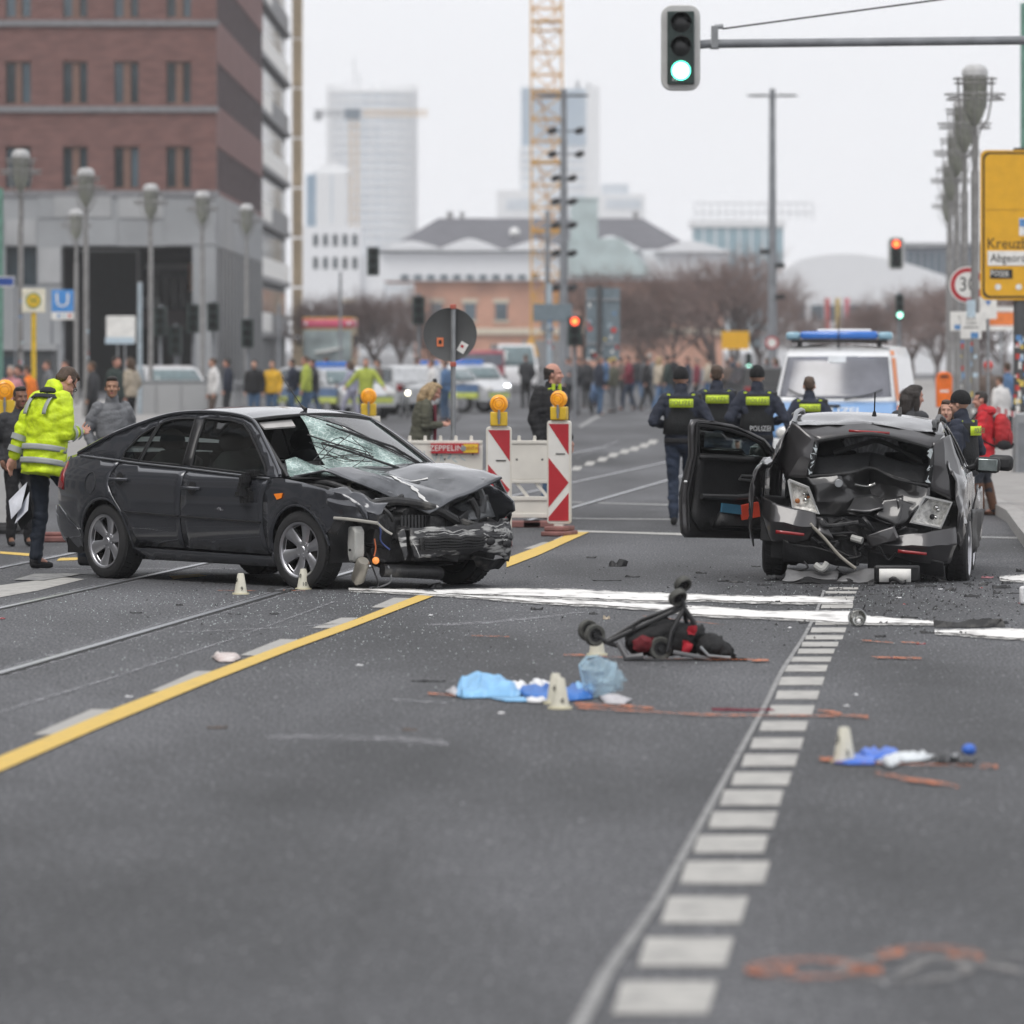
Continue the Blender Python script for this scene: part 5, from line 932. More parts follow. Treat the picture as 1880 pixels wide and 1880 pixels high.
    for cx, a0, a1 in ((WR, -8, 186), (WF, 184, 8)):
        mb = MB(); pts = arch(cx, CZ, .372, a0, a1, 18); pts = [crush(Vector((x, sd_ * (WM(x, z) - .002), z))) for x, z in pts]; mb.tube(pts, .013, 6); mb.build('arch_lip', PNT, CAR)
        mb = MB(); mb.grid(lambda u, v: (cx + .385 * math.cos(math.pi * (1.15 * u - .075)), sd_ * (.84 - .30 * v), CZ + .385 * math.sin(math.pi * (1.15 * u - .075))), 14, 2); mb.build('wheel_arch_liner', BLK, CAR)
# fuel flap, side repeater, scratches on the near side
def curve_on(side, pts, r, nm, m, push=.002): mb = MB(); mb.tube([(x, side * (WM(x, z) + push), z) for x, z in pts], r, 5); return mb.build(nm, m, CAR)
curve_on(-1, [(-1.58 + .085 * math.cos(a / 3.2), .80 + .095 * math.sin(a / 3.2)) for a in range(21)], .0035, 'fuel_flap_seam', TRIM)
mb = MB(); mb.add([(x, -(WM(x, z) + .006), z) for x, z in ((1.075, .765), (1.19, .775), (1.18, .735), (1.12, .72))], [(0, 1, 2, 3)]); mb.build('side_repeater', ORL, CAR, smooth=0, solid=.008)
mb = MB(); mb.add([(x, -(WM(x, z) + .002), z) for x, z in ((.25, .625), (.31, .645), (.37, .62), (.33, .612))], [(0, 1, 2, 3)]); mb.build('scratch', MC, CAR, smooth=0)
curve_on(-1, [(-.95, .44), (-.7, .435), (-.45, .42)], .002, 'scratch', MC)
for sd_ in (-1, 1):
    mb = MB(); mb.tube([Vector((p.x, sd_ * (WM(p.x, p.y) + .002), p.y + .004)) for p in cr([(-2.0, 1.05, 0), (-1.75, 1.13, 0), (-1.45, 1.235, 0), (-1.15, 1.32, 0), (-.85, 1.385, 0), (-.55, 1.412, 0), (-.2, 1.415, 0), (.15, 1.395, 0), (.38, 1.355, 0), (.55, 1.275, 0), (.72, 1.17, 0), (.93, 1.03, 0), (1.10, .91, 0)], 5)], .017, 8); mb.build('roof_edge', PNT, CAR, smooth=60)
# roof, boot, rear window, rear end
rail_z = [(-1.75, 1.13), (-1.45, 1.235), (-1.15, 1.32), (-.85, 1.385), (-.55, 1.412), (-.2, 1.415), (.15, 1.395), (.38, 1.355)]
def across(xa, v, crown, bow=0.0, tab=rail_z):
    z = interp(tab, xa)[0]; y = WM(xa, z); t = -1 + 2 * v; return Vector((xa + bow * (1 - t * t), y * t, z + crown * (1 - abs(t) ** 2.2)))
mb = MB(); mb.grid(lambda u, v: across(-.85 + 1.23 * u, v, .05, (.10 * u ** 3 - .06 * (1 - u) ** 3)), 16, 14); mb.build('roof', PNT, CAR, smooth=60)
mb = MB(); mb.grid(lambda u, v: across(-1.72 + .87 * u, v, .05, -.16 + .1 * u), 10, 12); mb.build('rear_window', GLD, CAR, smooth=60)
mb = MB(); mb.grid(lambda u, v: Vector((-2.02 + .29 * u - .24 * (1 - abs(-1 + 2 * v) ** 2.4), (.70 + .02 * u) * (-1 + 2 * v), 1.057 + .065 * u + .025 * (1 - (2 * v - 1) ** 2))), 6, 14); mb.build('boot_lid', PNT, CAR, smooth=60)
mb = MB(); mb.grid(lambda u, v: Vector((-2.02 - .27 * (1 - abs(2 * v - 1) ** 3) - .06 * math.sin(math.pi * u), .715 * (2 * v - 1), 1.05 - .45 * u)), 8, 14); mb.build('boot_panel', PNT, CAR, smooth=60)
mb = MB(); mb.grid(lambda u, v: Vector((-2.14 - .22 * (1 - abs(2 * v - 1) ** 3) - .04 * math.sin(math.pi * u), .735 * (2 * v - 1), .61 - .35 * u)), 6, 14); mb.build('rear_fascia', PNT, CAR, smooth=60)
# dark shell inside, floor, seats, dashboard
mb = MB(); mb.box(-2.1, 1.0, -.76, .76, .2, .62); mb.box(.95, 1.15, -.74, .74, .25, .88); mb.build('floor_pan', BLK, CAR, smooth=0)
for sd_ in (-1, 1):
    pl = [(-1.72, .40), (-1.72, .70), (-1.05, .70), (-1.0, .22), (1.0, .22), (1.03, .72), (1.0, .86), (-1.3, .97), (-1.95, .98), (-2.1, .62)]
    shell(WM, CAR, 'door_inner', pl, DRK, sd_, step=.2, push=-.035, inset_=0, solid=.01)
def seat(x, y, w_=.25):
    mb = MB(); mb.tube([(x + .25, y, .58), (x - .08, y, .56), (x - .16, y, .68), (x - .24, y, 1.0), (x - .27, y, 1.08)], [.09, .11, .11, .09, .05], 10, sq=1.0)
    for i, v in enumerate(mb.v): mb.v[i] = (v[0], y + (v[1] - y) * w_ / .1, v[2])
    st = mb.build('seat', SEAT, CAR, smooth=60); mb = MB(); mb.ball((x - .29, y, 1.17), (.05, .135, .10), 12); mb.tube([(x - .28, y - .05, 1.05), (x - .28, y - .05, 1.15)], .008, 5); mb.build('headrest', SEAT, st)
for y in (-.37, .37): seat(.05, y)
for y in (-.36, .36): seat(-.82, y, .3)
mb = MB(); mb.tube([(.78, -.72, .86), (.82, 0, .90), (.78, .72, .86)], .14, 10); mb.build('dashboard', BLK, CAR); mb = MB(); mb.lathe([(.17, -.014), (.19, 0), (.17, .014), (.155, 0)], 24, Matrix.Translation((.5, .37, .93)) @ Matrix.Rotation(R(-62), 4, 'Y'), closed=True); mb.build('steering_wheel', BLK, CAR)
# windscreen: left half still whole but crazed, right half caved in with a hole
def wsp(u, v):                                                # u along the glass from scuttle to roof, v from right to left
    t = -1 + 2 * v; bx_ = 1.13 + .20 * (1 - t * t); tx_ = .385 + .10 * (1 - t * t); by, ty = .80, .615
    sag = .10 * math.exp(-((v - .30) / .17) ** 2 - ((u - .35) / .33) ** 2)
    return Vector((bx_ + (tx_ - bx_) * u - sag * .7 + .01 * math.sin(17 * v + 9 * u) * math.exp(-((v - .3) / .2) ** 2), (by + (ty - by) * u) * t, .905 + .025 * (1 - t * t) + (1.36 + .045 * (1 - t * t) - .905 - .025 * (1 - t * t)) * u - sag + .05 * u * (1 - u)))
def wpatch(nm, m, pl, step=.035, solid=.004, off=0): P, T = fill(pl, step); mb = MB(); mb.add([wsp(u, v) + Vector((off, 0, off)) for u, v in P], T); return mb.build(nm, m, CAR, smooth=25, solid=solid)
wpatch('windscreen', CRK, [(0, .0), (.28, .04), (.36, .12), (.30, .22), (.33, .30), (.60, .31), (.985, .335), (1, .36), (.93, .48), (.80, .55), (.62, .62), (.42, .70), (.22, .80), (.02, .90), (0, .9)], .03)
wpatch('windscreen_left', WSG, [(.03, .905), (.23, .805), (.43, .705), (.63, .625), (.81, .555), (.94, .485), (1, .37), (1, 1), (0, 1), (0, .91)], .06)
for a, b in (((.985, .345), (.72, .58)), ((.72, .58), (.05, .86))): mb = MB(); mb.tube([wsp(a[0] + (b[0] - a[0]) * i / 6, a[1] + (b[1] - a[1]) * i / 6) + Vector((.012, 0, .016)) for i in range(7)], .006, 5); mb.build('crack_edge', BLK, CAR)
mb = MB(); mb.tube([wsp(u, 0) for u in [i / 10 for i in range(11)]], .016, 6); mb.build('windscreen_seal', TRIM, CAR); mb = MB(); mb.tube([wsp(1, v / 14) for v in range(15)], .013, 6); mb.build('windscreen_seal', TRIM, CAR); mb = MB(); mb.tube([wsp(u / 10, 1) for u in range(11)], .016, 6); mb.build('windscreen_seal', TRIM, CAR)
mb = MB(); P = [wsp(u, v) + Vector((-.05, .0, -.02)) for u, v in ((.97, .06), (.97, .29), (.86, .285), (.86, .07))]; mb.add(P, [(0, 1, 2, 3)]); mb.build('sun_visor', mat('visor_grey', (.42, .41, .40), .7), CAR, smooth=0, solid=.015)
for (a, b, c_) in (((.02, .62), (.34, .44), (.55, .34)), ((.02, .86), (.32, .73), (.66, .50))):
    mb = MB(); mb.tube([wsp(*a) + Vector((.02, 0, .03)), wsp(*b) + Vector((.03, 0, .05)), wsp(*c_) + Vector((.02, 0, .035))], .010, 6); ar = mb.build('wiper', BLK, CAR); mb = MB(); mb.tube([wsp(b[0] - .12, b[1] + .10) + Vector((.02, 0, .025)), wsp(c_[0] + .12, c_[1] - .06) + Vector((.02, 0, .025))], .007, 5); mb.build('wiper_blade', BLK, ar)
mb = MB(); rr = random.Random(2)
for k in range(5): pts = [wsp(.05 + .5 * rr.random(), .12 + .42 * rr.random()) + Vector((.03, 0, .03 + .05 * rr.random())) for _ in range(5)]; mb.tube(cr(pts, 5), .0035, 4)
mb.build('loose_wire', BLK, CAR)
# antenna
mb = MB(); mb.tube([(.30, 0, 1.44), (.24, 0, 1.47)], [.018, .011], 8); mb.tube([(.24, 0, 1.47), (-.02, 0, 1.70), (-.03, 0, 1.708)], [.005, .0035, .005], 6); mb.build('antenna', BLK, CAR)
# torn mirror
mb = MB(); rr = random.Random(6)
for k in range(16): p = Vector((.70 + rr.uniform(-.05, .05), -.93 + rr.uniform(-.04, .03), .90 - .022 * k * .6 + rr.uniform(-.03, .03))); mb.boxc(tuple(p), (rr.uniform(.03, .07), rr.uniform(.03, .07), rr.uniform(.03, .09)), None)
mb.boxc((.74, -.87, .93), (.12, .06, .05)); o = mb.build('broken_mirror', mat('torn_black_plastic', (.012, .012, .013), .5, bump=.5), CAR, smooth=0); o['kind'] = 'stuff'
# bonnet: buckled sheet from the photograph's ridge lines
HG = [  # rows from scuttle to nose, each right to left
    [(1.09, -.78, .905), (1.16, -.45, .955), (1.19, -.05, .985), (1.10, .35, 1.0), (.90, .70, 1.01)],
    [(1.39, -.63, .965), (1.36, -.33, .985), (1.40, .0, .945), (1.34, .36, .995), (1.25, .70, 1.0)],
    [(1.58, -.47, .875), (1.60, -.22, .925), (1.62, .08, .865), (1.60, .38, .955), (1.55, .69, .985)],
    [(1.80, -.26, .755), (1.80, -.06, .835), (1.82, .14, .80), (1.85, .40, .905), (1.85, .67, .955)],
    [(2.05, -.06, .625), (2.07, .06, .665), (2.09, .19, .73), (2.11, .41, .82), (2.13, .63, .91)]]
def bil(G, u, v, cub=True):
    nu, nv = len(G) - 1, len(G[0]) - 1; a = min(int(u * nu), nu - 1); b = min(int(v * nv), nv - 1); s_, t_ = u * nu - a, v * nv - b
    return (Vector(G[a][b]) * (1 - s_) * (1 - t_) + Vector(G[a + 1][b]) * s_ * (1 - t_) + Vector(G[a][b + 1]) * (1 - s_) * t_ + Vector(G[a + 1][b + 1]) * s_ * t_)
def bonp(u, v):
    p = bil(HG, u, v); p.z += .012 * noise.noise(p * 4) + .003 * noise.noise(p * 13) + .012 * math.sin(v * 7 + u * 5) * u; return p
HOODM = mat('buckled_bonnet_paint', (.028, .031, .037), .30, metal=.3, col2=(.085, .09, .10), vs=2.2, ramp=(.46, .54), coat=1.0)
mb = MB(); mb.grid(bonp, 28, 28); hood = mb.build('bonnet', HOODM, CAR, smooth=16, solid=.018)
def smear(pts, w_, seed, m):
    rr = random.Random(seed); q = cr([(a, b, 0) for a, b in pts], 8); mb = MB(); vs = []
    for i, p in enumerate(q):
        k = w_ * rr.uniform(.3, 1.2); d = (q[min(i + 1, len(q) - 1)] - q[max(i - 1, 0)]).normalized(); n_ = Vector((-d.y, d.x, 0))
        for sg in (-1, 1): e = p + n_ * k * sg; vs.append(bonp(min(max(e.x, 0), 1), min(max(e.y, 0), 1)) + Vector((.003, -.002, .006)))
    mb.add(vs, [(2 * i, 2 * i + 1, 2 * i + 3, 2 * i + 2) for i in range(len(q) - 1)]); mb.build('paint_scar', m, hood, smooth=0)
SCAR = mat('white_paint_scar', (.62, .62, .61), .7, var=.1)
smear([(.45, .40), (.62, .30), (.76, .26), (.90, .18), (.985, .15)], .022, 1, SCAR); smear([(.45, .40), (.50, .46), (.58, .60)], .012, 2, SCAR); smear([(.93, .08), (.97, .16), (.985, .2)], .02, 3, SCAR); smear([(.36, .12), (.5, .2), (.62, .2)], .006, 4, MC); smear([(.7, .05), (.85, .06), (.96, .07)], .012, 5, MC); smear([(.80, .85), (.93, .88), (.96, .75)], .014, 6, MC)
smear([(.62, .62), (.8, .7), (.93, .62)], .006, 7, MC); smear([(.2, .2), (.3, .24), (.38, .35)], .005, 8, MC)
# scuttle strip
mb = MB(); mb.tube([wsp(0, v / 10) + Vector((.035, 0, -.01)) for v in range(11)], .03, 6, sq=.5); mb.build('scuttle', TRIM, CAR)
# engine bay seen through the gap and the missing front
mb = MB(); mb.box(1.05, 1.62, -.66, .70, .25, .80); mb.box(1.55, 1.92, -.52, .66, .22, .58); mb.box(1.2, 1.7, -.2, .5, .8, .86)
o = mb.build('engine_bay', JUNK, CAR, smooth=0, bevel=.02)
rr = random.Random(12)
def hose(pts, r, m=JUNK, nm='hose', n=8): mb = MB(); mb.tube([p for p in cr(pts, 6)], r, n); return mb.build(nm, m, CAR)
hose([(1.15, -.62, .84), (1.4, -.6, .86), (1.65, -.5, .78), (1.8, -.45, .70)], .022, JUNK, 'wing_rail'); hose([(1.25, -.5, .88), (1.5, -.35, .86), (1.75, -.25, .72)], .03)
hose([(1.86, -.58, .68), (1.97, -.35, .72), (2.02, 0, .66), (2.03, .25, .55), (2.02, .45, .50)], .035, LITE, 'radiator_beam'); hose([(1.90, -.5, .73), (1.98, -.2, .72), (2.03, .1, .60)], .012, STL, 'bent_strip')
hose([(1.84, .12, .70), (1.95, .22, .60), (2.0, .32, .50)], .022, STL, 'bonnet_stay'); hose([(1.95, .45, .72), (1.97, .5, .60), (1.95, .45, .45)], .03); hose([(1.85, .55, .86), (1.92, .58, .72), (1.95, .55, .6)], .045, mat('dark_grey_plastic', (.05, .052, .055), .5), 'lamp_carrier')
for k in range(26):
    p0 = Vector((rr.uniform(1.75, 2.02), rr.uniform(-.6, .6), rr.uniform(.25, .72))); p1 = p0 + Vector((rr.uniform(-.12, .12), rr.uniform(-.22, .22), rr.uniform(-.2, .16))); hose([p0, (p0 + p1) / 2 + Vector((rr.uniform(-.05, .05), rr.uniform(-.06, .06), rr.uniform(-.06, .06))), p1], rr.uniform(.006, .022), rr.choice((JUNK, JUNK, BLK, LITE)), 'cable' if k % 2 else 'bracket')
for k in range(14):
    c = (rr.uniform(1.72, 1.98), rr.uniform(-.55, .62), rr.uniform(.28, .66)); M = Matrix.Translation(c) @ Matrix.Rotation(rr.uniform(-.5, .5), 4, 'X') @ Matrix.Rotation(rr.uniform(-.5, .5), 4, 'Z'); mb = MB(); mb.box(-rr.uniform(.03, .1), .08, -rr.uniform(.04, .12), .1, -.06, .07, M); mb.build('torn_bracket', rr.choice((JUNK, BLK, JUNK)), CAR, smooth=0, bevel=.01)
# crumpled wing end: dark bent sheet with a pale torn strip
def sheet(nm, G, m, n=14, amp=.03, sc=7, solid=.008, smooth=25): mb = MB(); mb.grid(lambda u, v: (lambda p: p + noise.noise_vector(p * sc) * amp)(bil(G, u, v)), n, n); return mb.build(nm, m, CAR, smooth=smooth, solid=solid)
sheet('crumpled_wing', [[(1.62, -.88, .60), (1.64, -.87, .74), (1.68, -.78, .84)], [(1.9, -.82, .57), (1.93, -.84, .70), (1.92, -.70, .80)], [(2.16, -.66, .56), (2.17, -.68, .62), (2.10, -.55, .70)]], PNT, amp=.045, sc=8, smooth=22)
sheet('torn_liner', [[(1.66, -.86, .62), (1.74, -.86, .48)], [(1.95, -.80, .58), (1.86, -.84, .46)]], LITE, 8, .02); hose([(1.82, -.85, .585), (2.0, -.80, .575), (2.2, -.70, .55)], .014, mat('torn_pale_edge', (.34, .33, .30), .7), 'torn_edge'); hose([(2.18, -.70, .56), (2.22, -.65, .50), (2.26, -.6, .46)], .01, mat('torn_pale_edge', (.34, .33, .30)), 'torn_edge')
# washer bottle, canister, dangling bulb and wires
BOT = mat('washer_bottle', (.40, .40, .38), .55, var=.2, vs=5)
mb = MB(); pl = [(-.10, .0), (-.06, -.055), (.06, -.05), (.10, .02), (.10, .20), (.04, .235), (-.09, .23), (-.11, .1)]; mb.prism(pl, -.05, .05, lambda u, v, w: (1.94 + u * .9, -.72 + w - u * .3, .285 + v)); mb.build('washer_bottle', BOT, CAR, bevel=.018); mb = MB(); mb.ball((1.95, -.79, .33), .012, 8); mb.build('bottle_hole', BLK, CAR)
M = Matrix.Translation((2.0, -.72, .17)) @ Matrix.Rotation(R(38), 4, 'Y') @ Matrix.Rotation(R(10), 4, 'X'); mb = MB(); mb.lathe([(0, .10), (.045, .10), (.055, .085), (.056, -.10), (.046, -.115), (.02, -.12), (.018, -.15), (0, -.15)], 20, M); mb.lathe([(.058, .05), (.06, .045), (.058, .035)], 20, M); mb.build('canister', mat('dull_aluminium', (.32, .30, .26), .4, metal=.6), CAR)
hose([(2.08, -.64, .42), (2.07, -.62, .34), (2.06, -.63, .28)], .006, mat('orange_wire', (.6, .16, .06), .5), 'orange_wire'); mb = MB(); mb.ball((2.07, -.62, .245), (.03, .03, .03), 12); mb.build('indicator_bulb', mat('bulb_orange', (.85, .3, .08), .15, var=0, emit=(1, .35, .08), es=.35), CAR)
hose([(2.0, -.5, .16), (2.03, -.3, .15), (2.0, 0, .13), (1.94, .12, .12)], .055, LITE, 'intake_hose', 12); hose([(1.98, -.64, .3), (2.02, -.6, .16), (2.05, -.58, .05), (2.02, -.62, .02)], .007, BLK, 'cable'); hose([(2.05, -.48, .2), (2.04, -.44, .08), (1.98, -.50, .03), (1.9, -.55, .02)], .008, STL, 'cable')
# what is left of the bumper, swung to the far corner
BG = [[(2.13, -.32, .50), (2.17, -.33, .39), (2.19, -.31, .27)], [(2.13, .05, .51), (2.18, .05, .39), (2.14, .04, .27)], [(2.10, .42, .525), (2.15, .42, .41), (2.10, .42, .285)], [(2.05, .66, .54), (2.10, .68, .41), (2.06, .67, .25)], [(1.92, .86, .56), (1.98, .88, .40), (1.92, .87, .20)]]
mb = MB(); mb.grid(lambda u, v: (lambda p: p + noise.noise_vector(p * 9) * .022)(bil(BG, u, v)), 30, 14); mb.build('front_bumper', SCUF, CAR, smooth=24, solid=.02)
mb = MB(); mb.grid(lambda u, v: (lambda p: p + Vector((.014, 0, 0)) + noise.noise_vector(p * 9) * .022)(bil(BG, .04 + u * .46, .36 + v * .42)), 14, 5); mb.build('bumper_grille', mat('grille_black', (.02, .02, .02), .6, bump=.8, bs=60), CAR, smooth=0, solid=.01)
sheet('bumper_top', [[(1.98, -.34, .50), (2.13, -.32, .485)], [(1.96, .2, .50), (2.12, .2, .50)], [(1.88, .7, .56), (2.04, .7, .525)]], LITE, 12, .02)
sheet('left_wing_tip', [[(1.80, .86, .90), (1.95, .83, .76), (1.98, .86, .58)], [(1.66, .90, .86), (1.80, .90, .72), (1.90, .90, .5)]], PNT, 10, .02)
sheet('undertray', [[(1.3, -.5, .24), (1.9, -.35, .17)], [(1.3, .5, .24), (1.9, .3, .2)]], BLK, 8, .03); sheet('bumper_lower', [[(1.98, .45, .24), (1.90, .55, .16)], [(1.94, .86, .2), (1.84, .84, .12)]], LITE, 8, .03)
BP = lambda u, v, off=.02: bil(BG, u, v) + noise.noise_vector(bil(BG, u, v) * 9) * .022 + Vector((off, -.004, 0))
for k in range(5): mb = MB(); mb.tube([BP(.06 + .44 * i / 12, .42 + .085 * k, .03) for i in range(13)], .007, 5); mb.build('grille_bar', TRIM, CAR)
for (u0, v0, u1, v1, wd_) in ((.02, .12, .5, .2, .006), (.1, .25, .45, .28, .004), (.52, .30, .62, .72, .006), (.64, .25, .95, .34, .008), (.70, .45, .92, .40, .007), (.72, .55, .9, .62, .006), (.55, .1, .98, .12, .006), (.0, .3, .03, .95, .008), (.8, .3, .84, .7, .005)):
    rr = random.Random(int(u0 * 100)); mb = MB(); n = 14; vs = []
    for i in range(n + 1):
        t = i / n; p = BP(min(1, u0 + (u1 - u0) * t), min(1, v0 + (v1 - v0) * t + rr.uniform(-.03, .03)), .012); h_ = wd_ * rr.uniform(.2, 1.5); vs += [p + Vector((0, 0, h_)), p - Vector((0, 0, h_))]
    mb.add(vs, [(2 * i, 2 * i + 1, 2 * i + 3, 2 * i + 2) for i in range(n)]); mb.build('scrape_mark', mat('scrape_pale', (.42, .42, .41), .7, var=.3, vs=30), CAR, smooth=0)
for u, v in ((.60, .62), (.78, .66)): mb = MB(); mb.ball(BP(u, v, .01), (.02, .05, .035), 10); mb.build('fog_lamp_hole', BLK, CAR)
sheet('headlamp_shell', [[(1.86, .34, .66), (1.98, .38, .60), (2.02, .36, .54)], [(1.84, .60, .78), (1.95, .66, .68), (1.98, .68, .58)]], mat('cloudy_lamp_shell', (.10, .105, .11), .25, var=.3, vs=20), 8, .02)
mb = MB()
for k in range(16): mb.box(1.955, 1.965, -.28 + k * .035, -.262 + k * .035, .36, .60)
mb.build('radiator_fins', mat('radiator_grey', (.06, .06, .062), .5, metal=.4), CAR, smooth=0)['kind'] = 'stuff'
hose([(1.3, -.3, .88), (1.45, -.42, .85), (1.6, -.52, .72), (1.72, -.6, .60)], .018, mat('dull_aluminium', (.32, .30, .26)), 'pipe'); hose([(2.04, -.60, .62), (2.08, -.58, .5), (2.06, -.56, .4), (2.1, -.5, .33)], .007, mat('blue_wire', (.05, .08, .25), .5), 'blue_wire'); sheet('torn_strip', [[(2.12, -.36, .50), (2.16, -.36, .28)], [(2.10, -.44, .48), (2.17, -.40, .25)]], SCUF, 8, .03)
sheet('inner_wing', [[(1.15, -.70, .86), (1.5, -.62, .82), (1.85, -.52, .66)], [(1.15, -.66, .55), (1.5, -.58, .5), (1.85, -.5, .42)]], JUNK, 10, .02)
# wheels
wheel(CAR, (WR, -.775, .316), 0); wheel(CAR, (WF, -.775, .316), R(7)); wheel(CAR, (WR, .775, .316), 0, side=1); wheel(CAR, (WF + .04, .76, .316), R(9), side=1)
# ================================================================ the crashed estate car (rear towards us, driver's door open)
EST = thing('crashed_estate_car', 'dark grey estate car with a caved-in tailgate, no rear glass and an open front door', 'car', (3.06, 49.80, 0), 0)
EST.rotation_euler = (R(2.6), R(.2), R(84))
ER, EF = -1.235, 1.235
def WE(x, z):
    b = .865 - .10 * max(0, (-1.35 - x) / .6) ** 2 - .13 * max(0, (x - 1.4) / .65) ** 2
    if z < .5: b -= .05 * ((.5 - z) / .33) ** 2
    if z > .86: t = min((z - .86) / .1, 1); b -= .04 * t * t
    if z > .95: b -= (z - .95) * .40 + .08 * max(0, z - 1.2)
    for cx in (ER, EF): b += .018 * math.exp(-((math.hypot(x - cx, z - .3) - .40) / .045) ** 2)
    return b
def ecrush(v):
    k = max(0, -1.05 - v.x)
    if k > 0:
        a = min(1, k / .6); v = v + noise.noise_vector(v * 4.2) * .05 * a + noise.noise_vector(v * 11) * .018 * a; v.z -= .05 * a
    return v
def EB(sd_):
    bulge = .07 if sd_ > 0 else 0
    def f(v):
        if v.x < -.9 and v.z < 1.0: v.y += sd_ * bulge * min(1, (-.9 - v.x) / .5)
        return ecrush(v)
    S_ = lambda nm, pl, m=PNT2, **kw: shell(WE, EST, nm, pl, m, sd_, **kw)
    farc = arch(EF, .3, .36, 180, 0); rarc = arch(ER, .3, .36, 0, 180)
    if sd_ < 0: S_('front_door', [(-.18, .26), (.84, .25), (.84, .6), (.93, .86), (.3, .93), (-.15, .955)], step=.08)
    S_('rear_door', [(-.19, .26), (-.16, .955), (-.95, .99), (-1.05, .85), (-.95, .60), (-.86, .42), (-.85, .26)], step=.08)
    S_('rocker_panel', [(-.86, .25), (.86, .24), (.86, .15), (-.86, .16)], step=.1)
    S_('rear_wing', [(-.86, .42), (-.96, .60), (-1.06, .85), (-.96, .99), (-1.45, 1.01), (-1.78, 1.0), (-1.80, .7), (-1.74, .45), (-1.6, .30)] + rarc[::-1][1:-1], step=.06, fn=f, smooth=28)
    S_('front_wing', [(.85, .25), (.85, .6), (.94, .86), (1.2, .87), (1.6, .80), (1.88, .62), (1.86, .35), (1.60, .3)] + farc[::-1][1:-1], step=.07)
    gh = [(-1.80, 1.0), (-.95, .99), (-.15, .955), (.3, .93), (.93, .87), (1.0, .93), (.62, 1.18), (.30, 1.36), (.0, 1.41), (-.6, 1.43), (-1.2, 1.415), (-1.62, 1.38), (-1.74, 1.2)]
    w1 = [(-.12, .985), (.72, .94), (.52, 1.14), (.25, 1.31), (-.02, 1.355), (-.20, 1.36)]; w2 = [(-.20, .99), (-.88, 1.015), (-.96, 1.2), (-.98, 1.36), (-.28, 1.365)]; w3 = [(-1.0, 1.02), (-1.58, 1.05), (-1.56, 1.33), (-1.08, 1.355)]
    S_('body_frame', gh, step=.07, holes=[w1, w2, w3] if sd_ < 0 else [w1, w2, w3], fn=f, inset_=.002)
    for nm, pl in (([('front_side_window', w1)] if sd_ < 0 else []) + [('rear_side_window', w2), ('quarter_window', w3)]): S_(nm, pl, GLD if sd_ < 0 else GLS, step=.2, push=-.012, solid=0, fn=f)
    mb = MB(); pts = [f(Vector((x, sd_ * (WE(x, z) - .03), z + .03))) for x, z in cr([(-1.62, 1.38, 0), (-1.55, 1.425, 0), (-1.2, 1.445, 0), (-.6, 1.455, 0), (-.05, 1.43, 0), (.1, 1.39, 0)], 4) for _ in (0,)] if False else [f(Vector((p.x, sd_ * (WE(p.x, p.y) - .02), p.y + .035))) for p in cr([(-1.62, 1.37, 0), (-1.54, 1.415, 0), (-1.2, 1.43, 0), (-.6, 1.44, 0), (-.05, 1.415, 0), (.08, 1.375, 0)], 4)]
    mb.tube(pts, .02, 7); mb.build('roof_rail', STL if sd_ > 0 else TRIM, EST)
    mb = MB(); mb.grid(lambda u, v: (ER + .37 * math.cos(math.pi * u), sd_ * (.83 - .28 * v), .3 + .37 * math.sin(math.pi * u)), 12, 2); mb.build('wheel_arch_liner', BLK, EST); mb = MB(); mb.grid(lambda u, v: (EF + .37 * math.cos(math.pi * u), sd_ * (.83 - .28 * v), .3 + .37 * math.sin(math.pi * u)), 12, 2); mb.build('wheel_arch_liner', BLK, EST)
for sd_ in (-1, 1): EB(sd_)
er = [(-1.66, 1.37), (-1.2, 1.415), (-.6, 1.43), (0, 1.41), (.3, 1.36)]
mb = MB(); mb.grid(lambda u, v: ecrush((lambda x: (lambda z, y, t: Vector((x + .08 * u * (1 - t * t), y * t, z + .05 * (1 - abs(t) ** 2.4))))(interp(er, x)[0], WE(x, interp(er, x)[0]), -1 + 2 * v))(-1.68 + 1.98 * u)), 18, 16); mb.build('roof', PNT2, EST, smooth=60)
mb = MB(); mb.grid(lambda u, v: (lambda t: Vector((.98 + .18 * (1 - t * t) + (-.64) * u, (.80 - .2 * u) * t, .90 + .47 * u)))(-1 + 2 * v), 6, 10); mb.build('windscreen', WSG, EST, smooth=60)
mb = MB(); mb.grid(lambda u, v: (lambda t: Vector((1.1 + .72 * u, .76 * t - .06 * t * u, .90 + .04 * (1 - t * t) - .12 * u - .1 * u * u)))(-1 + 2 * v), 8, 8); mb.build('bonnet', PNT2, EST, smooth=60)
# rear: header, pillars, crushed tailgate etc. laid out on control grids (x back, y left, z up)
def esheet(nm, G, m, nu=14, nv=14, amp=.02, sc=6, solid=.01, smooth=24, par=EST, dz=0):
    mb = MB(); mb.grid(lambda u, v: (lambda p: p + noise.noise_vector(p * sc) * amp + Vector((0, 0, dz)))(bil(G, u, v)), nu, nv); return mb.build(nm, m, par, smooth=smooth, solid=solid)
esheet('tailgate_header', [[(-1.62, .60, 1.275), (-1.66, .0, 1.335), (-1.62, -.67, 1.27)], [(-1.78, .44, 1.195), (-1.80, -.05, 1.27), (-1.78, -.61, 1.185)], [(-1.81, .40, 1.165), (-1.83, -.05, 1.245), (-1.81, -.58, 1.155)]], PNT2, 8, 14, .006, smooth=40)
esheet('brake_light', [[(-1.835, .12, 1.265), (-1.835, -.22, 1.262)], [(-1.838, .12, 1.245), (-1.838, -.22, 1.242)]], REDL, 2, 4, .002)
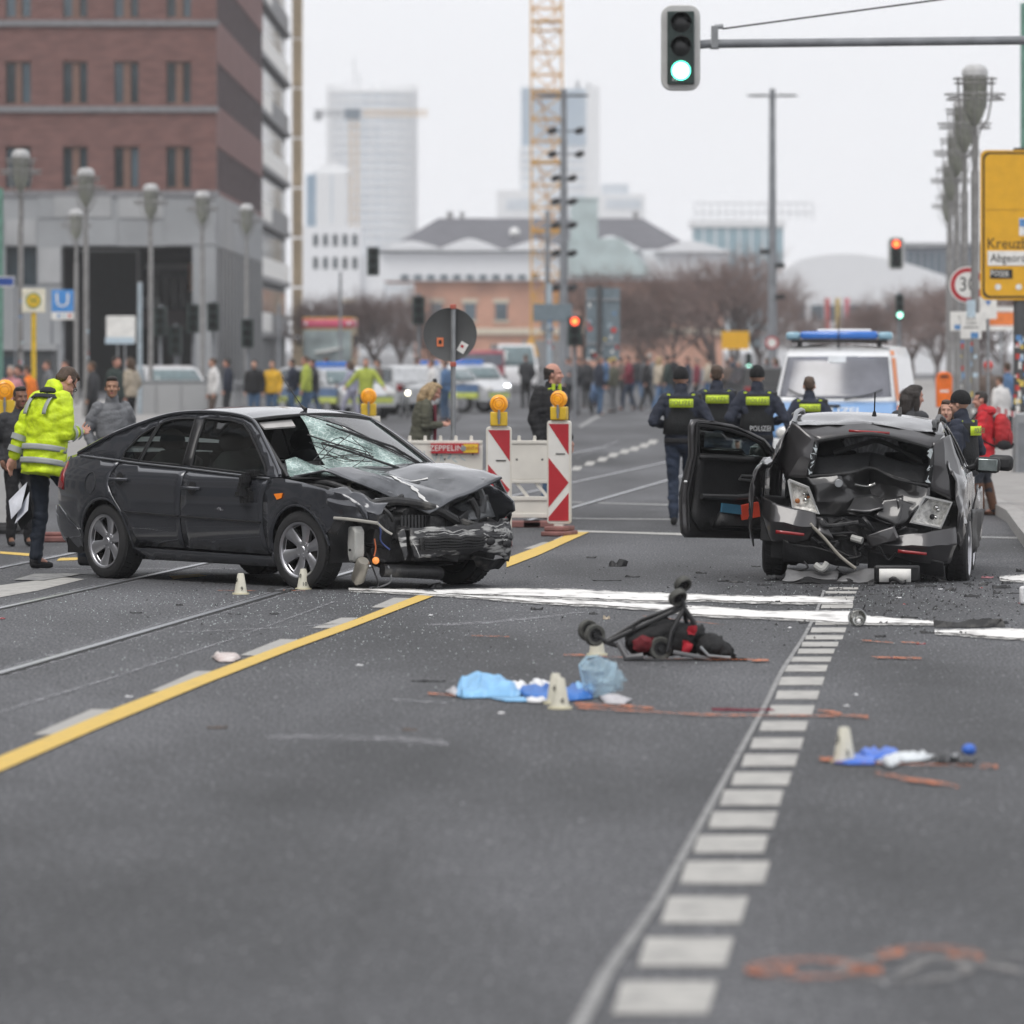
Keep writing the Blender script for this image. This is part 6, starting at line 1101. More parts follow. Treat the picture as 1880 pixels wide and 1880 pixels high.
hose_e = lambda pts, r, m=BLK, nm='cable', n=8: (lambda mb: (mb.tube([p for p in cr(pts, 6)], r, n), mb.build(nm, m, EST))[1])(MB())
esheet('left_rear_pillar', [[(-1.70, .60, 1.30), (-1.62, .66, 1.2), (-1.5, .76, 1.0)], [(-1.80, .42, 1.20), (-1.82, .50, 1.05), (-1.78, .62, .84)], [(-1.81, .38, 1.17), (-1.83, .42, 1.02), (-1.82, .45, .84)]], PNT2, 10, 12, .012, smooth=35)
esheet('right_rear_pillar', [[(-1.80, -.58, 1.18), (-1.82, -.58, 1.02), (-1.82, -.56, .80)], [(-1.75, -.66, 1.22), (-1.78, -.70, 1.02), (-1.78, -.76, .72)], [(-1.62, -.72, 1.26), (-1.55, -.80, 1.05), (-1.50, -.86, .72)]], PNT2, 10, 12, .015, smooth=35)
for pts in ([(-1.84, .385, 1.15), (-1.85, .40, 1.02), (-1.84, .43, .87)], [(-1.84, -.565, 1.14), (-1.85, -.575, 1.0), (-1.84, -.56, .86)]):
    hose_e(pts, .022, mat('black_window_frame', (.015, .016, .017), .3), 'window_frame')
    rr = random.Random(int(abs(pts[0][1]) * 100)); mb = MB()
    for k in range(16): t = rr.random(); p = Vector(pts[0]) + (Vector(pts[2]) - Vector(pts[0])) * t; mb.add([p + Vector((-.03, rr.uniform(-.03, .03), rr.uniform(-.03, .03))) for _ in range(3)], [(0, 1, 2)])
    mb.build('glass_shards', mat('pale_glass_shards', (.55, .6, .62), .2), EST, smooth=0, solid=.003)['kind'] = 'stuff'
hose_e([(-1.84, .39, 1.155), (-1.86, -.08, 1.235), (-1.84, -.57, 1.145)], .02, BLK, 'window_frame')
hose_e([(-1.86, .43, .86), (-1.87, .1, .90), (-1.80, -.08, .955), (-1.88, -.3, .87), (-1.86, -.56, .83)], .012, BLK, 'window_frame')
# inside: folded parcel shelf, seat backs, dark cavity
mb = MB(); mb.box(-1.55, .9, -.74, .74, .16, .58); mb.build('floor_pan', BLK, EST, smooth=0); mb = MB(); mb.box(-1.3, -1.22, -.70, .66, .5, 1.0); mb.build('rear_seat', SEAT, EST, bevel=.02)
for y in (.30, -.45): mb = MB(); mb.ball((-1.22, y, 1.10), (.06, .13, .10), 12); mb.build('headrest', SEAT, EST)
for y in (.36, -.36): mb = MB(); mb.ball((-.2, y, 1.16), (.06, .14, .10), 12); mb.box(-.25, -.12, y - .24, y + .24, .4, 1.07); mb.build('front_seat', SEAT, EST, bevel=.02)
SHF = mat('parcel_shelf', (.028, .029, .031), .75, bump=.3, bs=40)
esheet('parcel_shelf', [[(-1.62, .40, 1.02), (-1.58, .12, 1.05), (-1.52, -.05, 1.09)], [(-1.70, .42, .88), (-1.72, .12, .90), (-1.66, -.05, .96)]], SHF, 8, 10, .006, solid=.02); esheet('parcel_shelf', [[(-1.52, -.055, 1.09), (-1.58, -.3, 1.02), (-1.62, -.54, .98)], [(-1.66, -.055, .95), (-1.72, -.3, .87), (-1.70, -.54, .84)]], SHF, 8, 10, .006, solid=.02)
hose_e([(-1.55, .25, 1.06), (-1.52, 0, 1.15), (-1.50, -.15, 1.17), (-1.55, -.5, 1.02)], .022, SHF, 'shelf_edge')
# tailgate skin pushed in: left flap, centre dent, right flap
TG = mat('dented_tailgate_paint', (.024, .0235, .024), .32, metal=.4, var=.25, vs=5, coat=.8)
esheet('tailgate', [[(-1.86, .45, .855), (-1.88, .2, .895), (-1.74, -.07, .955), (-1.86, -.32, .875), (-1.86, -.57, .815)], [(-1.92, .40, .80), (-1.90, .15, .82), (-1.62, -.06, .83), (-1.82, -.30, .80), (-1.90, -.56, .73)], [(-1.93, .36, .66), (-1.88, .12, .66), (-1.72, -.10, .70), (-1.84, -.30, .66), (-1.94, -.46, .62)], [(-1.90, .32, .53), (-1.84, .12, .56), (-1.90, -.08, .57), (-1.94, -.28, .50), (-1.95, -.34, .47)]], TG, 24, 34, .022, 7, smooth=18)
esheet('dent_plate', [[(-1.84, .05, .70), (-1.80, -.10, .74), (-1.82, -.2, .70)], [(-1.98, .10, .60), (-1.98, -.10, .60), (-1.97, -.20, .63)]], mat('bare_dark_panel', (.05, .05, .052), .3, metal=.3, coat=.5), 8, 8, .012)
esheet('torn_flap', [[(-1.88, -.20, .70), (-1.90, -.36, .74)], [(-1.97, -.14, .57), (-2.0, -.33, .47)]], TG, 8, 8, .02); esheet('torn_flap', [[(-1.92, -.30, .72), (-1.90, -.50, .66)], [(-1.97, -.33, .47), (-1.95, -.38, .50)]], TG, 8, 8, .02)
mb = MB(); mb.lathe([(0, .004), (.03, .004), (.03, 0)], 18, Matrix.Translation((-1.925, .18, .815)) @ Matrix.Rotation(R(-90), 4, 'Y')); mb.lathe([(.03, .0), (.034, .005), (.03, .008)], 18, Matrix.Translation((-1.925, .18, .815)) @ Matrix.Rotation(R(-90), 4, 'Y')); mb.build('round_emblem', STL, EST)
hose_e([(-1.87, .05, .815), (-1.80, -.05, .80), (-1.80, -.12, .825)], .012, CHR, 'handle_strip'); hose_e([(-1.96, .0, .50), (-1.99, .25, .46), (-1.98, .32, .50)], .02, JUNK, 'bent_strip')
# tail lamps with broken lenses
LMP = mat('lamp_reflector', (.74, .73, .70), .25, metal=.15, var=.3, vs=30)
def lampq(P, nm='tail_lamp'):
    mb = MB(); n = [Vector(p) for p in P]; c = sum(n, Vector()) / 4; n = [c + (p - c) * 1.16 + Vector((-.02, 0, 0)) for p in n]; inn = [c + (p - c) * .74 + Vector((.06, 0, 0)) for p in n]
    mb.add(n + inn, [(0, 1, 5, 4), (1, 2, 6, 5), (2, 3, 7, 6), (3, 0, 4, 7), (4, 5, 6, 7)]); o = mb.build(nm, LMP, EST, smooth=0, solid=.006); rr = random.Random(int(abs(P[0][1]) * 1000))
    for k in range(5): p = c + Vector((.02, rr.uniform(-.06, .06), rr.uniform(-.05, .05))); mb = MB(); mb.ball(p, rr.uniform(.014, .026), 10); mb.build('bulb', rr.choice((CHR, CHR, DRK, mat('bulb_amber', (.35, .12, .03), .2))), o)
    mb = MB(); mb.tube(n + n[:1], .014, 5); mb.build('lamp_rim', mat('lamp_rim_silver', (.66, .66, .65), .2, metal=.5), o)
lampq([(-1.80, .585, .80), (-1.88, .44, .755), (-1.90, .355, .575), (-1.84, .54, .60)]); lampq([(-1.88, -.545, .72), (-1.78, -.735, .685), (-1.78, -.665, .50), (-1.90, -.455, .535)])
# bumper: left half hanging, right half torn upward
esheet('rear_bumper', [[(-1.66, .83, .67), (-1.68, .83, .52), (-1.64, .78, .36)], [(-1.88, .72, .625), (-1.96, .72, .48), (-1.88, .70, .30)], [(-1.95, .50, .59), (-2.02, .50, .45), (-1.95, .52, .29)], [(-1.94, .36, .56), (-1.98, .34, .45), (-1.92, .40, .33)]], PNT2, 16, 16, .015, smooth=45)
esheet('rear_bumper', [[(-1.92, -.12, .38), (-1.94, -.15, .33), (-1.90, -.12, .27)], [(-1.98, -.38, .42), (-2.02, -.40, .33), (-1.96, -.38, .22)], [(-1.98, -.58, .45), (-2.03, -.60, .33), (-1.96, -.58, .18)], [(-1.80, -.80, .50), (-1.84, -.82, .36), (-1.78, -.76, .20)]], PNT2, 16, 16, .015, smooth=45)
for c in ((.56, .385), (-.46, .275)):
    y, z = c; esheet('reflector', [[(-2.045 if y < 0 else -2.035, y + .12, z + .02), (-2.055 if y < 0 else -2.04, y - .12, z + .005)], [(-2.045 if y < 0 else -2.035, y + .12, z - .01), (-2.055 if y < 0 else -2.04, y - .12, z - .018)]], REDL, 2, 4, .002)
esheet('bumper_skirt', [[(-1.93, .62, .30), (-1.98, .25, .26), (-1.90, .0, .2)], [(-1.86, .62, .12), (-1.9, .25, .16), (-1.86, .0, .1)]], BLK, 10, 12, .03); esheet('bumper_skirt', [[(-1.90, -.1, .26), (-1.95, -.70, .2)], [(-1.84, -.1, .08), (-1.86, -.72, .09)]], BLK, 10, 10, .03)
mb = MB(); mb.box(-1.70, -1.45, -.60, .60, .15, .62); mb.build('boot_floor', JUNK, EST, smooth=0)
esheet('crash_beam', [[(-1.86, .45, .55), (-1.80, 0, .52), (-1.9, -.5, .48)], [(-1.88, .45, .40), (-1.80, 0, .38), (-1.92, -.5, .38)]], JUNK, 14, 10, .05, 9)
rr = random.Random(33)
for k in range(30):
    p0 = Vector((rr.uniform(-1.98, -1.85), rr.uniform(-.5, .45), rr.uniform(.12, .55))); hose_e([p0, p0 + Vector((rr.uniform(-.04, .03), rr.uniform(-.1, .1), rr.uniform(-.08, .06))), p0 + Vector((rr.uniform(-.04, .04), rr.uniform(-.24, .24), rr.uniform(-.12, .06)))], rr.uniform(.005, .02), rr.choice((JUNK, BLK, TRIM, LITE)), 'cable' if k % 2 else 'torn_strip')
hose_e([(-1.97, .40, .47), (-2.0, .28, .36), (-2.05, .14, .22), (-2.08, .0, .12)], .014, mat('dull_aluminium', (.32, .30, .26)), 'hanging_strip'); hose_e([(-1.95, .05, .37), (-1.98, -.04, .35)], .03, BOT, 'pale_bracket'); hose_e([(-2.0, .34, .13), (-2.02, .28, .1), (-2.0, .24, .15)], .03, BOT, 'pale_bracket')
esheet('torn_flap', [[(-1.96, -.08, .40), (-2.0, -.30, .48)], [(-1.98, -.12, .30), (-2.04, -.36, .40)]], PNT2, 8, 8, .03); esheet('torn_flap', [[(-1.90, .42, .56), (-1.96, .30, .52)], [(-1.98, .36, .40), (-1.98, .2, .36)]], PNT2, 8, 8, .03)
# right side hanging door skin and mirrors
esheet('loose_door_skin', [[(.25, -.91, .80), (.75, -.95, .78)], [(.25, -.88, .30), (.8, -.97, .32)]], PNT2, 10, 10, .03); esheet('loose_sill', [[(-.4, -.90, .62), (.4, -.97, .60)], [(-.4, -.86, .2), (.45, -.96, .26)]], BLK, 10, 8, .03)
def mirror(c, m, face=True, sx=1):
    mb = MB(); mb.boxc(c, (.12, .22, .14)); o = mb.build('mirror', m, EST, bevel=.04); mb = MB(); mb.tube([Vector(c) + Vector((.02, .11 * sx, -.02)), Vector(c) + Vector((.04, .18 * sx, -.05))], .03, 8); mb.build('mirror_arm', BLK, o)
    if face: mb = MB(); mb.boxc((c[0] - .066, c[1], c[2]), (.012, .17, .105)); mb.build('mirror_glass', mat('mirror_glass', (.30, .34, .33), .06, metal=1, var=.3, vs=9), o, bevel=.01)
mirror((.72, -.99, .98), BLK); mirror((.95, -1.10, 1.00), BLK, False)
# aerials
mb = MB(); mb.tube([(-1.45, -.07, 1.455), (-1.46, -.07, 1.50)], [.022, .012], 8); mb.tube([(-1.46, -.07, 1.50), (-1.50, -.07, 1.68)], .006, 6); mb.build('antenna', BLK, EST); mb = MB(); mb.prism([(-.06, 0), (.08, 0), (-.02, .07)], -.015, .015, lambda u, v, w: (-.55 + u, -.25 + w, 1.475 + v)); mb.build('shark_fin', BLK, EST)
wheel(EST, (ER, -.82, .305), R(-3), .30, .19, cam=R(-2)); wheel(EST, (EF, -.80, .305), R(-2), .30, .19); wheel(EST, (ER, .72, .305), 0, .30, .19, side=1); wheel(EST, (EF, .735, .305), 0, .30, .19, side=1)
for q in EST.children_recursive:                              # the rear sprang down: everything above the belt sits lower
    if q.type == 'MESH' and q.location.length < 1e-6 and q.name.split('.')[0] in ('body_frame', 'roof', 'roof_rail', 'windscreen', 'rear_side_window', 'front_side_window', 'quarter_window', 'antenna', 'shark_fin'):
        for v in q.data.vertices:
            if v.co.z > .80: v.co.z = .80 + (v.co.z - .80) * .89
# open driver's door: outline drawn in (along the door, up), hinge at the origin
dr = bpy.data.objects.new('open_door', None)
hx, hy = .78, .80
da = R(180 - 47)                                             # direction of the door from the hinge in car space
def DP(a, z, n=0.0):                                         # n: towards the cabin side
    d = Vector((math.cos(da), math.sin(da), 0)); nn = Vector((-math.sin(da), math.cos(da), 0)); q = .05 * math.sin(math.pi * min(max((z - .2) / .75, 0), 1)); lean = -.25 * max(0, z - .95)
    return Vector((hx, hy, 0)) + d * a - nn * (q + lean * -1 * 0) + nn * n + Vector((0, 0, z)) - nn * 0
OUT = [(.0, .27), (.03, .55), (.0, .93), (.25, 1.12), (.42, 1.18), (.62, 1.235), (.85, 1.26), (1.05, 1.265), (1.08, 1.2), (1.06, .95), (1.10, .62), (1.09, .28), (1.05, .24), (.1, .24)]
WIN = [(.14, .945), (.30, 1.08), (.48, 1.145), (.66, 1.185), (.9, 1.21), (1.0, 1.21), (1.005, 1.15), (.985, .96)]
def dsheet(nm, pl, m, n0, n1, holes=(), par=EST, step=.08, smooth=30):
    P, T = fill(pl, step, holes); mb = MB(); mb.add([DP(a, z, n0) for a, z in P], T); o = mb.build(nm, m, par, smooth=smooth); q = o.modifiers.new('solid', 'SOLIDIFY'); q.thickness = abs(n1 - n0); q.offset = 0; return o
DOOR = dsheet('driver_door', OUT, PNT2, 0, .05, [WIN])
DCARD = mat('door_card', (.017, .017, .018), .6, bump=.25, bs=60)
card = [(.07, .34), (.07, .86), (.13, .93), (1.0, .945), (.99, .62), (1.02, .42), (.93, .31), (.2, .30)]
dsheet('door_card', card, DCARD, .045, .075, par=DOOR)
dsheet('window_sill', [(.10, .90), (.11, .945), (1.0, .962), (1.0, .925)], DCARD, .07, .10, par=DOOR); dsheet('door_window', WIN, glass('clear_door_glass', (.80, .86, .84), .05), .0, .004, par=DOOR)
mb = MB(); mb.tube([DP(a, z, .03) for a, z in WIN + WIN[:1]], .016, 6); mb.build('door_seal', BLK, DOOR); mb = MB(); mb.tube([DP(a, z, .05) for a, z in ((.05, .3), (.05, .9), (.28, 1.1), (.58, 1.205), (.82, 1.235), (1.03, 1.24), (1.035, .95), (1.06, .62), (1.05, .3))], .012, 6); mb.build('door_seal', BLK, DOOR)
mb = MB(); mb.tube([DP(a, z, .10) for a, z in ((.2, .70), (.34, .62), (.55, .60), (.95, .60))], .026, 8); mb.build('armrest', mat('armrest_grey', (.035, .035, .037), .5), DOOR); mb = MB(); mb.tube([DP(a, z, .09) for a, z in ((.38, .79), (.52, .79), (.54, .76), (.40, .75), (.38, .79))], .011, 6); mb.build('inner_handle', mat('handle_grey', (.09, .09, .092), .35), DOOR)
dsheet('door_pocket', [(.2, .33), (.22, .46), (.72, .48), (.80, .34)], DCARD, .08, .16, par=DOOR); mb = MB(); mb.boxc((0, 0, 0), (.20, .03, .13)); mb.build('red_folder', mat('red_folder', (.72, .08, .04), .5), DOOR, smooth=0, loc=DP(.42, .485, .12), rot=(0, R(10), da)); mb = MB(); mb.boxc((0, 0, 0), (.24, .02, .08)); mb.build('blue_folder', mat('blue_folder', (.05, .16, .25), .5), DOOR, smooth=0, loc=DP(.62, .50, .12), rot=(0, R(-4), da))
p = DP(.17, .99, -.14); mb = MB(); mb.ball(p, (.12, .09, .085), 14); mr = mb.build('mirror', BLK, DOOR); mb = MB(); mb.boxc((0, 0, 0), (.012, .17, .11)); mb.build('mirror_glass', mat('mirror_glass', (.30, .34, .33)), mr, loc=p + Vector((-.085, -.01, .0)), rot=(0, 0, R(15)), bevel=.008)
mb = MB(); mb.ball(DP(1.075, .72, .02), .022, 8); mb.build('door_latch', CHR, DOOR)
bpy.data.objects.remove(dr)
# ---- fallen bumper skin and number plate under the estate car
o = thing('fallen_bumper_skin', 'grey bumper skin lying on the road under the rear of the estate car', 'bumper part', g(1530, 1071))
def gs(nm, G, m, amp=.01, n=12, par=o, solid=.006): mb = MB(); mb.grid(lambda u, v: (lambda p: p + noise.noise_vector(p * 7) * amp * 3.2 * (1 if p.z > .02 else .3))(bil(G, u, v)), n, n); return mb.build(nm, m, par, smooth=30, solid=solid)
SILV = mat('silver_grey_plastic', (.13, .13, .132), .35, var=.3, vs=6)
gs('left_piece', [[(-.42, -.1, .03), (-.2, -.06, .05), (.02, -.08, .03)], [(-.38, .05, .12), (-.2, .08, .11), (.05, .06, .09)]], SILV); gs('right_piece', [[(.0, -.12, .015), (.25, -.1, .03), (.5, -.1, .02)], [(.12, .05, .08), (.3, .04, .12), (.5, .02, .13)]], SILV); gs('torn_edge', [[(-.42, -.14, .01), (.5, -.16, .01)], [(-.4, -.08, .04), (.5, -.1, .03)]], BLK, .02)
o = thing('number_plate', 'bent white number plate with illegible print hanging under the rear bumper', 'number plate', g(1643, 1073)); mb = MB(); mb.grid(lambda u, v: (-.13 + .26 * u, -.02 + .02 * math.sin(5 * u), .02 + .11 * v), 6, 2); mb.build('plate', SWH, o, solid=.004); mb = MB(); mb.grid(lambda u, v: (-.05 + .14 * u, -.03 + .02 * math.sin(2 + 2.7 * u), .01 + .04 * v + .02 * math.sin(6 * u)), 5, 2); mb.build('dirt_streak', BLK, o, solid=.004); mb = MB(); mb.boxc((.02, .05, .085), (.38, .04, .14), Matrix.Rotation(.1, 4, 'X')); mb.build('plate_holder', BLK, o, bevel=.02)
# ================================================================ police van
s = 124; PV = thing('police_van', 'white and blue police van with a blue light bar seen from the front', 'van', at(1527, s), 0); PV.rotation_euler = (0, 0, R(-8))
PW = mat('van_white', (.72, .73, .74), .3, coat=.6, var=.04); PB = mat('van_blue', (.15, .30, .55), .3, coat=.6, var=.04); VO = mat('van_orange_stripe', (.85, .22, .02), .4)
def vsec(z):                                                  # half width and front x at a height
    return interp([(.25, .90, -.05), (.6, .95, .0), (.95, .945, .08), (1.12, .93, .42), (1.2, .90, .55), (1.85, .80, 1.02), (1.97, .74, 1.25)], z)
def vfront(u, v, z0, z1, dy=0, wk=1.0): z = z0 + (z1 - z0) * u; hw, y = vsec(z); t = -1 + 2 * v; return Vector((hw * t * wk, y + .10 * t * t + dy, z))
def vpatch(nm, m, z0, z1, wk=1.0, dy=0, n=10, par=PV, solid=.01): mb = MB(); mb.grid(lambda u, v: vfront(u, v, z0, z1, dy, wk), n, 14); return mb.build(nm, m, par, smooth=50, solid=solid)
vpatch('front_panel', PW, .25, .62); vpatch('bonnet', PB, .62, 1.16); vpatch('windscreen', mat('van_windscreen', (.15, .155, .18), .12, var=.25, vs=1.5, spec=.7), 1.2, 1.83, .94, -.006); vpatch('windscreen_frame', PW, 1.16, 1.97, 1.0, .012)  # opaque windscreen: its lilac-grey colour stands in for a reflection
vpatch('sun_band', mat('van_header', (.5, .53, .56), .4), 1.74, 1.84, .5, -.014)
mb = MB()
for sx in (-1, 1): mb.grid(lambda u, v: (lambda z: Vector((sx * vsec(z)[0], vsec(z)[1] + .1 + (5.0 - vsec(z)[1] - .1) * u, z)))(.25 + 1.72 * v), 6, 12)
mb.grid(lambda u, v: Vector((-.74 + 1.48 * v, 1.35 + 3.65 * u, 1.97 + .05 * math.sin(math.pi * v))), 4, 10); mb.grid(lambda u, v: Vector((-.74 + 1.48 * v, 5.0, .25 + 1.72 * u)), 3, 3); mb.build('van_body', PW, PV, smooth=40)
mb = MB(); mb.grid(lambda u, v: (lambda z: Vector(((vsec(z)[0] + .006), vsec(z)[1] + .12 + .75 * u, z)))(.5 + 1.42 * v), 5, 10); mb.build('orange_stripe', VO, PV, solid=.004)
text('lettering', 'POLIZEI', .16, SWH, PV, (.05, .09, 1.02), (R(62), 0, 0), .004, sx=1.25)
LB = mat('light_bar_blue', (.02, .16, .58), .15, var=.1, coat=.6); LB2 = mat('light_bar_clear', (.25, .42, .52), .15, var=.1)
mb = MB(); mb.box(-.58, .58, 1.25, 1.55, 2.09, 2.21); mb.build('blue_dome', LB, PV, bevel=.04)
for sx in (-1, 1): mb = MB(); mb.box(min(sx * .585, sx * .80), max(sx * .585, sx * .80), 1.27, 1.55, 2.08, 2.20); mb.build('end_dome', LB2, PV, bevel=.04)
mb = MB(); mb.box(-.72, .72, 1.26, 1.54, 2.04, 2.085); mb.build('bar_base', BLK, PV, bevel=.01)
for x in (-.6, .6): mb = MB(); mb.boxc((x, 1.4, 2.02), (.06, .2, .08)); mb.build('bar_foot', BLK, PV, smooth=0)
mb = MB(); mb.box(-.34, .46, 1.4, 1.7, 2.18, 2.245); mb.build('roof_sign', PW, PV, bevel=.02); mb = MB(); mb.tube([(.0, 1.15, 1.98), (.0, 1.2, 2.0), (-.0, 1.25, 2.42)], [.02, .012, .004], 6); mb.build('antenna', BLK, PV)
for sx in (-1, 1):
    mb = MB(); mb.ball((sx * .70, .06, .70), (.14, .05, .10), 12); mb.build('headlight', LMP, PV); mb = MB(); mb.ball((sx * 1.05, .75, 1.22), (.11, .07, .14), 12); mb.build('wing_mirror', BLK, PV)
    mb = MB(); mb.tube([(sx * .15, .46, 1.19), (sx * .55, .58, 1.27), (sx * .7, .66, 1.34)], .012, 6); mb.build('wiper', BLK, PV)
    for y in (.75, 4.0): M = Matrix.Translation((sx * .82, y, .33)) @ Matrix.Rotation(R(90), 4, 'Y'); mb = MB(); mb.lathe([(0, -.1), (.33, -.1), (.33, .1), (0, .1)], 24, M); wh = mb.build('wheel', RUB, PV); mb = MB(); mb.lathe([(0, -.105), (.2, -.105), (.2, .105), (0, .105)], 20, M); mb.build('rim', ALU, wh)
mb = MB(); mb.box(-.6, .6, -.08, -.03, .45, .58); mb.build('grille', BLK, PV, bevel=.01); mb = MB(); mb.box(-.4, .1, .30, .34, 1.08, 1.12); mb.build('bonnet_vent', BLK, PV, bevel=.01, rot=(0, 0, 0)); mb = MB(); mb.box(-.26, .26, -.10, -.08, .32, .43); mb.build('number_plate', SWH, PV, smooth=0)
mb = MB(); mb.box(-.75, .75, .9, 2.4, .8, 1.45); mb.build('cab_interior', DRK, PV, smooth=0)
# ================================================================ blurred vehicles at the crossing
def simple_car(nm, label, px, s, rz, paint, L_=4.3, W_=1.78, Hh=1.45, van=False, stripe=None, lights=None, group=None, rear=False):
    o = thing(nm, label, 'van' if van else 'car', at(px, s), rz, group); h = L_ / 2
    prof = [(-h, .35), (-h, .8), (-h + .12, .95), (-h + .35, Hh - .06), (-h + .7, Hh), (.1, Hh), (.75, Hh - .1), (1.05, .98), (h - .25, .86), (h, .66), (h, .35)] if not van else [(-h, .35), (-h, .9), (-h + .03, Hh - .1), (-h + .2, Hh), (h - 1.1, Hh), (h - .8, Hh - .08), (h - .35, 1.12), (h - .06, 1.0), (h, .8), (h, .35)]
    bw = lambda x, z: W_ / 2 * (1 - (.22 if not van else .08) * max(0, z - .95) / .5) * (1 - .10 * max(0, abs(x) - h + .4) / .4)
    mb = MB(); n = len(prof); mb.grid(lambda u, v: (lambda p: Vector((p[0], bw(*p) * (-1 + 2 * v), p[1])))(prof[min(int(round(u * (n - 1))), n - 1)]), n - 1, 6)
    for sg in (-1, 1): mb.add([(x, sg * bw(x, z), z) for x, z in prof], [tuple(range(n))])
    mb.build('body', paint, o, smooth=35)
    side = [(-h + .32, .98), (-h + .5, Hh - .1), (.15, Hh - .08), (.85, .98)] if not van else [(h - 1.6, 1.1), (h - 1.6, Hh - .15), (h - .95, Hh - .18), (h - .5, 1.12)]
    for sg in (-1, 1): mb = MB(); mb.prism(side, 0, .012, lambda u, v, w: (u, sg * (bw(u, v) + w - .004), v)); mb.build('side_window', WG, o, smooth=0)
    fx = [(.76, Hh - .13), (1.06, .99)] if not van else [(h - .78, Hh - .12), (h - .37, 1.15)]
    mb = MB(); mb.grid(lambda u, v: Vector((fx[0][0] + (fx[1][0] - fx[0][0]) * u + .03, bw(1, fx[0][1] + (fx[1][1] - fx[0][1]) * u) * .88 * (-1 + 2 * v), fx[0][1] + (fx[1][1] - fx[0][1]) * u + .02)), 3, 4); mb.build('windscreen', mat('far_windscreen', (.12, .17, .18), .1, spec=.8), o, solid=.01)
    mb = MB(); mb.grid(lambda u, v: Vector((-h + .15 + .2 * (1 - u) - .02 + (0 if not van else -.16), bw(-1, Hh - .1 - .36 * u) * .85 * (-1 + 2 * v), Hh - .12 - .36 * u)), 3, 4); mb.build('rear_window', WG, o, solid=.01)
    for x in (-h + .8, h - .85):
        for sg in (-1, 1): M = Matrix.Translation((x, sg * (W_ / 2 - .1), .31)) @ Matrix.Rotation(R(90), 4, 'X'); mb = MB(); mb.lathe([(0, -.1), (.31, -.1), (.31, .1), (0, .1)], 18, M); wh = mb.build('wheel', RUB, o); mb = MB(); mb.lathe([(0, -.106), (.19, -.106), (.19, .106), (0, .106)], 14, M); mb.build('rim', ALU, wh)
    for sg in (-1, 1):
        mb = MB(); mb.boxc((h - .02, sg * W_ * .36, .72), (.08, .3, .13)); mb.build('headlight', lights or LMP, o, bevel=.02); mb = MB(); mb.boxc((-h + .02, sg * W_ * .38, .80), (.08, .22, .2)); mb.build('tail_lamp', REDL, o, bevel=.02)
        mb = MB(); mb.ball((.75 if not van else h - .6, sg * (W_ / 2 + .1), 1.02), (.07, .1, .07), 8); mb.build('mirror', BLK, o)
    if stripe:
        for z0, z1, m_ in stripe:
            for sg in (-1, 1): mb = MB(); mb.box(-h + .1, h - .3, sg * W_ / 2 - .006 if sg < 0 else W_ / 2 - .002, sg * W_ / 2 + .002 if sg < 0 else W_ / 2 + .006, z0, z1); mb.build('side_stripe', m_, o, smooth=0)
            mb = MB(); mb.box(h - .003, h + .006, -W_ * .4, W_ * .4, z0, min(z1, .66)); mb.build('front_stripe', m_, o, smooth=0)
    return o
SLV = mat('silver_paint', (.45, .46, .47), .3, coat=.8, metal=.3); NEON = mat('neon_yellow_stripe', (.5, .56, .12), .4); NBLU = mat('police_blue_stripe', (.10, .17, .30), .4); HLON = mat('lit_headlight', (1, 1, 1), .3, var=0, emit=(.95, .97, 1), es=7); HLW = mat('lit_headlight_warm', (1, 1, .9), .3, var=0, emit=(1, .93, .75), es=6)
pol = [(.45, .62, NEON), (.62, .86, NBLU)]
def patrol(px, s, rz, label, lights=None):
    o = simple_car('police_car', label, px, s, rz, SLV, stripe=pol, lights=lights, group='silver police cars at the crossing'); mb = MB(); mb.box(-.3, -.1, -.5, .5, 1.46, 1.58); mb.build('light_bar', LB, o, bevel=.03); return o
patrol(612, 66, R(-60), 'silver police car with neon stripes in front of the bus'); patrol(800, 60, R(-25), 'silver police car with neon stripes left of the round sign post'); patrol(862, 56, R(-75), 'police car with bright headlights right of the round sign post', HLON)
simple_car('parked_car', 'pale silver car with red tail lamps right of the officer in the hi-vis vest', 712, 62, R(118), SLV); simple_car('parked_car', 'pale car with a light windscreen behind the low concrete wall on the left', 305, 62, R(-70), mat('white_car_paint', (.62, .63, .64), .3, coat=.7)); simple_car('parked_car', 'dark car behind the police officers, left of the police van', 1400, 66, R(95), BLK)
simple_car('delivery_van', 'white delivery van facing us right of the round sign post', 940, 40, R(-84), PW, 5.2, 1.95, 2.15, True)
s = 40; bs = thing('tour_bus', 'tall tour bus with a pink and yellow top and a large grey windscreen', 'bus', at(601, s)); dx = lambda a: (a - 601) / s; W_ = 46 / s
mb = MB(); mb.box(-W_, W_, .0, 9, .3, zat(590, s)); mb.build('body', mat('bus_brown_yellow', (.34, .24, .09), .4, coat=.4), bs, bevel=.12); mb = MB(); mb.box(-W_ - .02, W_ + .02, -.04, 8.8, zat(603, s), zat(586, s)); mb.build('pink_roof_band', mat('bus_pink', (.62, .08, .16), .4, coat=.4), bs, bevel=.12); mb = MB(); mb.box(-W_ - .01, W_ + .01, .05, 8.7, zat(587, s), zat(583, s)); mb.build('yellow_roof', YEL, bs, bevel=.04)
mb = MB(); mb.box(-W_ + .04, W_ - .04, -.05, 0, zat(690, s), zat(606, s)); ws_ = mb.build('windscreen', mat('bus_windscreen', (.27, .32, .32), .12, var=.4, vs=1.2, spec=.7), bs, bevel=.04); mb = MB(); mb.tube([(dx(578), -.08, zat(648, s)), (dx(600), -.08, zat(645, s)), (dx(630), -.08, zat(638, s))], [.22, .26, .14], 8, sq=.3); mb.build('white_banner', SWH, bs)
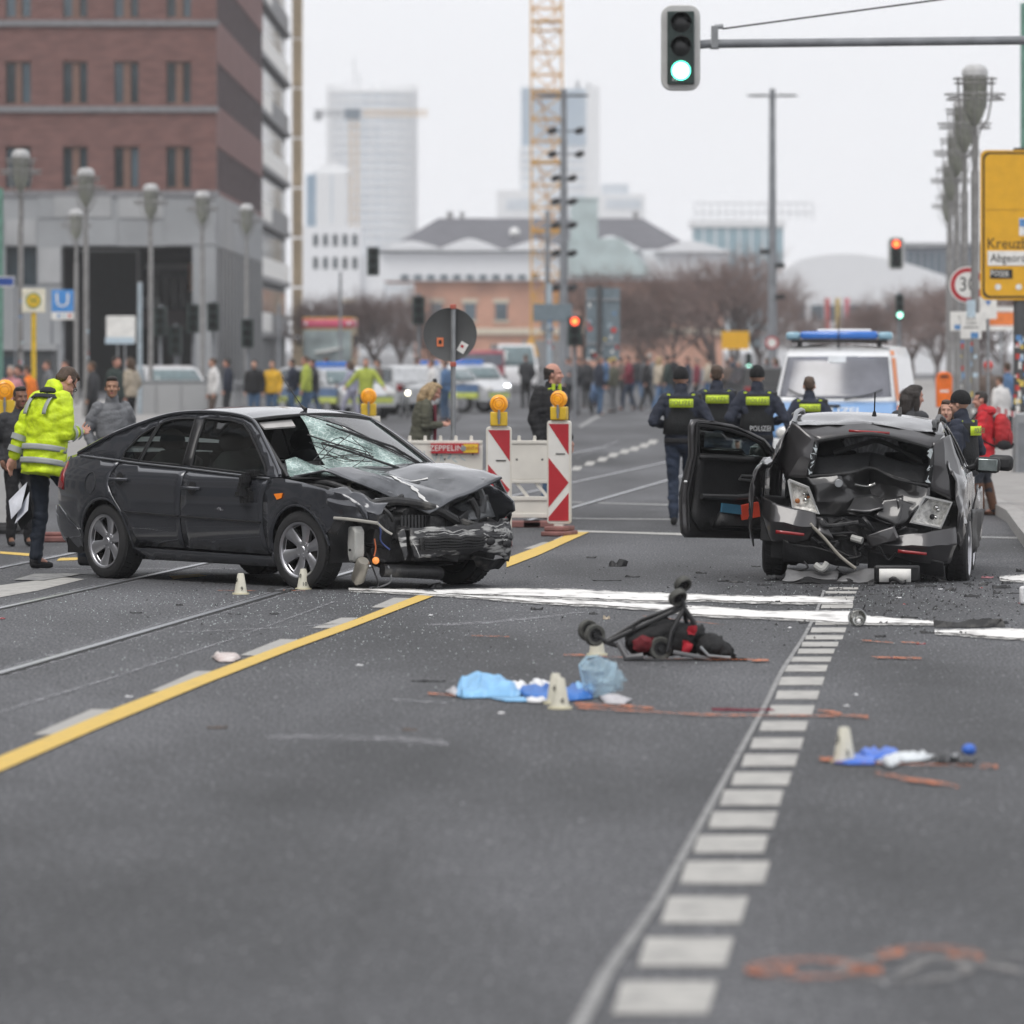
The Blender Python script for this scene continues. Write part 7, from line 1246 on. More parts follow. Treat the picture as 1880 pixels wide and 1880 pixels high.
for px in (561, 640): mb = MB(); mb.ball((dx(px), -.08, zat(594, s)), .09, 10); mb.build('roof_lamp', SWH, bs)
for sx in (-1, 1): mb = MB(); mb.boxc((sx * (W_ + .14), -.2, 2.3), (.14, .1, .5)); mb.build('mirror', BLK, bs, bevel=.02); mb = MB(); mb.boxc((sx * .8, -.06, .75), (.36, .05, .2)); mb.build('headlight', LMP, bs); M = Matrix.Translation((sx * (W_ - .12), 1.6, .48)) @ Matrix.Rotation(R(90), 4, 'Y'); mb = MB(); mb.lathe([(0, -.14), (.48, -.14), (.48, .14), (0, .14)], 18, M); mb.build('wheel', RUB, bs)
for k in range(5): mb = MB(); mb.box(W_ + .001, W_ + .012, .5 + 1.6 * k, 1.9 + 1.6 * k, 1.5, 2.6); mb.build('side_window', WG, bs, smooth=0)
s = 42; bs = thing('city_bus', 'dark fronted bus with a red roof line and an orange destination display', 'bus', at(886, s)); mb = MB(); mb.box(-.95, .95, 0, 9, .3, zat(643, s)); mb.build('body', mat('bus_dark_red', (.30, .04, .06), .4, coat=.4), bs, bevel=.1); mb = MB(); mb.box(-.88, .88, -.03, 0, 1.2, zat(650, s)); mb.build('windscreen', mat('bus_windscreen2', (.14, .15, .18), .12), bs, bevel=.03); mb = MB(); mb.box(-.45, .5, -.05, -.03, zat(692, s), zat(676, s)); mb.build('display', mat('lit_display', (.9, .3, .05), .4, var=.25, vs=14, emit=(1, .25, .03), es=1.0), bs, smooth=0); mb = MB(); mb.box(-.9, .9, -.04, 0, .35, .62); mb.build('bumper', BLK, bs, smooth=0)
for sx in (-1, 1): M = Matrix.Translation((sx * .8, 1.6, .46)) @ Matrix.Rotation(R(90), 4, 'Y'); mb = MB(); mb.lathe([(0, -.14), (.46, -.14), (.46, .14), (0, .14)], 18, M); mb.build('wheel', RUB, bs)
def bike(nm, label, px, s, rz, col, motor=False, light=None):
    o = thing(nm, label, 'motorcycle' if motor else 'bicycle', at(px, s), rz); rw = .31 if motor else .33; tr = .06 if motor else .02
    for x in (-.58, .58): M = Matrix.Translation((x, 0, rw)) @ Matrix.Rotation(R(90), 4, 'X'); mb = MB(); mb.lathe([(rw - tr, -tr * .6), (rw, 0), (rw - tr, tr * .6), (rw - tr * 2, 0)], 24, M, closed=True); w_ = mb.build('wheel', RUB, o); mb = MB(); [mb.tube([(x, 0, rw), (x + (rw - tr) * math.cos(a), 0, rw + (rw - tr) * math.sin(a))], .008, 4) for a in [k * math.pi / 4 for k in range(8)]]; mb.build('spokes', STL, w_)
    mb = MB(); mb.tube([(-.58, 0, rw), (-.1, 0, rw + .02), (-.2, 0, .85)], .02, 6); mb.tube([(-.1, 0, rw + .02), (.42, 0, .82), (-.18, 0, .78)], .02, 6); mb.tube([(.58, 0, rw), (.40, 0, .95)], .02, 6); mb.build('frame', col, o)
    if motor: mb = MB(); mb.ball((.05, 0, .55), (.42, .18, .24), 12); mb.ball((.42, 0, .75), (.2, .22, .26), 10); mb.build('fairing', col, o)
    mb = MB(); mb.tube([(.40, -.3, 1.0), (.42, 0, .96), (.40, .3, 1.0)], .014, 6); mb.build('handlebar', BLK, o); mb = MB(); mb.ball((-.24, 0, .86), (.16, .08, .05), 10); mb.build('saddle', BLK, o)
    if light: mb = MB(); mb.ball((.66, 0, .72), .06, 10); mb.build('headlight', light, o)
    return o
bike('motorcycle', 'blue motor scooter with a rider among the people beside the grey sign backs', 1093, 62, R(-80), NBLU, True, HLW); bike('bicycle', 'bicycle with a lit front lamp in front of the white shirted person', 742, 66, R(-80), STL, False, HLW); bike('bicycle', 'white bicycle leaning behind the olive coated woman, right of the round sign post', 825, 68, R(-70), SWH)
bike('bicycle', 'blue and neon police bicycle left of the officer in jeans', 545, 70, R(-40), NBLU)
# ================================================================ people
SKN = [mat('skin_' + n, c, .55, var=.1, vs=14, spec=.35) for n, c in (('fair', (.50, .29, .215)), ('pink', (.52, .275, .21)), ('tan', (.34, .19, .125)), ('brown', (.20, .105, .07)))]
EYE = mat('eye_dark', (.02, .015, .012), .25, var=0); LIP = mat('lip', (.36, .13, .11), .5, var=0)
def cloth(n, c, **k): return mat('cloth_' + n, c, k.pop('rough', .85), var=.18, vs=9, bump=.35, bs=45, **k)
HAIRM = {n: mat('hair_' + n, c, .55, var=.35, vs=60, bump=.6, bs=90) for n, c in (('dark', (.02, .014, .011)), ('brown', (.07, .042, .026)), ('grey', (.33, .31, .28)), ('blond', (.34, .24, .13)), ('greybrown', (.13, .10, .08)))}
REMESH = []
def soft(mb, name, m, par, vox, fold=.0, seed=0, regions=None):
    me = bpy.data.meshes.new(name); me.from_pydata(mb.v, [], mb.f); o = bpy.data.objects.new(name, me); COL.objects.link(o); o.parent = par
    for q in (m if isinstance(m, (list, tuple)) else [m]): me.materials.append(q)
    r = o.modifiers.new('remesh', 'REMESH'); r.mode = 'VOXEL'; r.voxel_size = vox; r.use_smooth_shade = True
    sm = o.modifiers.new('smooth', 'SMOOTH'); sm.factor = .5; sm.iterations = 3
    REMESH.append((o, fold, seed, regions)); return o
def chain(mb, pts, rs, n=10, sq=1.0):
    P = [Vector(p) for p in pts]; mb.tube(P, rs, n, True, sq)
    for p, r in zip(P, rs): mb.ball(p, r * .985, 8)
def person(px, s, Ht, yaw, label, jacket=None, trousers=None, hair='brown', skin=0, shoes=BLK, vox=.011, lean=0.0, head=(0, 0, 0), arms=('hang', 'hang'), feet=((-.10, 0), (.10, 0)), hat=None, hem=.86, bulk=1.0, long=False, group=None, skirt=None, bald=False, pos=None, collar=None, z=0.0, lift=0.0, knees=None):
    k = Ht / 1.78; o = thing('person', label, 'person', pos if pos is not None else at(px, s, z), R(yaw), group); far = vox > .016
    PZ = Vector((0, 0, .96)); up = Vector((0, math.sin(lean), math.cos(lean))); fw = Vector((0, math.cos(lean), -math.sin(lean))); rt = Vector((1, 0, 0))
    T = lambda x, y, zz: PZ + rt * x + fw * y + up * (zz - .96)
    NK = T(0, .0, 1.50); HR = Matrix.Rotation(R(head[2]), 3, 'Z') @ Matrix.Rotation(lean * -1 + R(-head[0]), 3, 'X') @ Matrix.Rotation(R(head[1]), 3, 'Y')
    HC = NK + HR @ Vector((0, .025, .155)); hd = lambda x, y, zz: HC + HR @ Vector((x, y, zz))
    sh = {-1: T(-.185, -.01, 1.43), 1: T(.185, -.01, 1.43)}; AR = {}
    offs = {'hang': ((.055, -.03, -.28), (.06, .06, -.53)), 'waist': ((.135, -.06, -.25), (.0, .19, -.30)), 'phone': ((.03, .03, -.28), (-.09, .26, -.22)), 'pocket': ((.09, -.05, -.27), (.03, .06, -.47)), 'out': ((.16, .05, -.22), (.30, .16, -.38)), 'back': ((.07, -.10, -.27), (.04, -.10, -.5)), 'fwd': ((.06, .12, -.25), (.02, .34, -.34)), 'up': ((.10, .14, -.18), (.02, .2, .06)), 'cross': ((.07, .06, -.27), (-.16, .20, -.20))}
    for i, sd_ in enumerate((-1, 1)):
        e, w_ = offs[arms[i]] if isinstance(arms[i], str) else arms[i]; f = lambda q: sh[sd_] + rt * q[0] * sd_ + fw * q[1] + up * q[2]; AR[sd_] = (sh[sd_], f(e), f(w_))
    LG = {}
    for i, sd_ in enumerate((-1, 1)):
        fx, fy = feet[i][:2]; fz = feet[i][2] if len(feet[i]) > 2 else 0; hp = Vector((sd_ * .092, 0, .92)); an = Vector((fx, fy, .085 + fz)); kn = (hp + an) / 2 + Vector((0, .045 + .12 * abs(fy) * (fy > 0) + (.1 if fz else 0), .03)); LG[sd_] = (hp, kn, an)
    sc = lambda mb: (setattr(mb, 'v', [tuple(Vector(v) * k) for v in mb.v]), mb)[1]
    # body: one continuous surface with head, neck, hands
    mb = MB(); chain(mb, [T(0, 0, .95), T(0, 0, 1.12), T(0, .0, 1.32), T(0, -.01, 1.42)], [.10, .095, .115, .09], 12); chain(mb, [T(-.13, -.01, 1.42), T(.13, -.01, 1.42)], [.06, .06]); chain(mb, [T(0, -.015, 1.42), NK + up * .02, hd(0, -.012, -.07)], [.066, .056, .054])
    for sd_ in (-1, 1):
        S_, E_, W_ = AR[sd_]; chain(mb, [S_, E_, W_], [.045, .036, .027]); hp, kn, an = LG[sd_]; chain(mb, [hp, kn, an], [.07, .048, .036]); chain(mb, [an, an + Vector((0, .1, -.04))], [.035, .03])
        d = (W_ - E_).normalized(); thumb = (fw if arms[i if 0 else 0] == 'x' else fw) - d * d.dot(fw); thumb = thumb.normalized() if thumb.length > .2 else (rt * -sd_ - d * d.dot(rt * -sd_)).normalized(); pn = d.cross(thumb).normalized() * (1 if sd_ > 0 else -1)
        pc = W_ + d * .055; chain(mb, [W_, W_ + d * .045 + thumb * .012, W_ + d * .085 + thumb * .016], [.026, .033, .028], 8); chain(mb, [W_ + d * .045 - thumb * .012, W_ + d * .085 - thumb * .016], [.03, .026], 8)
        for f_ in range(4):
            b = W_ + d * (.098 - .006 * abs(f_ - 1)) + thumb * (.033 - .021 * f_); ln = (.066, .074, .068, .052)[f_]; cu = pn * -(.012 + .006 * f_); chain(mb, [b, b + d * ln * .55 + cu * .5, b + d * ln * .95 + cu * 1.9], [.0098, .0092, .0078], 6)
        tb = W_ + d * .03 + thumb * .03; chain(mb, [tb, tb + d * .03 + thumb * .022, tb + d * .06 + thumb * .026 - pn * .01], [.013, .0115, .009], 6)
    HM = Matrix(HR).to_3x3()
    mb.ball(hd(0, -.012, .035), (.076, .096, .096), 16, HM); mb.ball(hd(0, .022, -.03), (.062, .072, .082), 14, HM); mb.ball(hd(0, .062, -.085), (.033, .030, .026), 10, HM); mb.ball(hd(0, .078, .035), (.05, .018, .016), 10, HM)
    chain(mb, [hd(0, .086, .022), hd(0, .112, -.022)], [.010, .0155], 8); mb.ball(hd(0, .100, -.026), (.021, .014, .011), 8, HM); mb.ball(hd(0, .082, -.056), (.026, .016, .013), 10, HM)
    for sd_ in (-1, 1): mb.ball(hd(sd_ * .076, -.008, -.004), (.011, .02, .033), 8, HM); mb.ball(hd(sd_ * .04, .066, -.022), (.024, .022, .02), 8, HM)
    reg = [(k * hd(sx * .031, .088, .012), .0085 * k, 1) for sx in (-1, 1)] + [(k * hd(x, .096, -.0575), .011 * k, 2) for x in (-.012, 0, .012)]
    soft(sc(mb), 'body', [SKN[skin], EYE, LIP], o, max(vox * .72, .0075) * k if not far else vox * .95, regions=reg)
    # clothing
    B = bulk
    if jacket:
        mb = MB(); zs = [(hem, .172, .125), (.98, .176, .13), (1.10, .168, .122), (1.26, .185, .128), (1.38, .185, .118), (1.44, .15, .10), (1.485, .085, .08)]; ring = []; n = 20
        for zz, a, b in zs:
            for j in range(n): t = 2 * math.pi * j / n; ring.append(T(a * B * math.copysign(abs(math.cos(t)) ** .85, math.cos(t)), b * B * math.copysign(abs(math.sin(t)) ** .85, math.sin(t)) - (.012 if zz > 1.2 else 0), zz))
        m_ = len(zs); mb.add(ring, [(i * n + j, i * n + (j + 1) % n, (i + 1) * n + (j + 1) % n, (i + 1) * n + j) for i in range(m_ - 1) for j in range(n)] + [tuple(range(n - 1, -1, -1)), tuple((m_ - 1) * n + j for j in range(n))])
        for sd_ in (-1, 1): S_, E_, W_ = AR[sd_]; chain(mb, [S_ - rt * sd_ * .03, (S_ + E_) / 2, E_, (E_ + W_) / 2, W_ - (W_ - E_).normalized() * .015], [.080 * B, .070 * B, .062 * B, .054 * B, .044 * B], 12)
        chain(mb, [T(0, -.015, 1.45), NK + up * .025 - fw * .005], [.09, .075], 12)
        if collar: chain(mb, [NK + up * .0, NK + up * .05], [.082, .08], 12)
        soft(sc(mb), 'jacket', jacket, o, vox, .013 if not far else .0, int(px))
    mb = MB(); mb.ball((0, 0, .93), (.165 * B, .125 * B, .11), 14)
    for sd_ in (-1, 1): hp, kn, an = LG[sd_]; chain(mb, [hp, (hp + kn) / 2, kn, (kn + an) / 2, an + Vector((0, 0, .0))], [.098, .086, .068, .064, .056], 12)
    if skirt: chain(mb, [(0, 0, .95), (0, .02, .72), (0, .02, .50)], [.15, .19, .2], 14)
    if trousers: soft(sc(mb), 'trousers', trousers, o, vox, .014 if not far else 0, int(px) + 3)
    for sd_ in (-1, 1):
        an = LG[sd_][2]; ft = Vector((0, 1, -.35 if an.z > .12 else 0)); mb = MB(); chain(mb, [an + Vector((0, -.015, -.02)), an + Vector((0, -.02, -.045)), an + ft * .08 + Vector((0, 0, -.05)), an + ft * .16 + Vector((0, 0, -.058))], [.046, .04, .038, .027], 10)
        soft(sc(mb), 'shoe', shoes, o, vox)
    # hair or hat
    def cap(r, zmin, back, off=.0):
        mb = MB(); nn = 18; rows = []
        for i in range(nn + 1):
            for j in range(28):
                a = math.pi * .62 * i / nn; b = 2 * math.pi * j / 28; x, y, zz = math.sin(a) * math.cos(b), math.sin(a) * math.sin(b), math.cos(a)
                lim = zmin + (back if y < 0 else 0) * min(1, -y * 1.4 if y < 0 else 0); zz = max(zz, lim); kk = math.sqrt(max(0, 1 - zz * zz)) / max(1e-6, math.hypot(x, y)) if math.hypot(x, y) > 1e-6 else 0
                rows.append(hd(x * kk * .079 * r, -.012 + y * kk * .099 * r, .035 + zz * .098 * r + off))
        mb.add(rows, [(i * 28 + j, i * 28 + (j + 1) % 28, (i + 1) * 28 + (j + 1) % 28, (i + 1) * 28 + j) for i in range(nn) for j in range(28)]); return mb
    if hat: q = cap(1.13, -.22, -.35, .004); h_ = sc(q).build('beanie' if hat.name != 'x' else 'hat', hat, o, solid=.012 * k, smooth=70)
    elif bald:
        mb = MB()
        for j in range(12): a = R(172 + 196 * j / 11); bk = max(0, -math.sin(a)); mb.ball(hd(.069 * math.cos(a), -.012 + .089 * math.sin(a), .03), (.015, .017, .04 + .025 * bk), 8, HM); mb.ball(hd(.07 * math.cos(a), -.012 + .088 * math.sin(a), -.02 - .02 * bk), (.012, .014, .03), 8, HM) if bk > .2 else None
        soft(sc(mb), 'hair', HAIRM[hair], o, max(.007, vox * .8))
    else:
        mb = MB(); mb.ball(hd(0, -.024, .052), (.078, .092, .086), 14, HM); mb.ball(hd(0, -.058, .008), (.068, .052, .06), 12, HM); mb.ball(hd(0, .024, .104), (.066, .058, .034), 12, HM)
        for sd_ in (-1, 1): mb.ball(hd(sd_ * .068, .0, .03), (.014, .035, .035), 8, HM)
        if long: chain(mb, [hd(0, -.06, .03), hd(0, -.085, -.06), hd(0, -.08, -.17), hd(0, -.07, -.24)], [.085, .085, .08, .05], 10); [chain(mb, [hd(sd_ * .07, -.02, .03), hd(sd_ * .078, .0, -.06), hd(sd_ * .08, .01, -.16)], [.03, .034, .026], 8) for sd_ in (-1, 1)]
        soft(sc(mb), 'hair', HAIRM[hair], o, max(.008, vox * .85), .006, int(px) + 9)
    o['k'] = k; return o, dict(T=T, hd=hd, AR=AR, NK=NK, k=k, fw=fw, up=up, rt=rt, LG=LG)
def bake_people():
    dg = bpy.context.evaluated_depsgraph_get()
    for o, fold, seed, reg in REMESH:
        me = bpy.data.meshes.new_from_object(o.evaluated_get(dg), preserve_all_data_layers=False, depsgraph=dg); old = o.data; o.modifiers.clear(); ms = list(old.materials); o.data = me; me.materials.clear()
        for m_ in ms: me.materials.append(m_)
        if fold:
            nr = [v.normal.copy() for v in me.vertices]
            for v, n in zip(me.vertices, nr): c = v.co + Vector((seed * .7, 0, 0)); v.co += n * fold * (abs(noise.noise(Vector((c.x * 6 + c.z * 3, c.y * 6, c.z * 12)))) * 1.5 - .4 + .35 * noise.noise(Vector((c.x * 16 + c.z * 14, c.y * 16, c.z * 20))))
        if reg:
            for p in me.polygons:
                for c, r, mi in reg:
                    if (p.center - c).length < r: p.material_index = mi
                if p.material_index > 2: p.material_index = 0
        me.polygons.foreach_set('use_smooth', [True] * len(me.polygons)); me.name = o.name; bpy.data.meshes.remove(old)
def torso_band(par, D, z0, z1, a, b, m, nm, ang=(0, 360), n=24, solid=.004):
    mb = MB(); k = D['k']; T = D['T']; mb.grid(lambda u, v: T((a[0] + (a[1] - a[0]) * v) * math.copysign(abs(math.cos(R(ang[0] + (ang[1] - ang[0]) * u))) ** .85, math.cos(R(ang[0] + (ang[1] - ang[0]) * u))), (b[0] + (b[1] - b[0]) * v) * math.copysign(abs(math.sin(R(ang[0] + (ang[1] - ang[0]) * u))) ** .85, math.sin(R(ang[0] + (ang[1] - ang[0]) * u))) - .012, z0 + (z1 - z0) * v) * k, n, 3)
    return mb.build(nm, m, par, solid=solid, smooth=70)
def cuff(par, p, q, t, r, m, nm='reflective_band', ln=.05, k=1.0):
    p, q = Vector(p), Vector(q); d = (q - p).normalized(); c = p + (q - p) * t; mb = MB(); mb.tube([(c - d * ln / 2) * k, (c + d * ln / 2) * k], [r * k] * 2, 14, False); return mb.build(nm, m, par)
NAVY = cloth('navy', (.020, .025, .042)); NAVT = cloth('navy_trousers', (.018, .028, .052)); VEST = cloth('black_vest', (.010, .011, .012)); NEOY = cloth('neon_yellow', (.62, .80, .015), rough=.6); REFL = mat('reflective_grey', (.36, .38, .37), .5, var=.08); NEOP = mat('neon_print_panel', (.58, .74, .03), .6, var=.06); JEAN = cloth('jeans', (.06, .11, .19)); BLKC = cloth('black', (.013, .013, .015)); GREYC = cloth('grey_coat', (.15, .155, .165)); OLIV = cloth('olive', (.085, .085, .06)); DKC = cloth('charcoal', (.035, .036, .04)); REDC = cloth('red', (.52, .02, .03)); WHC = cloth('white', (.62, .61, .6)); BEAN = mat('black_beanie', (.008, .008, .009), .9, bump=.5, bs=80); BRN = cloth('brown', (.12, .09, .075)); LILC = cloth('lilac', (.33, .33, .42)); MAR = cloth('maroon', (.16, .025, .04)); CRM = cloth('cream', (.42, .36, .28)); BLUC = cloth('blue', (.08, .15, .27)); YELC = cloth('yellow', (.62, .36, .03)); ORC = cloth('orange', (.8, .2, .02)); PINK = cloth('pink', (.5, .22, .24)); GRN = cloth('dark_green', (.03, .045, .04))
HVD = cloth('hi_vis_dull', (.36, .42, .07)); LET = mat('print_grey', (.17, .21, .08), .6, var=0); LETW = mat('print_silver', (.55, .56, .57), .5, var=0)
# the man in the yellow hi-vis jacket
o, D = person(82, 207.5, 1.86, -48, 'man in a bright yellow reflective jacket bending his head behind the saloon, papers in hand', NEOY, cloth('dark_jeans', (.012, .018, .03)), 'brown', 1, BLKC, 0.010, .17, (38, 0, 0), (((.06, -.07, -.27), (.10, -.10, -.50)), 'phone'), ((-.10, -.02), (.10, .34, .02)), hem=.79, bulk=1.2, collar=True)
k = D['k']
for z0, z1 in ((.875, .925), (.99, 1.04)): torso_band(o, D, z0, z1, (.216, .216), (.162, .162), REFL, 'reflective_band')
for x in (-.13, .13): mb = MB(); mb.grid(lambda u, v: D['T'](x + .05 * (u - .5), -.172 + .05 * v * v, 1.29 + .15 * v) * k, 3, 8); mb.build('reflective_band', REFL, o, solid=.004)
for sd_ in (-1, 1):
    S_, E_, W_ = D['AR'][sd_]; cuff(o, E_, W_, .28, .080, REFL, k=k); cuff(o, E_, W_, .72, .072, REFL, k=k)
mb = MB(); mb.ball(D['T'](0, -.06, 1.505) * k, (.10, .055, .04), 12); mb.build('navy_hood', cloth('navy_hood', (.02, .022, .03)), o)
torso_band(o, D, 1.44, 1.475, (.20, .16), (.145, .12), cloth('navy_hood', (.02, .022, .03)), 'navy_yoke')
mb = MB(); hd = D['hd']
for sx in (-1, 1): mb.tube([hd(sx * (.03 + .02 * math.cos(a)), .104, .012 + .017 * math.sin(a)) * k for a in [i * math.pi / 6 for i in range(13)]], .0035, 5)
for sx in (-1, 1): mb.tube([hd(sx * .05, .104, .016) * k, hd(sx * .079, .0, .016) * k], .0035, 5)
mb.build('glasses', BLK, o)
wp = o.matrix_basis @ (D['AR'][-1][2] * k)
f = thing('clipboard_papers', 'open white folder held by the man in the yellow jacket', 'papers', Vector((at(38, 207).x, at(38, 207).y, .60)), R(-40)); mb = MB(); mb.add([(-.14, 0, -.02), (.10, 0, .14), (.16, 0, -.14), (.02, 0, -.26)], [(0, 1, 2, 3)]); mb.build('cover', BLK, f, smooth=0, solid=.012); mb = MB(); mb.add([(-.13, -.02, 0), (.10, -.02, .17), (.12, -.12, -.06), (-.02, -.10, -.16)], [(0, 1, 2, 3)]); mb.build('sheet', mat('paper_white', (.7, .72, .78), .7), f, smooth=0, solid=.003); mb = MB(); mb.add([(-.0, -.03, -.10), (.14, -.03, .08), (.19, -.1, -.08), (.04, -.11, -.2)], [(0, 1, 2, 3)]); mb.build('sheet', mat('paper_white', (.7, .72, .78)), f, smooth=0, solid=.003)
# officers with POLIZEI vests, seen from behind
def officer(px, s, Ht, label, arms, hair='brown', hat=None, yaw=0, feet=((-.1, 0), (.1, 0)), back=False, head=(0, 0, 0), front=False, vox=.011):
    o, D = person(px, s, Ht, yaw, label, NAVY, NAVT, hair, 0, BLKC, vox, 0, head, arms, feet, hat, .90, 1.08, group='police officers', collar=True); k = D['k']
    v = torso_band(o, D, 1.03, 1.46, (.205, .165), (.158, .13), VEST, 'vest', solid=.02)
    sg = -1 if not front else -1
    mb = MB(); mb.grid(lambda u, w: D['T'](-.135 + .27 * u, -.150 - .010 * w * 0 - .034 * math.sin(math.pi * u) - .008, 1.335 + .095 * w) * k, 8, 2); mb.build('neon_panel', NEOP, v, solid=.004)
    tt = text('lettering', 'POLIZEI', .078 * k, LET, v, D['T'](0, -.198, 1.382) * k, (R(90), 0, 0), .001, sx=.95)
    if back: text('lettering', 'POLIZEI', .085 * k, LETW, v, D['T'](.03, -.20, 1.06) * k, (R(90), 0, 0), .001, sx=.85)
    for sx in (-1, 1): mb = MB(); mb.tube([D['T'](sx * .14, -.07, 1.478) * k, D['T'](sx * .16, .05, 1.475) * k], .022, 6, sq=.5); mb.build('neon_shoulder_strap', NEOP, v)
    mb = MB(); mb.boxc((0, 0, 0), (.07, .05, .13)); mb.build('radio', BLK, v, loc=D['T'](.2, -.05, 1.42) * k, bevel=.012); torso_band(o, D, .93, .985, (.19, .19), (.142, .142), BLKC, 'belt', solid=.012)
    return o, D
officer(1250, 166, 1.735, 'police officer in a black beanie walking at the left of the officers, seen from behind', ('waist', 'waist'), 'dark', BEAN, 0, ((-.08, -.05), (.12, .22)))
officer(1316, 158, 1.755, 'bare-headed brown-haired police officer second from the left, seen from behind', ('waist', 'hang'), 'brown', None, 0)
officer(1390, 161, 1.745, 'police officer in a black beanie with POLIZEI written twice on his back', ('waist', 'waist'), 'dark', BEAN, 0, back=True)
officer(1486, 156, 1.615, 'short-haired police officer on the right of the group in front of the police van', ('pocket', 'pocket'), 'brown', None, 0)
officer(1766, 204, 1.56, 'policewoman in a black beanie standing in profile beside the estate car', ('hang', 'waist'), 'dark', BEAN, 62, head=(0, 0, 0), vox=.010)
# balding man in the dark reflective jacket
o, D = person(1012, 160, 1.775, -132, 'balding man in a black jacket with neon piping behind the right beacon', cloth('black_jacket', (.012, .012, .014)), JEAN, 'dark', 1, BLKC, .010, 0, (0, 0, 38), ('hang', 'hang'), hem=.76, bulk=1.34, bald=True); k = D['k']
for sx in (-1, 1): mb = MB(); mb.tube([D['T'](sx * .05, .06, 1.50) * k, D['T'](sx * .20, .02, 1.475) * k], .014, 6, sq=.5); mb.build('neon_piping', NEOP, o); mb = MB(); mb.boxc((0, 0, 0), (.035, .02, .10)); mb.build('neon_collar', NEOP, o, loc=D['T'](sx * .055, .085, 1.50) * k)
torso_band(o, D, .775, .79, (.206, .206), (.152, .152), NEOP, 'neon_hem'); mb = MB(); mb.tube([D['T'](.0, .16, 1.18) * k, D['T'](.02, .165, 1.05) * k], .007, 5); mb.build('red_zip', REDC, o); mb = MB(); mb.boxc((0, 0, 0), (.10, .006, .02)); mb.build('chest_print', LETW, o, loc=D['T'](.1, .155, 1.30) * k)
# the woman in the olive coat with a phone
o, D = person(770, 152, 1.58, -80, 'grey-haired woman in an olive coat looking down at her phone behind the barrier', OLIV, GREYC, 'blond', 1, BLKC, .011, .16, (24, 0, 0), ('phone', 'phone'), hem=.66, bulk=1.1, long=True); k = D['k']
mb = MB(); mb.tube([D['NK'] * k + Vector((0, .07, 0)), D['T'](0, .15, 1.3) * k, D['T'](.02, .17, 1.05) * k], [.05, .04, .05], 8, sq=.5); mb.build('white_scarf', WHC, o); mb = MB(); mb.tube([D['T'](.08, .12, 1.46) * k, D['T'](.08, .17, 1.2) * k, D['T'](.06, .2, .98) * k], .022, 6); mb.build('dark_red_strap', MAR, o); mb = MB(); mb.ball(D['hd'](0, -.06, .13) * k, (.04, .03, .04), 8); mb.build('hair_clip', BLK, o)
W = o.matrix_basis @ ((D['AR'][1][2] + D['AR'][-1][2]) / 2 * k) ; f = thing('phone', 'dark phone held by the woman in the olive coat', 'phone', W + Vector((.10, 0, .05)), 0); mb = MB(); mb.boxc((0, 0, 0), (.012, .075, .15)); mb.build('case', BLK, f, rot=(0, R(50), 0), bevel=.004); mb = MB(); mb.boxc((-.008, 0, 0), (.002, .066, .135)); mb.build('screen', WG, f, rot=(0, R(50), 0), smooth=0)
# spectators behind the saloon
person(206, 176, 1.65, -158, 'man in a grey zip jacket standing behind the saloon boot', GREYC, DKC, 'dark', 2, BLKC, .011, 0, (-3, 0, -20), ('hang', 'pocket'), bulk=1.08, collar=True)
person(36, 186, 1.57, -165, 'dark-haired man in a charcoal jacket half hidden behind the yellow jacket', DKC, BLKC, 'dark', 3, BLKC, .012, 0, (0, 0, 10), ('pocket', 'pocket'), bulk=1.1)
# right side: dark-haired woman, girl, woman with the red rucksack
person(1668, 190, 1.60, -42, 'dark haired woman in a dark hooded coat right of the police van', DKC, BLKC, 'dark', 1, BLKC, .012, .06, (6, 0, -20), ('phone', 'phone'), long=True, bulk=1.1)
person(1739, 198, 1.47, 150, 'pale girl with long brown hair looking past the policewoman', NAVY, BLKC, 'brown', 0, BLKC, .012, 0, (0, 0, 20), ('hang', 'hang'), long=True)
o, D = person(1808, 157, 1.445, 78, 'woman in a red hooded jacket and brown boots walking with a red rucksack', REDC, cloth('dark_leggings', (.02, .024, .034)), 'dark', 1, cloth('brown_boot', (.10, .045, .025)), .010, .05, (0, 0, 0), ('phone', 'fwd'), ((-.08, .05), (.09, -.12)), hem=.78, bulk=1.12, collar=True); k = D['k']
mb = MB(); mb.ball(D['T'](0, -.10, 1.50) * k, (.13, .08, .06), 10); mb.build('red_hood', REDC, o)
for sd_ in (-1, 1): an = D['LG'][sd_][2] * k; kn = D['LG'][sd_][1] * k; mb = MB(); mb.tube([an, an + (kn - an) * .5, an + (kn - an) * .85], [.062 * k, .072 * k, .074 * k], 12); mb.build('boot_shaft', cloth('brown_boot', (.10, .045, .025)), o)
rk = thing('rucksack', 'red rucksack with black straps on the back of the woman in the red jacket', 'rucksack', o.location + Vector((0, 0, 0)), R(78)); mb = MB(); mb.ball(D['T'](0, -.27, 1.18) * k, (.16 * k, .13 * k, .26 * k), 14); mb.ball(D['T'](0, -.26, 1.32) * k, (.15 * k, .12 * k, .14 * k), 12); soft(mb, 'bag', cloth('rucksack_red', (.42, .025, .03)), rk, .014, .014, 5)
mb = MB(); mb.ball(D['T'](0, -.37, 1.10) * k, (.11 * k, .05 * k, .12 * k), 12); mb.build('front_pocket', cloth('rucksack_dark_red', (.30, .02, .025)), rk)
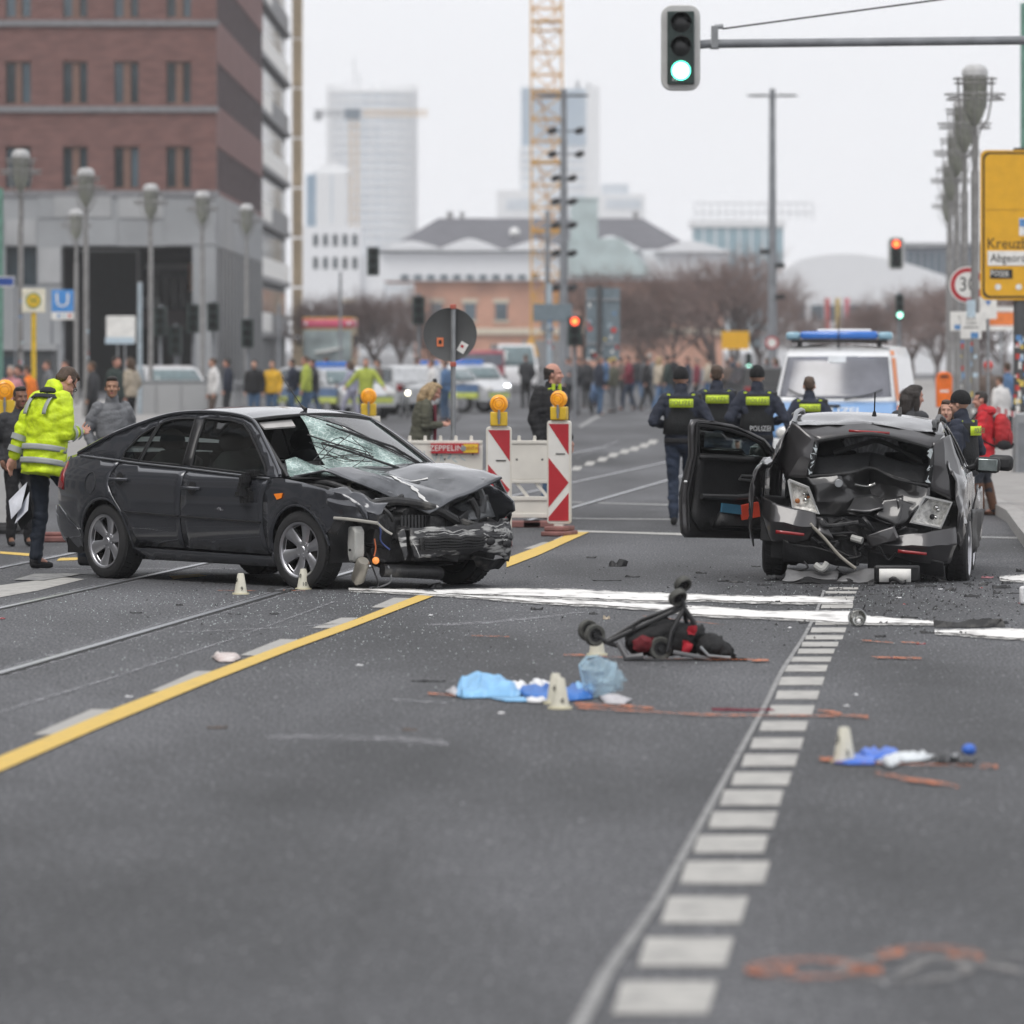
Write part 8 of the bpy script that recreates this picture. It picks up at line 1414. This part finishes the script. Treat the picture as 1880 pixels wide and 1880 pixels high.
for sx in (-1, 1): mb = MB(); mb.tube(cr([D['T'](sx * .10, -.16, 1.47) * k, D['T'](sx * .13, .03, 1.50) * k, D['T'](sx * .16, .15, 1.35) * k, D['T'](sx * .2, .04, 1.12) * k, D['T'](sx * .12, -.18, .98) * k], 5), .022, 6, sq=.5); mb.build('strap', BLKC, rk); mb = MB(); mb.ball(D['T'](sx * .15, -.3, 1.0) * k, (.03, .09, .06), 8); mb.build('hip_belt', BLKC, rk)
# blurred crowd
CR = 'people at the crossing'
crowd = [(20, 95, 1.62, 'person in a pink top at the left edge behind the bus stop', PINK, BLKC, 'grey', 0, 160), (36, 92, 1.62, 'person in a dark coat between the bus stop pole and the left edge', DKC, BLKC, 'dark', 1, 90), (52, 88, 1.58, 'person in an orange jacket just left of the yellow pole', ORC, BLKC, 'brown', 1, 60),
         (122, 82, 1.68, 'person in a dark jacket behind the head of the yellow-jacketed man', BLKC, DKC, 'dark', 1, 120), (170, 84, 1.66, 'person in dark clothes right of the lamp post behind the grey jacketed man', DKC, BLKC, 'brown', 2, 80), (212, 86, 1.78, 'man in a dark green jacket with a reddish face above the grey jacketed man', GRN, DKC, 'dark', 1, -120), (240, 80, 1.74, 'person in a cream top right of the man in the dark green jacket', CRM, BLKC, 'brown', 0, 60),
         (392, 76, 1.72, 'person in a white jacket beside the lamp post behind the saloon roof', WHC, BRN, 'brown', 0, 110), (467, 72, 1.66, 'person in a black top and light jeans left of the yellow jacket', BLKC, JEAN, 'dark', 0, 170), (500, 72, 1.65, 'person in a yellow jacket and jeans behind the saloon roof', YELC, JEAN, 'brown', 0, 160), (562, 72, 1.76, 'police officer in a neon jacket and jeans left of the lilac clothed person', HVD, JEAN, 'brown', 1, 80),
         (577, 70, 1.68, 'person in a dark jacket and jeans close behind the neon officer', DKC, JEAN, 'dark', 1, 100), (645, 70, 1.62, 'person in lilac clothes walking past the amber lamp', LILC, LILC, 'brown', 2, 80), (793, 68, 1.64, 'person in a white shirt behind the olive coated woman', WHC, JEAN, 'brown', 1, 100), (818, 68, 1.62, 'person in blue beside the round sign post', BLUC, JEAN, 'dark', 0, 60), (966, 56, 1.76, 'person in dark clothes right of the white delivery van', DKC, BLKC, 'brown', 1, 20),
         (1062, 62, 1.70, 'person in dark clothes left of the motor scooter', DKC, GREYC, 'brown', 1, 100), (1100, 63, 1.74, 'rider in a dark jacket and blue jeans on the motor scooter', NAVY, JEAN, 'greybrown', 1, -70), (1126, 60, 1.62, 'person in olive behind the motor scooter', OLIV, GREYC, 'brown', 0, 60), (1155, 58, 1.72, 'person in a maroon top and dark jeans walking in the crowd', MAR, NAVT, 'dark', 1, 110), (1186, 58, 1.66, 'person in black striding in the crowd', BLKC, BLKC, 'dark', 1, -70), (1193, 56, 1.78, 'person with white hair towering behind the black clothed one', GREYC, GREYC, 'grey', 0, 10),
         (1209, 59, 1.70, 'person in cream with fair hair in the crowd', CRM, BLUC, 'blond', 0, -60), (1224, 59, 1.72, 'person in dark green next to the first police officer', GRN, JEAN, 'dark', 0, -80), (1262, 57, 1.68, 'person in navy between the first two police officers', NAVY, NAVT, 'dark', 1, 90), (1336, 60, 1.62, 'person in brown between second and third police officer', BRN, DKC, 'dark', 1, 30), (1359, 62, 1.60, 'white-haired person visible between second and third police officer', BRN, BLKC, 'grey', 1, 60), (1424, 58, 1.66, 'person in pink left of the police van', PINK, DKC, 'brown', 0, 90),
         (1815, 96, 1.70, 'man in a brown jacket and red cap behind the red rucksack', BRN, DKC, 'dark', 1, 20), (1850, 94, 1.68, 'person in a blue jacket next to the sticker-covered post', BLUC, DKC, 'brown', 1, 10), (1837, 100, 1.45, 'person with a white bag between brown and blue jackets', WHC, DKC, 'brown', 0, 40), (1300, 54, 1.64, 'person in a light coat behind the second police officer', CRM, BLUC, 'dark', 0, 70)]
crowd += [(1078, 56, 1.66, 'person in charcoal behind the gap between the grey sign backs', DKC, BLKC, 'dark', 1, 40), (1113, 54, 1.72, 'person in blue walking behind the motor scooter', BLUC, NAVT, 'brown', 1, 80), (1141, 52, 1.64, 'person in brown left of the maroon clothed one', BRN, DKC, 'dark', 0, -60), (1170, 53, 1.70, 'person in charcoal between maroon and black clothed ones', DKC, JEAN, 'brown', 1, 30), (1237, 54, 1.74, 'tall person in black behind the first police officer', BLKC, DKC, 'dark', 1, 50), (1279, 55, 1.62, 'person in maroon between the first two police officers', MAR, BLKC, 'greybrown', 0, 90),
          (1345, 53, 1.70, 'person in navy behind the third police officer', NAVY, JEAN, 'dark', 1, 70), (1408, 54, 1.64, 'person in charcoal beside the left edge of the police van', DKC, BLKC, 'brown', 1, 20), (537, 66, 1.66, 'person in navy beside the blue and neon bicycle', NAVY, JEAN, 'dark', 0, 70), (600, 62, 1.70, 'person in charcoal in front of the silver police car', DKC, NAVT, 'brown', 1, 40), (695, 64, 1.64, 'person in brown behind the pale car with red tail lamps', BRN, JEAN, 'dark', 0, 90), (765, 60, 1.70, 'person in black left of the olive coated woman', BLKC, JEAN, 'brown', 1, -40), (1045, 58, 1.66, 'person in grey right of the balding man', GREYC, DKC, 'dark', 1, 60), (1640, 70, 1.66, 'person in charcoal right of the police van', DKC, BLKC, 'dark', 1, 30), (88, 78, 1.66, 'person in grey between the bus stop pole and the U sign', GREYC, JEAN, 'brown', 1, 100), (418, 70, 1.68, 'person in navy behind the low concrete wall', NAVY, DKC, 'dark', 1, 80)]
walk = {1113, 1170, 1155, 1186, 1209, 645, 1224, 577}
for px, s, Ht, lb, j, t, hr, sk, yw in crowd:
    o, D = person(px, s, Ht, yw, lb, j, t, hr, sk, BLKC, .022, .05 if px in walk else 0, (0, 0, 0), ('fwd', 'back') if px in walk else (('hang', 'hang') if px % 3 else ('phone', 'pocket')), ((-.1, .28), (.1, -.26)) if px in walk else ((-.1, .03), (.1, -.02)), hat=mat('cap_red', (.6, .05, .04), .8) if px == 1815 else None, group=CR, long=px in (240, 645, 1209, 1424), bulk=1.12)
person(672, 75, 1.72, 170, 'police officer in a neon and orange vest directing traffic with both arms out', HVD, NAVT, 'greybrown', 1, BLKC, .02, 0, (0, 0, 0), ('out', 'out'), bulk=1.1, group=CR)[0]
bake_people()
# ================================================================ things on the road
CON = mat('cone_cream', (.62, .60, .50), .5, var=.1, vs=8); CONB = mat('cone_base', (.58, .54, .38), .55)
def cone(px, py, num, label, tilt=0):
    s = (py - YH) / H; o = thing('evidence_cone', label, 'marker cone', g(px, py), 0, 'numbered evidence cones'); o.rotation_euler = (tilt, 0, 0)
    mb = MB(); mb.lathe([(.0, .168), (.020, .167), (.026, .160), (.052, .012), (.0, .012)], 24); mb.build('cone_body', CON, o); mb = MB(); mb.lathe([(0, .012), (.066, .012), (.068, .0), (0, 0)], 24); mb.build('base_rim', CONB, o)
    if num: text('numeral', num, .045, BLKP, o, (.012, -.050, .045), (R(78), 0, R(12)), .001); text('numeral', num, .05, BLKP, o, (-.032, -.024, .11), (R(78), 0, R(-50)), .001)
cone(442, 1091, '9', 'cream cone numbered 9 on the tram track side of the saloon'); cone(557, 1082, '10', 'cream cone numbered 10 in front of the front wheel of the saloon'); cone(1020, 1292, '', 'rear cream cone of the pair beside the pale blue sheet'); cone(1028, 1301, '4', 'front cream cone of the pair beside the pale blue sheet'); cone(1096, 1203, '', 'cream cone half hidden behind the wheels of the overturned pushchair'); cone(1550, 1400, '3', 'cream cone standing on the royal blue gloves')
# overturned pushchair
s = (1212 - YH) / H; o = thing('pushchair', 'overturned black and red pushchair with its double wheels pointing up', 'pushchair', g(1215, 1212)); Q = lambda px, py, y=0.0: Vector(((px - 1215) / s, y, (1212 - py) / s))
TBK = mat('frame_tube_black', (.018, .018, .019), .35); GRT = mat('worn_grey_tyre', (.075, .075, .068), .8, var=.3, vs=20); FAB = cloth('pushchair_black', (.012, .012, .013)); FRD = cloth('pushchair_red', (.14, .01, .016))
def bw(px, py, y, d, yaw, tilt=0):
    M = Matrix.Translation(Q(px, py, y)) @ Matrix.Rotation(yaw, 4, 'Z') @ Matrix.Rotation(tilt, 4, 'X') @ Matrix.Rotation(R(90), 4, 'X'); r = d / s / 2
    mb = MB(); mb.lathe([(r * .62, -.018), (r * .9, -.022), (r, -.01), (r, .01), (r * .9, .022), (r * .62, .018)], 28, M, closed=True); w_ = mb.build('wheel', GRT, o); mb = MB(); mb.lathe([(0, .02), (r * .25, .02), (r * .3, .006), (r * .64, .008), (r * .64, -.008), (0, -.012)], 24, M); mb.build('hub', BLK, w_)
for a in ((1080, 1158, .05, 40, R(25)), (1092, 1166, -.01, 41, R(25)), (1254, 1073, .05, 34, R(35), R(38)), (1244, 1096, -.03, 36, R(35), R(38)), (1204, 1172, .05, 40, R(15)), (1212, 1190, -.04, 44, R(15))): bw(*a)
def tb(pts, r=.011, m=TBK, nm='frame_tube'): mb = MB(); mb.tube([Q(*p) for p in pts], r * 1.25, 8); mb.build(nm, m, o)
tb([(1112, 1181, 0), (1160, 1158, .0), (1255, 1114, 0)], .013); tb([(1108, 1182, .12), (1180, 1140, .14), (1252, 1112, .06)], .012); tb([(1250, 1086, 0), (1256, 1116, 0), (1276, 1146, 0)], .014); tb([(1256, 1116, 0), (1232, 1160, -.05), (1225, 1196, -.06)], .012); tb([(1256, 1116, .05), (1262, 1150, .1), (1248, 1190, .1)], .012); tb([(1246, 1075, .05), (1252, 1096, 0)], .02); tb([(1092, 1166, 0), (1120, 1182, 0), (1135, 1186, 0)], .012)
tb([(1235, 1196, -.1), (1300, 1208, -.1), (1305, 1212, -.1)], .012, mat('frame_grey', (.12, .12, .125), .4)); tb([(1285, 1186, -.1), (1300, 1202, -.12), (1340, 1206, -.1)], .008, STL); tb([(1135, 1178, -.06), (1150, 1206, -.1), (1180, 1203, -.1)], .018, mat('frame_grey', (.12, .12, .125))); tb([(1145, 1210, -.1), (1250, 1211, -.1), (1368, 1211, -.06)], .008); tb([(1204, 1172, .0), (1232, 1160, .0)], .012); tb([(1212, 1190, 0), (1245, 1180, .02)], .012)
def fabric(nm, P, m, y=0.0, th=.16, seed=0, bulge=.06):
    mb = MB(); pl = [(p[0], p[1]) for p in P]; pts, T = fill(pl, 7); ed = [Vector(p) for p in dense(pl, 7)]
    d = [min((Vector(p) - e).length for e in ed) for p in pts]; f = lambda p, dd, sg: Q(p[0], p[1], y + sg * (th * min(1, dd / 16) ** .5 * .5)) + noise.noise_vector(Vector((p[0] * .12, p[1] * .12, sg + seed))) * .018
    mb.add([f(p, dd, -1) for p, dd in zip(pts, d)], T); mb.add([f(p, dd, 1) for p, dd in zip(pts, d)], T); mb.build(nm, m, o, smooth=50)
fabric('seat_fabric', [(1148, 1166), (1175, 1150), (1225, 1136), (1262, 1146), (1290, 1148), (1296, 1170), (1275, 1205), (1200, 1206), (1160, 1200), (1150, 1185)], FAB, .06, .2, 1); fabric('red_seat_lining', [(1160, 1176), (1180, 1166), (1200, 1170), (1196, 1192), (1178, 1198), (1162, 1192)], FRD, -.06, .1, 2); fabric('red_harness', [(1254, 1174), (1266, 1176), (1272, 1190), (1262, 1198), (1252, 1194)], mat('harness_red', (.36, .008, .02), .7), -.07, .05, 3); fabric('red_harness', [(1262, 1150), (1280, 1148), (1276, 1162), (1264, 1164)], mat('harness_red', (.55, .01, .03)), -.05, .05, 4)
fabric('folded_hood', [(1280, 1172), (1300, 1160), (1325, 1168), (1342, 1186), (1352, 1204), (1330, 1211), (1290, 1208), (1278, 1192)], FAB, -.02, .2, 5); fabric('basket', [(1160, 1150), (1172, 1144), (1170, 1160), (1152, 1166)], FAB, .0, .06, 6); fabric('footrest', [(1300, 1206), (1340, 1204), (1372, 1209), (1368, 1213), (1300, 1213)], BLK, -.08, .1, 7)
# sheets, gloves and medical litter
def heap(nm, par, pl, m, h, seed, ref, fq=7, ridge=1.0, thin=.004, step=5, p=.6):
    ss = (ref[1] - YH) / H; org = g(*ref); P, T = fill(pl, step); ed = [Vector(q) for q in dense(pl, step)]; vs = []
    for q in P:
        d = min((Vector(q) - e).length for e in ed) / 12; a = g(*q) - org; n_ = 1 - abs(noise.noise(Vector((a.x * fq * 1.7 + a.y * fq * .4, a.y * fq * .3, seed)))) * 2.4; n2 = noise.noise(Vector((a.x * fq * 2.5, a.y * fq, seed + 5))); vs.append(a + Vector((noise.noise(a * 9) * .01, 0, .01 + h * min(1, d) ** p * max(.12, .55 + ridge * (.45 * n_ - .2) + .22 * n2))))
    mb = MB(); mb.add(vs, T); return mb.build(nm, m, par, smooth=50, solid=thin)
LB_ = mat('sheet_light_blue', (.22, .46, .72), .6, var=.14, vs=9, bump=.3, bs=30); DB_ = mat('sheet_blue', (.02, .14, .46), .55, var=.15, vs=9); PLA = mat('clear_plastic_blue', (.42, .60, .70), .3, var=.2, vs=14); PLA.node_tree.nodes['Principled BSDF'].inputs['Alpha'].default_value = .42; WTIS = mat('white_tissue', (.72, .72, .73), .8, bump=.4, bs=40)
ref = (960, 1282)
o = thing('blue_sheet', 'crumpled pale blue paramedic sheet beside two cream cones', 'sheet', g(*ref)); heap('pale_sheet', o, [(832, 1279), (845, 1262), (880, 1258), (930, 1262), (960, 1272), (955, 1281), (900, 1283), (850, 1284)], LB_, .135, 1, ref, 6); heap('blue_sheet_part', o, [(940, 1270), (990, 1262), (1040, 1264), (1092, 1270), (1088, 1285), (1040, 1290), (975, 1287)], DB_, .075, 2, ref, 8); heap('pale_sheet', o, [(1045, 1268), (1070, 1262), (1092, 1265), (1090, 1274), (1060, 1276)], LB_, .12, 9, ref, 8)
heap('white_tissue', o, [(934, 1262), (955, 1256), (972, 1262), (965, 1272), (940, 1272)], WTIS, .09, 3, ref, 12); heap('white_tissue', o, [(966, 1262), (990, 1254), (1016, 1262), (1010, 1274), (975, 1273)], WTIS, .095, 4, ref, 12); heap('white_tissue', o, [(965, 1284), (1000, 1279), (1012, 1285), (990, 1293), (968, 1291)], WTIS, .03, 5, ref, 12); heap('white_tissue', o, [(1098, 1281), (1130, 1277), (1160, 1286), (1148, 1296), (1112, 1294)], mat('grey_tissue', (.45, .44, .46), .8), .05, 6, ref, 14); heap('dark_edge', o, [(816, 1272), (835, 1262), (850, 1274), (838, 1282)], mat('grey_tissue', (.45, .44, .46)), .04, 7, ref, 10); heap('thin_film', o, [(900, 1284), (960, 1282), (980, 1290), (930, 1290)], LB_, .02, 8, ref, 8)
o = thing('plastic_bag', 'crumpled pale blue see-through plastic bag right of the cream cones', 'plastic', g(1105, 1281)); ss = (1281 - YH) / H

QB = lambda px, py, y=0.0: Vector(((px - 1105) / ss, y, (1282 - py) / ss))
pl = [(1064, 1222), (1078, 1207), (1098, 1205), (1125, 1217), (1152, 1248), (1140, 1262), (1110, 1280), (1082, 1282), (1072, 1262)]
P, T = fill(pl, 5); ed = [Vector(q) for q in dense(pl, 5)]; dd = [min((Vector(q) - e).length for e in ed) for q in P]
for sg in (-1, 1): mb = MB(); mb.add([QB(q[0], q[1], sg * .11 * min(1, d / 22) ** .6) + noise.noise_vector(Vector((q[0] * .09, q[1] * .09, sg))) * .028 for q, d in zip(P, dd)], T); mb.build('plastic_film', PLA, o, smooth=22)
mb = MB(); mb.tube([QB(*q) for q in ((1098, 1205), (1078, 1207), (1064, 1222), (1072, 1262), (1082, 1282), (1110, 1280))], .006, 6); mb.build('rim', mat('pale_blue_rim', (.45, .62, .70), .4), o)
ref = (1660, 1403); GLB = mat('glove_blue', (.045, .15, .58), .5, var=.15, vs=12)
o = thing('blue_gloves', 'heap of royal blue gloves and white wrapping with black items at the right', 'gloves', g(*ref)); heap('blue_glove', o, [(1530, 1392), (1575, 1388), (1610, 1394), (1605, 1406), (1560, 1406), (1532, 1403)], GLB, .025, 1, ref, 10); heap('blue_glove', o, [(1572, 1386), (1600, 1380), (1640, 1382), (1660, 1390), (1640, 1397), (1590, 1396)], GLB, .07, 2, ref, 10)
heap('white_wrapping', o, [(1610, 1400), (1640, 1390), (1690, 1386), (1722, 1390), (1700, 1398), (1660, 1402), (1632, 1414)], mat('white_wrap', (.62, .66, .68), .35), .055, 3, ref, 12); heap('black_item', o, [(1712, 1392), (1735, 1384), (1752, 1392), (1745, 1403), (1720, 1404)], BLK, .07, 4, ref, 12); heap('black_item', o, [(1755, 1396), (1775, 1390), (1793, 1396), (1785, 1406), (1760, 1406)], BLK, .055, 5, ref, 12); heap('grey_item', o, [(1740, 1390), (1756, 1386), (1765, 1395), (1750, 1400)], STL, .05, 6, ref, 12); mb = MB(); mb.ball(g(1779, 1394) - g(*ref) + Vector((0, 0, .045)), (.035, .035, .03), 12); mb.build('blue_cap', GLB, o)
ref = (415, 1213); o = thing('crumpled_bag', 'small crumpled pinkish white paper bag lying beside the yellow line', 'bag', g(*ref)); heap('paper', o, [(388, 1208), (405, 1200), (432, 1201), (443, 1210), (430, 1217), (400, 1217)], mat('pinkish_paper', (.50, .40, .38), .8, col2=(.66, .62, .6), vs=12), .07, 1, ref, 16)
# lamp reflector, trim shards
o = thing('headlight_reflector', 'shiny broken headlight reflector dome lying on the white powder', 'headlamp part', g(1575, 1150)); M = Matrix.Translation((0, 0, .055)) @ Matrix.Rotation(R(-35), 4, 'Y') @ Matrix.Rotation(R(70), 4, 'X'); mb = MB(); mb.lathe([(.012, -.05), (.04, -.04), (.058, -.005), (.062, .03)], 20, M); mb.build('bowl', CHR, o, solid=.002, smooth=30); mb = MB(); mb.lathe([(.06, .03), (.066, .035), (.062, .04)], 20, M, closed=True); mb.build('rim', STL, o); mb = MB(); mb.tube([(.03, 0, .1), (.05, 0, .15)], .006, 6); mb.build('pin', BLK, o)
def shard(px, py, L_, w_, h_, rz, m, label, grp, seed, nm='debris_piece', curve=.3):
    o = None; rr = random.Random(seed); mb = MB(); n = 7; A = []
    for i in range(n):
        t = i / (n - 1) - .5; ww = w_ * (1 - (2 * abs(t)) ** 2 * .7) * rr.uniform(.6, 1.2); zz = h_ * rr.uniform(.3, 1.0)
        A.append([(t * L_, curve * L_ * (t * t) - ww / 2, .002), (t * L_ + rr.uniform(-.1, .1) * L_, curve * L_ * t * t, zz), (t * L_, curve * L_ * t * t + ww / 2, .003)])
    mb.add([p for r_ in A for p in r_], [(i * 3 + j, i * 3 + j + 1, i * 3 + j + 4, i * 3 + j + 3) for i in range(n - 1) for j in range(2)]); o = mb.build(nm, m, None, smooth=0, solid=.004); o.location = g(px, py, 0); o.rotation_euler = (0, 0, rz); return tag(o, label, 'debris', grp)
for i, (px, py, L_, w_, h_, rz, m_, lb) in enumerate([(1782, 1152, .50, .08, .06, .1, LITE, 'long dark torn trim strip on the powder right of the headlight reflector'), (1820, 1146, .30, .05, .05, .4, BLK, 'short curved black trim piece beside the long torn strip'), (1710, 1163, .14, .05, .02, 0, BLK, 'small black piece below the long torn trim strip'), (1660, 1141, .13, .04, .01, -.3, BLK, 'thin curved black strip right of the reflector'), (1620, 1147, .09, .05, .03, 0, BLK, 'small black block just right of the headlight reflector'),
          (1511, 1070, .10, .07, .09, .5, BLK, 'upright black bracket below the left rear wheel of the estate car'), (1405, 1075, .13, .06, .02, .2, BLK, 'flat black shards left of the estate car bumper'), (1134, 1040, .16, .09, .08, 0, BLK, 'jagged black plastic piece alone in the lane between the wrecks'), (1116, 1067, .23, .012, .008, 0, BLK, 'thin straight black strip in the lane between the wrecks'), (1100, 1099, .16, .03, .015, 0, BLK, 'small black strip lying on the white powder band'), (512, 1088, .19, .06, .05, 0, BLK, 'black cylindrical part beside the cone numbered 9'), (790, 1080, .20, .09, .05, 0, BLK, 'crumpled black plastic under the front of the saloon'),
          (786, 1252, .20, .02, .01, 0, BLK, 'thin dark strip left of the pale blue sheet'), (398, 1338, .10, .03, .015, 0, BRN, 'brown leaf scrap in the left lane foreground'), (752, 1341, .08, .03, .015, 0, BRN, 'brown leaf scrap right of the chalk arc'), (1113, 1137, .05, .04, .03, 0, CRM, 'small cream scrap behind the pushchair'), (1365, 1306, .34, .02, .02, -.1, MAR, 'thin dark red trim strip crossing the lane block edge'), (1812, 1062, .10, .03, .02, 0, PINK, 'pink red lamp shard right of the rear tyre'), (1840, 1080, .16, .05, .03, .3, BLK, 'black shard pile at the right edge'), (1700, 1078, .18, .05, .03, 0, BLK, 'black shards below the number plate'), (1785, 1096, .13, .05, .03, .4, BLK, 'forked black shard right of the lane blocks'), (1878, 1050, .12, .06, .04, 0, BLK, 'black lump at the right edge of the lane')]):
    shard(px, py, L_, w_, h_, rz, m_, lb, None, i)
DG = [(1085, 1025), (1095, 1090), (1160, 1060), (1288, 1053), (1352, 1070), (1410, 1066), (1424, 1046), (1460, 1072), (1540, 1082), (1598, 1075), (1605, 1092), (1640, 1080), (1725, 1068), (1745, 1085), (1778, 1073), (1805, 1075), (1815, 1070), (1830, 1090), (1850, 1072), (1862, 1090), (1668, 1135), (1690, 1152), (1835, 1150), (1616, 1170), (1500, 1133), (1492, 1128), (1388, 1041), (1330, 1068), (1255, 1118), (1130, 1100), (1090, 1128), (985, 1120), (330, 1112), (250, 1126), (430, 1128), (505, 1128), (1420, 1108), (1475, 1145), (1755, 1152), (1768, 1166)]
LM = [('the estate car rear tyre', 1760, 1068), ('the estate car bumper', 1530, 1062), ('the headlight reflector', 1575, 1150), ('the open car door', 1350, 1000), ('the overturned pushchair', 1215, 1180), ('the cone numbered 9', 442, 1091), ('the cone numbered 10', 557, 1082), ('the saloon nose', 900, 1075), ('the long torn trim strip', 1782, 1152), ('the pale blue sheet', 900, 1275), ('the blue gloves', 1640, 1400), ('the white bag by the yellow line', 415, 1208), ('the number plate', 1643, 1060), ('the upper powder band', 1150, 1095), ('the lane blocks', 1500, 1190)]
def where(px, py):
    n, x, y = min(LM, key=lambda q: math.hypot(q[1] - px, 2.5 * (q[2] - py))); return ('left of ' if px < x else 'right of ') + n if abs(px - x) > 1.6 * abs(py - y) else ('in front of ' if py > y else 'behind ') + n
for i, (px, py) in enumerate(DG):
    rr = random.Random(i + 50); shard(px, py, rr.uniform(.05, .13), rr.uniform(.02, .05), rr.uniform(.008, .03), rr.uniform(-.6, .6), rr.choice((BLK, BLK, BLK, LITE)), 'small black plastic splinter on the asphalt, ' + where(px, py), 'small black splinters on the road', i + 50)
for i, (px, py, m_, c) in enumerate(((1480, 1069, REDL, 'red'), (1428, 1097, REDL, 'red'), (1660, 1110, REDL, 'red'), (1610, 1137, REDL, 'red'), (1642, 1209, REDL, 'red'), (1690, 1183, REDL, 'red'), (1800, 1080, REDL, 'red'), (1872, 1108, REDL, 'red'), (2, 1137, REDL, 'red'), (1650, 1098, WTIS, 'white'), (1727, 1082, WTIS, 'white'), (1571, 1276, WTIS, 'white'), (1555, 1298, WTIS, 'white'), (660, 1222, WTIS, 'white'), (236, 1280, WTIS, 'white'), (790, 1131, WTIS, 'white'), (1450, 1153, WTIS, 'white'), (920, 1310, WTIS, 'white'))):
    shard(px, py, .07 if c == 'red' else .045, .03, .012, i * .7, m_, 'small %s fragment on the asphalt, %s' % (c, where(px, py)), 'small %s fragments on the road' % c, i + 200)
o = thing('plastic_canister', 'white plastic canister cut off by the right edge of the picture', 'canister', g(1884, 1110)); mb = MB(); mb.box(-.05, .09, -.05, .05, 0, .14); mb.build('body', WTIS, o, bevel=.02); mb = MB(); mb.tube([(.0, 0, .14), (.0, 0, .165)], .018, 10); mb.build('cap', WTIS, o)
# crumbs of glass and plastic nobody could count
rr = random.Random(77); mb = MB(); mg = MB()
def crumb(mb_, px, py, sz):
    p = g(px, py); a = rr.uniform(0, 6.28); v = [p + Vector((sz * rr.uniform(.5, 1) * math.cos(a + k * 2.1), sz * rr.uniform(.5, 1) * math.sin(a + k * 2.1), .002)) for k in range(3)] + [p + Vector((0, 0, sz * rr.uniform(.3, 1.0) + .003))]; mb_.add(v, [(0, 1, 3), (1, 2, 3), (2, 0, 3), (2, 1, 0)])
for _ in range(900): crumb(mb, rr.gauss(1640, 150), min(1300, 1055 + abs(rr.gauss(0, 45))), rr.uniform(.004, .02))
for _ in range(260): crumb(mb, rr.uniform(200, 1500), 1040 + abs(rr.gauss(0, 80)), rr.uniform(.004, .013))
for _ in range(1500): crumb(mg, rr.gauss(520, 330), 1085 + abs(rr.gauss(0, 70)), rr.uniform(.003, .008))
for _ in range(700): crumb(mg, rr.gauss(1600, 170), 1060 + abs(rr.gauss(0, 60)), rr.uniform(.003, .008))
tag(mb.build('plastic_crumbs', BLK, smooth=0, fix=False), 'tiny black plastic crumbs scattered over the asphalt around both wrecks', kind='stuff'); tag(mg.build('glass_crumbs', mat('glass_crumb', (.5, .56, .55), .15, var=.2), smooth=0, fix=False), 'tiny pale glass crumbs scattered over the asphalt around both wrecks', kind='stuff')
# turn every piece of lettering into a mesh
bpy.context.view_layer.update(); dg = bpy.context.evaluated_depsgraph_get()
for q in [q for q in SC.objects if q.type == 'FONT']:
    me = bpy.data.meshes.new_from_object(q.evaluated_get(dg)); m_ = q.data.materials[0]; me.materials.clear(); me.materials.append(m_); n = bpy.data.objects.new(q.name + '_', me); COL.objects.link(n); n.parent = q.parent; n.matrix_local = q.matrix_local.copy(); nm = q.name; bpy.data.objects.remove(q); n.name = nm
    me.name = nm
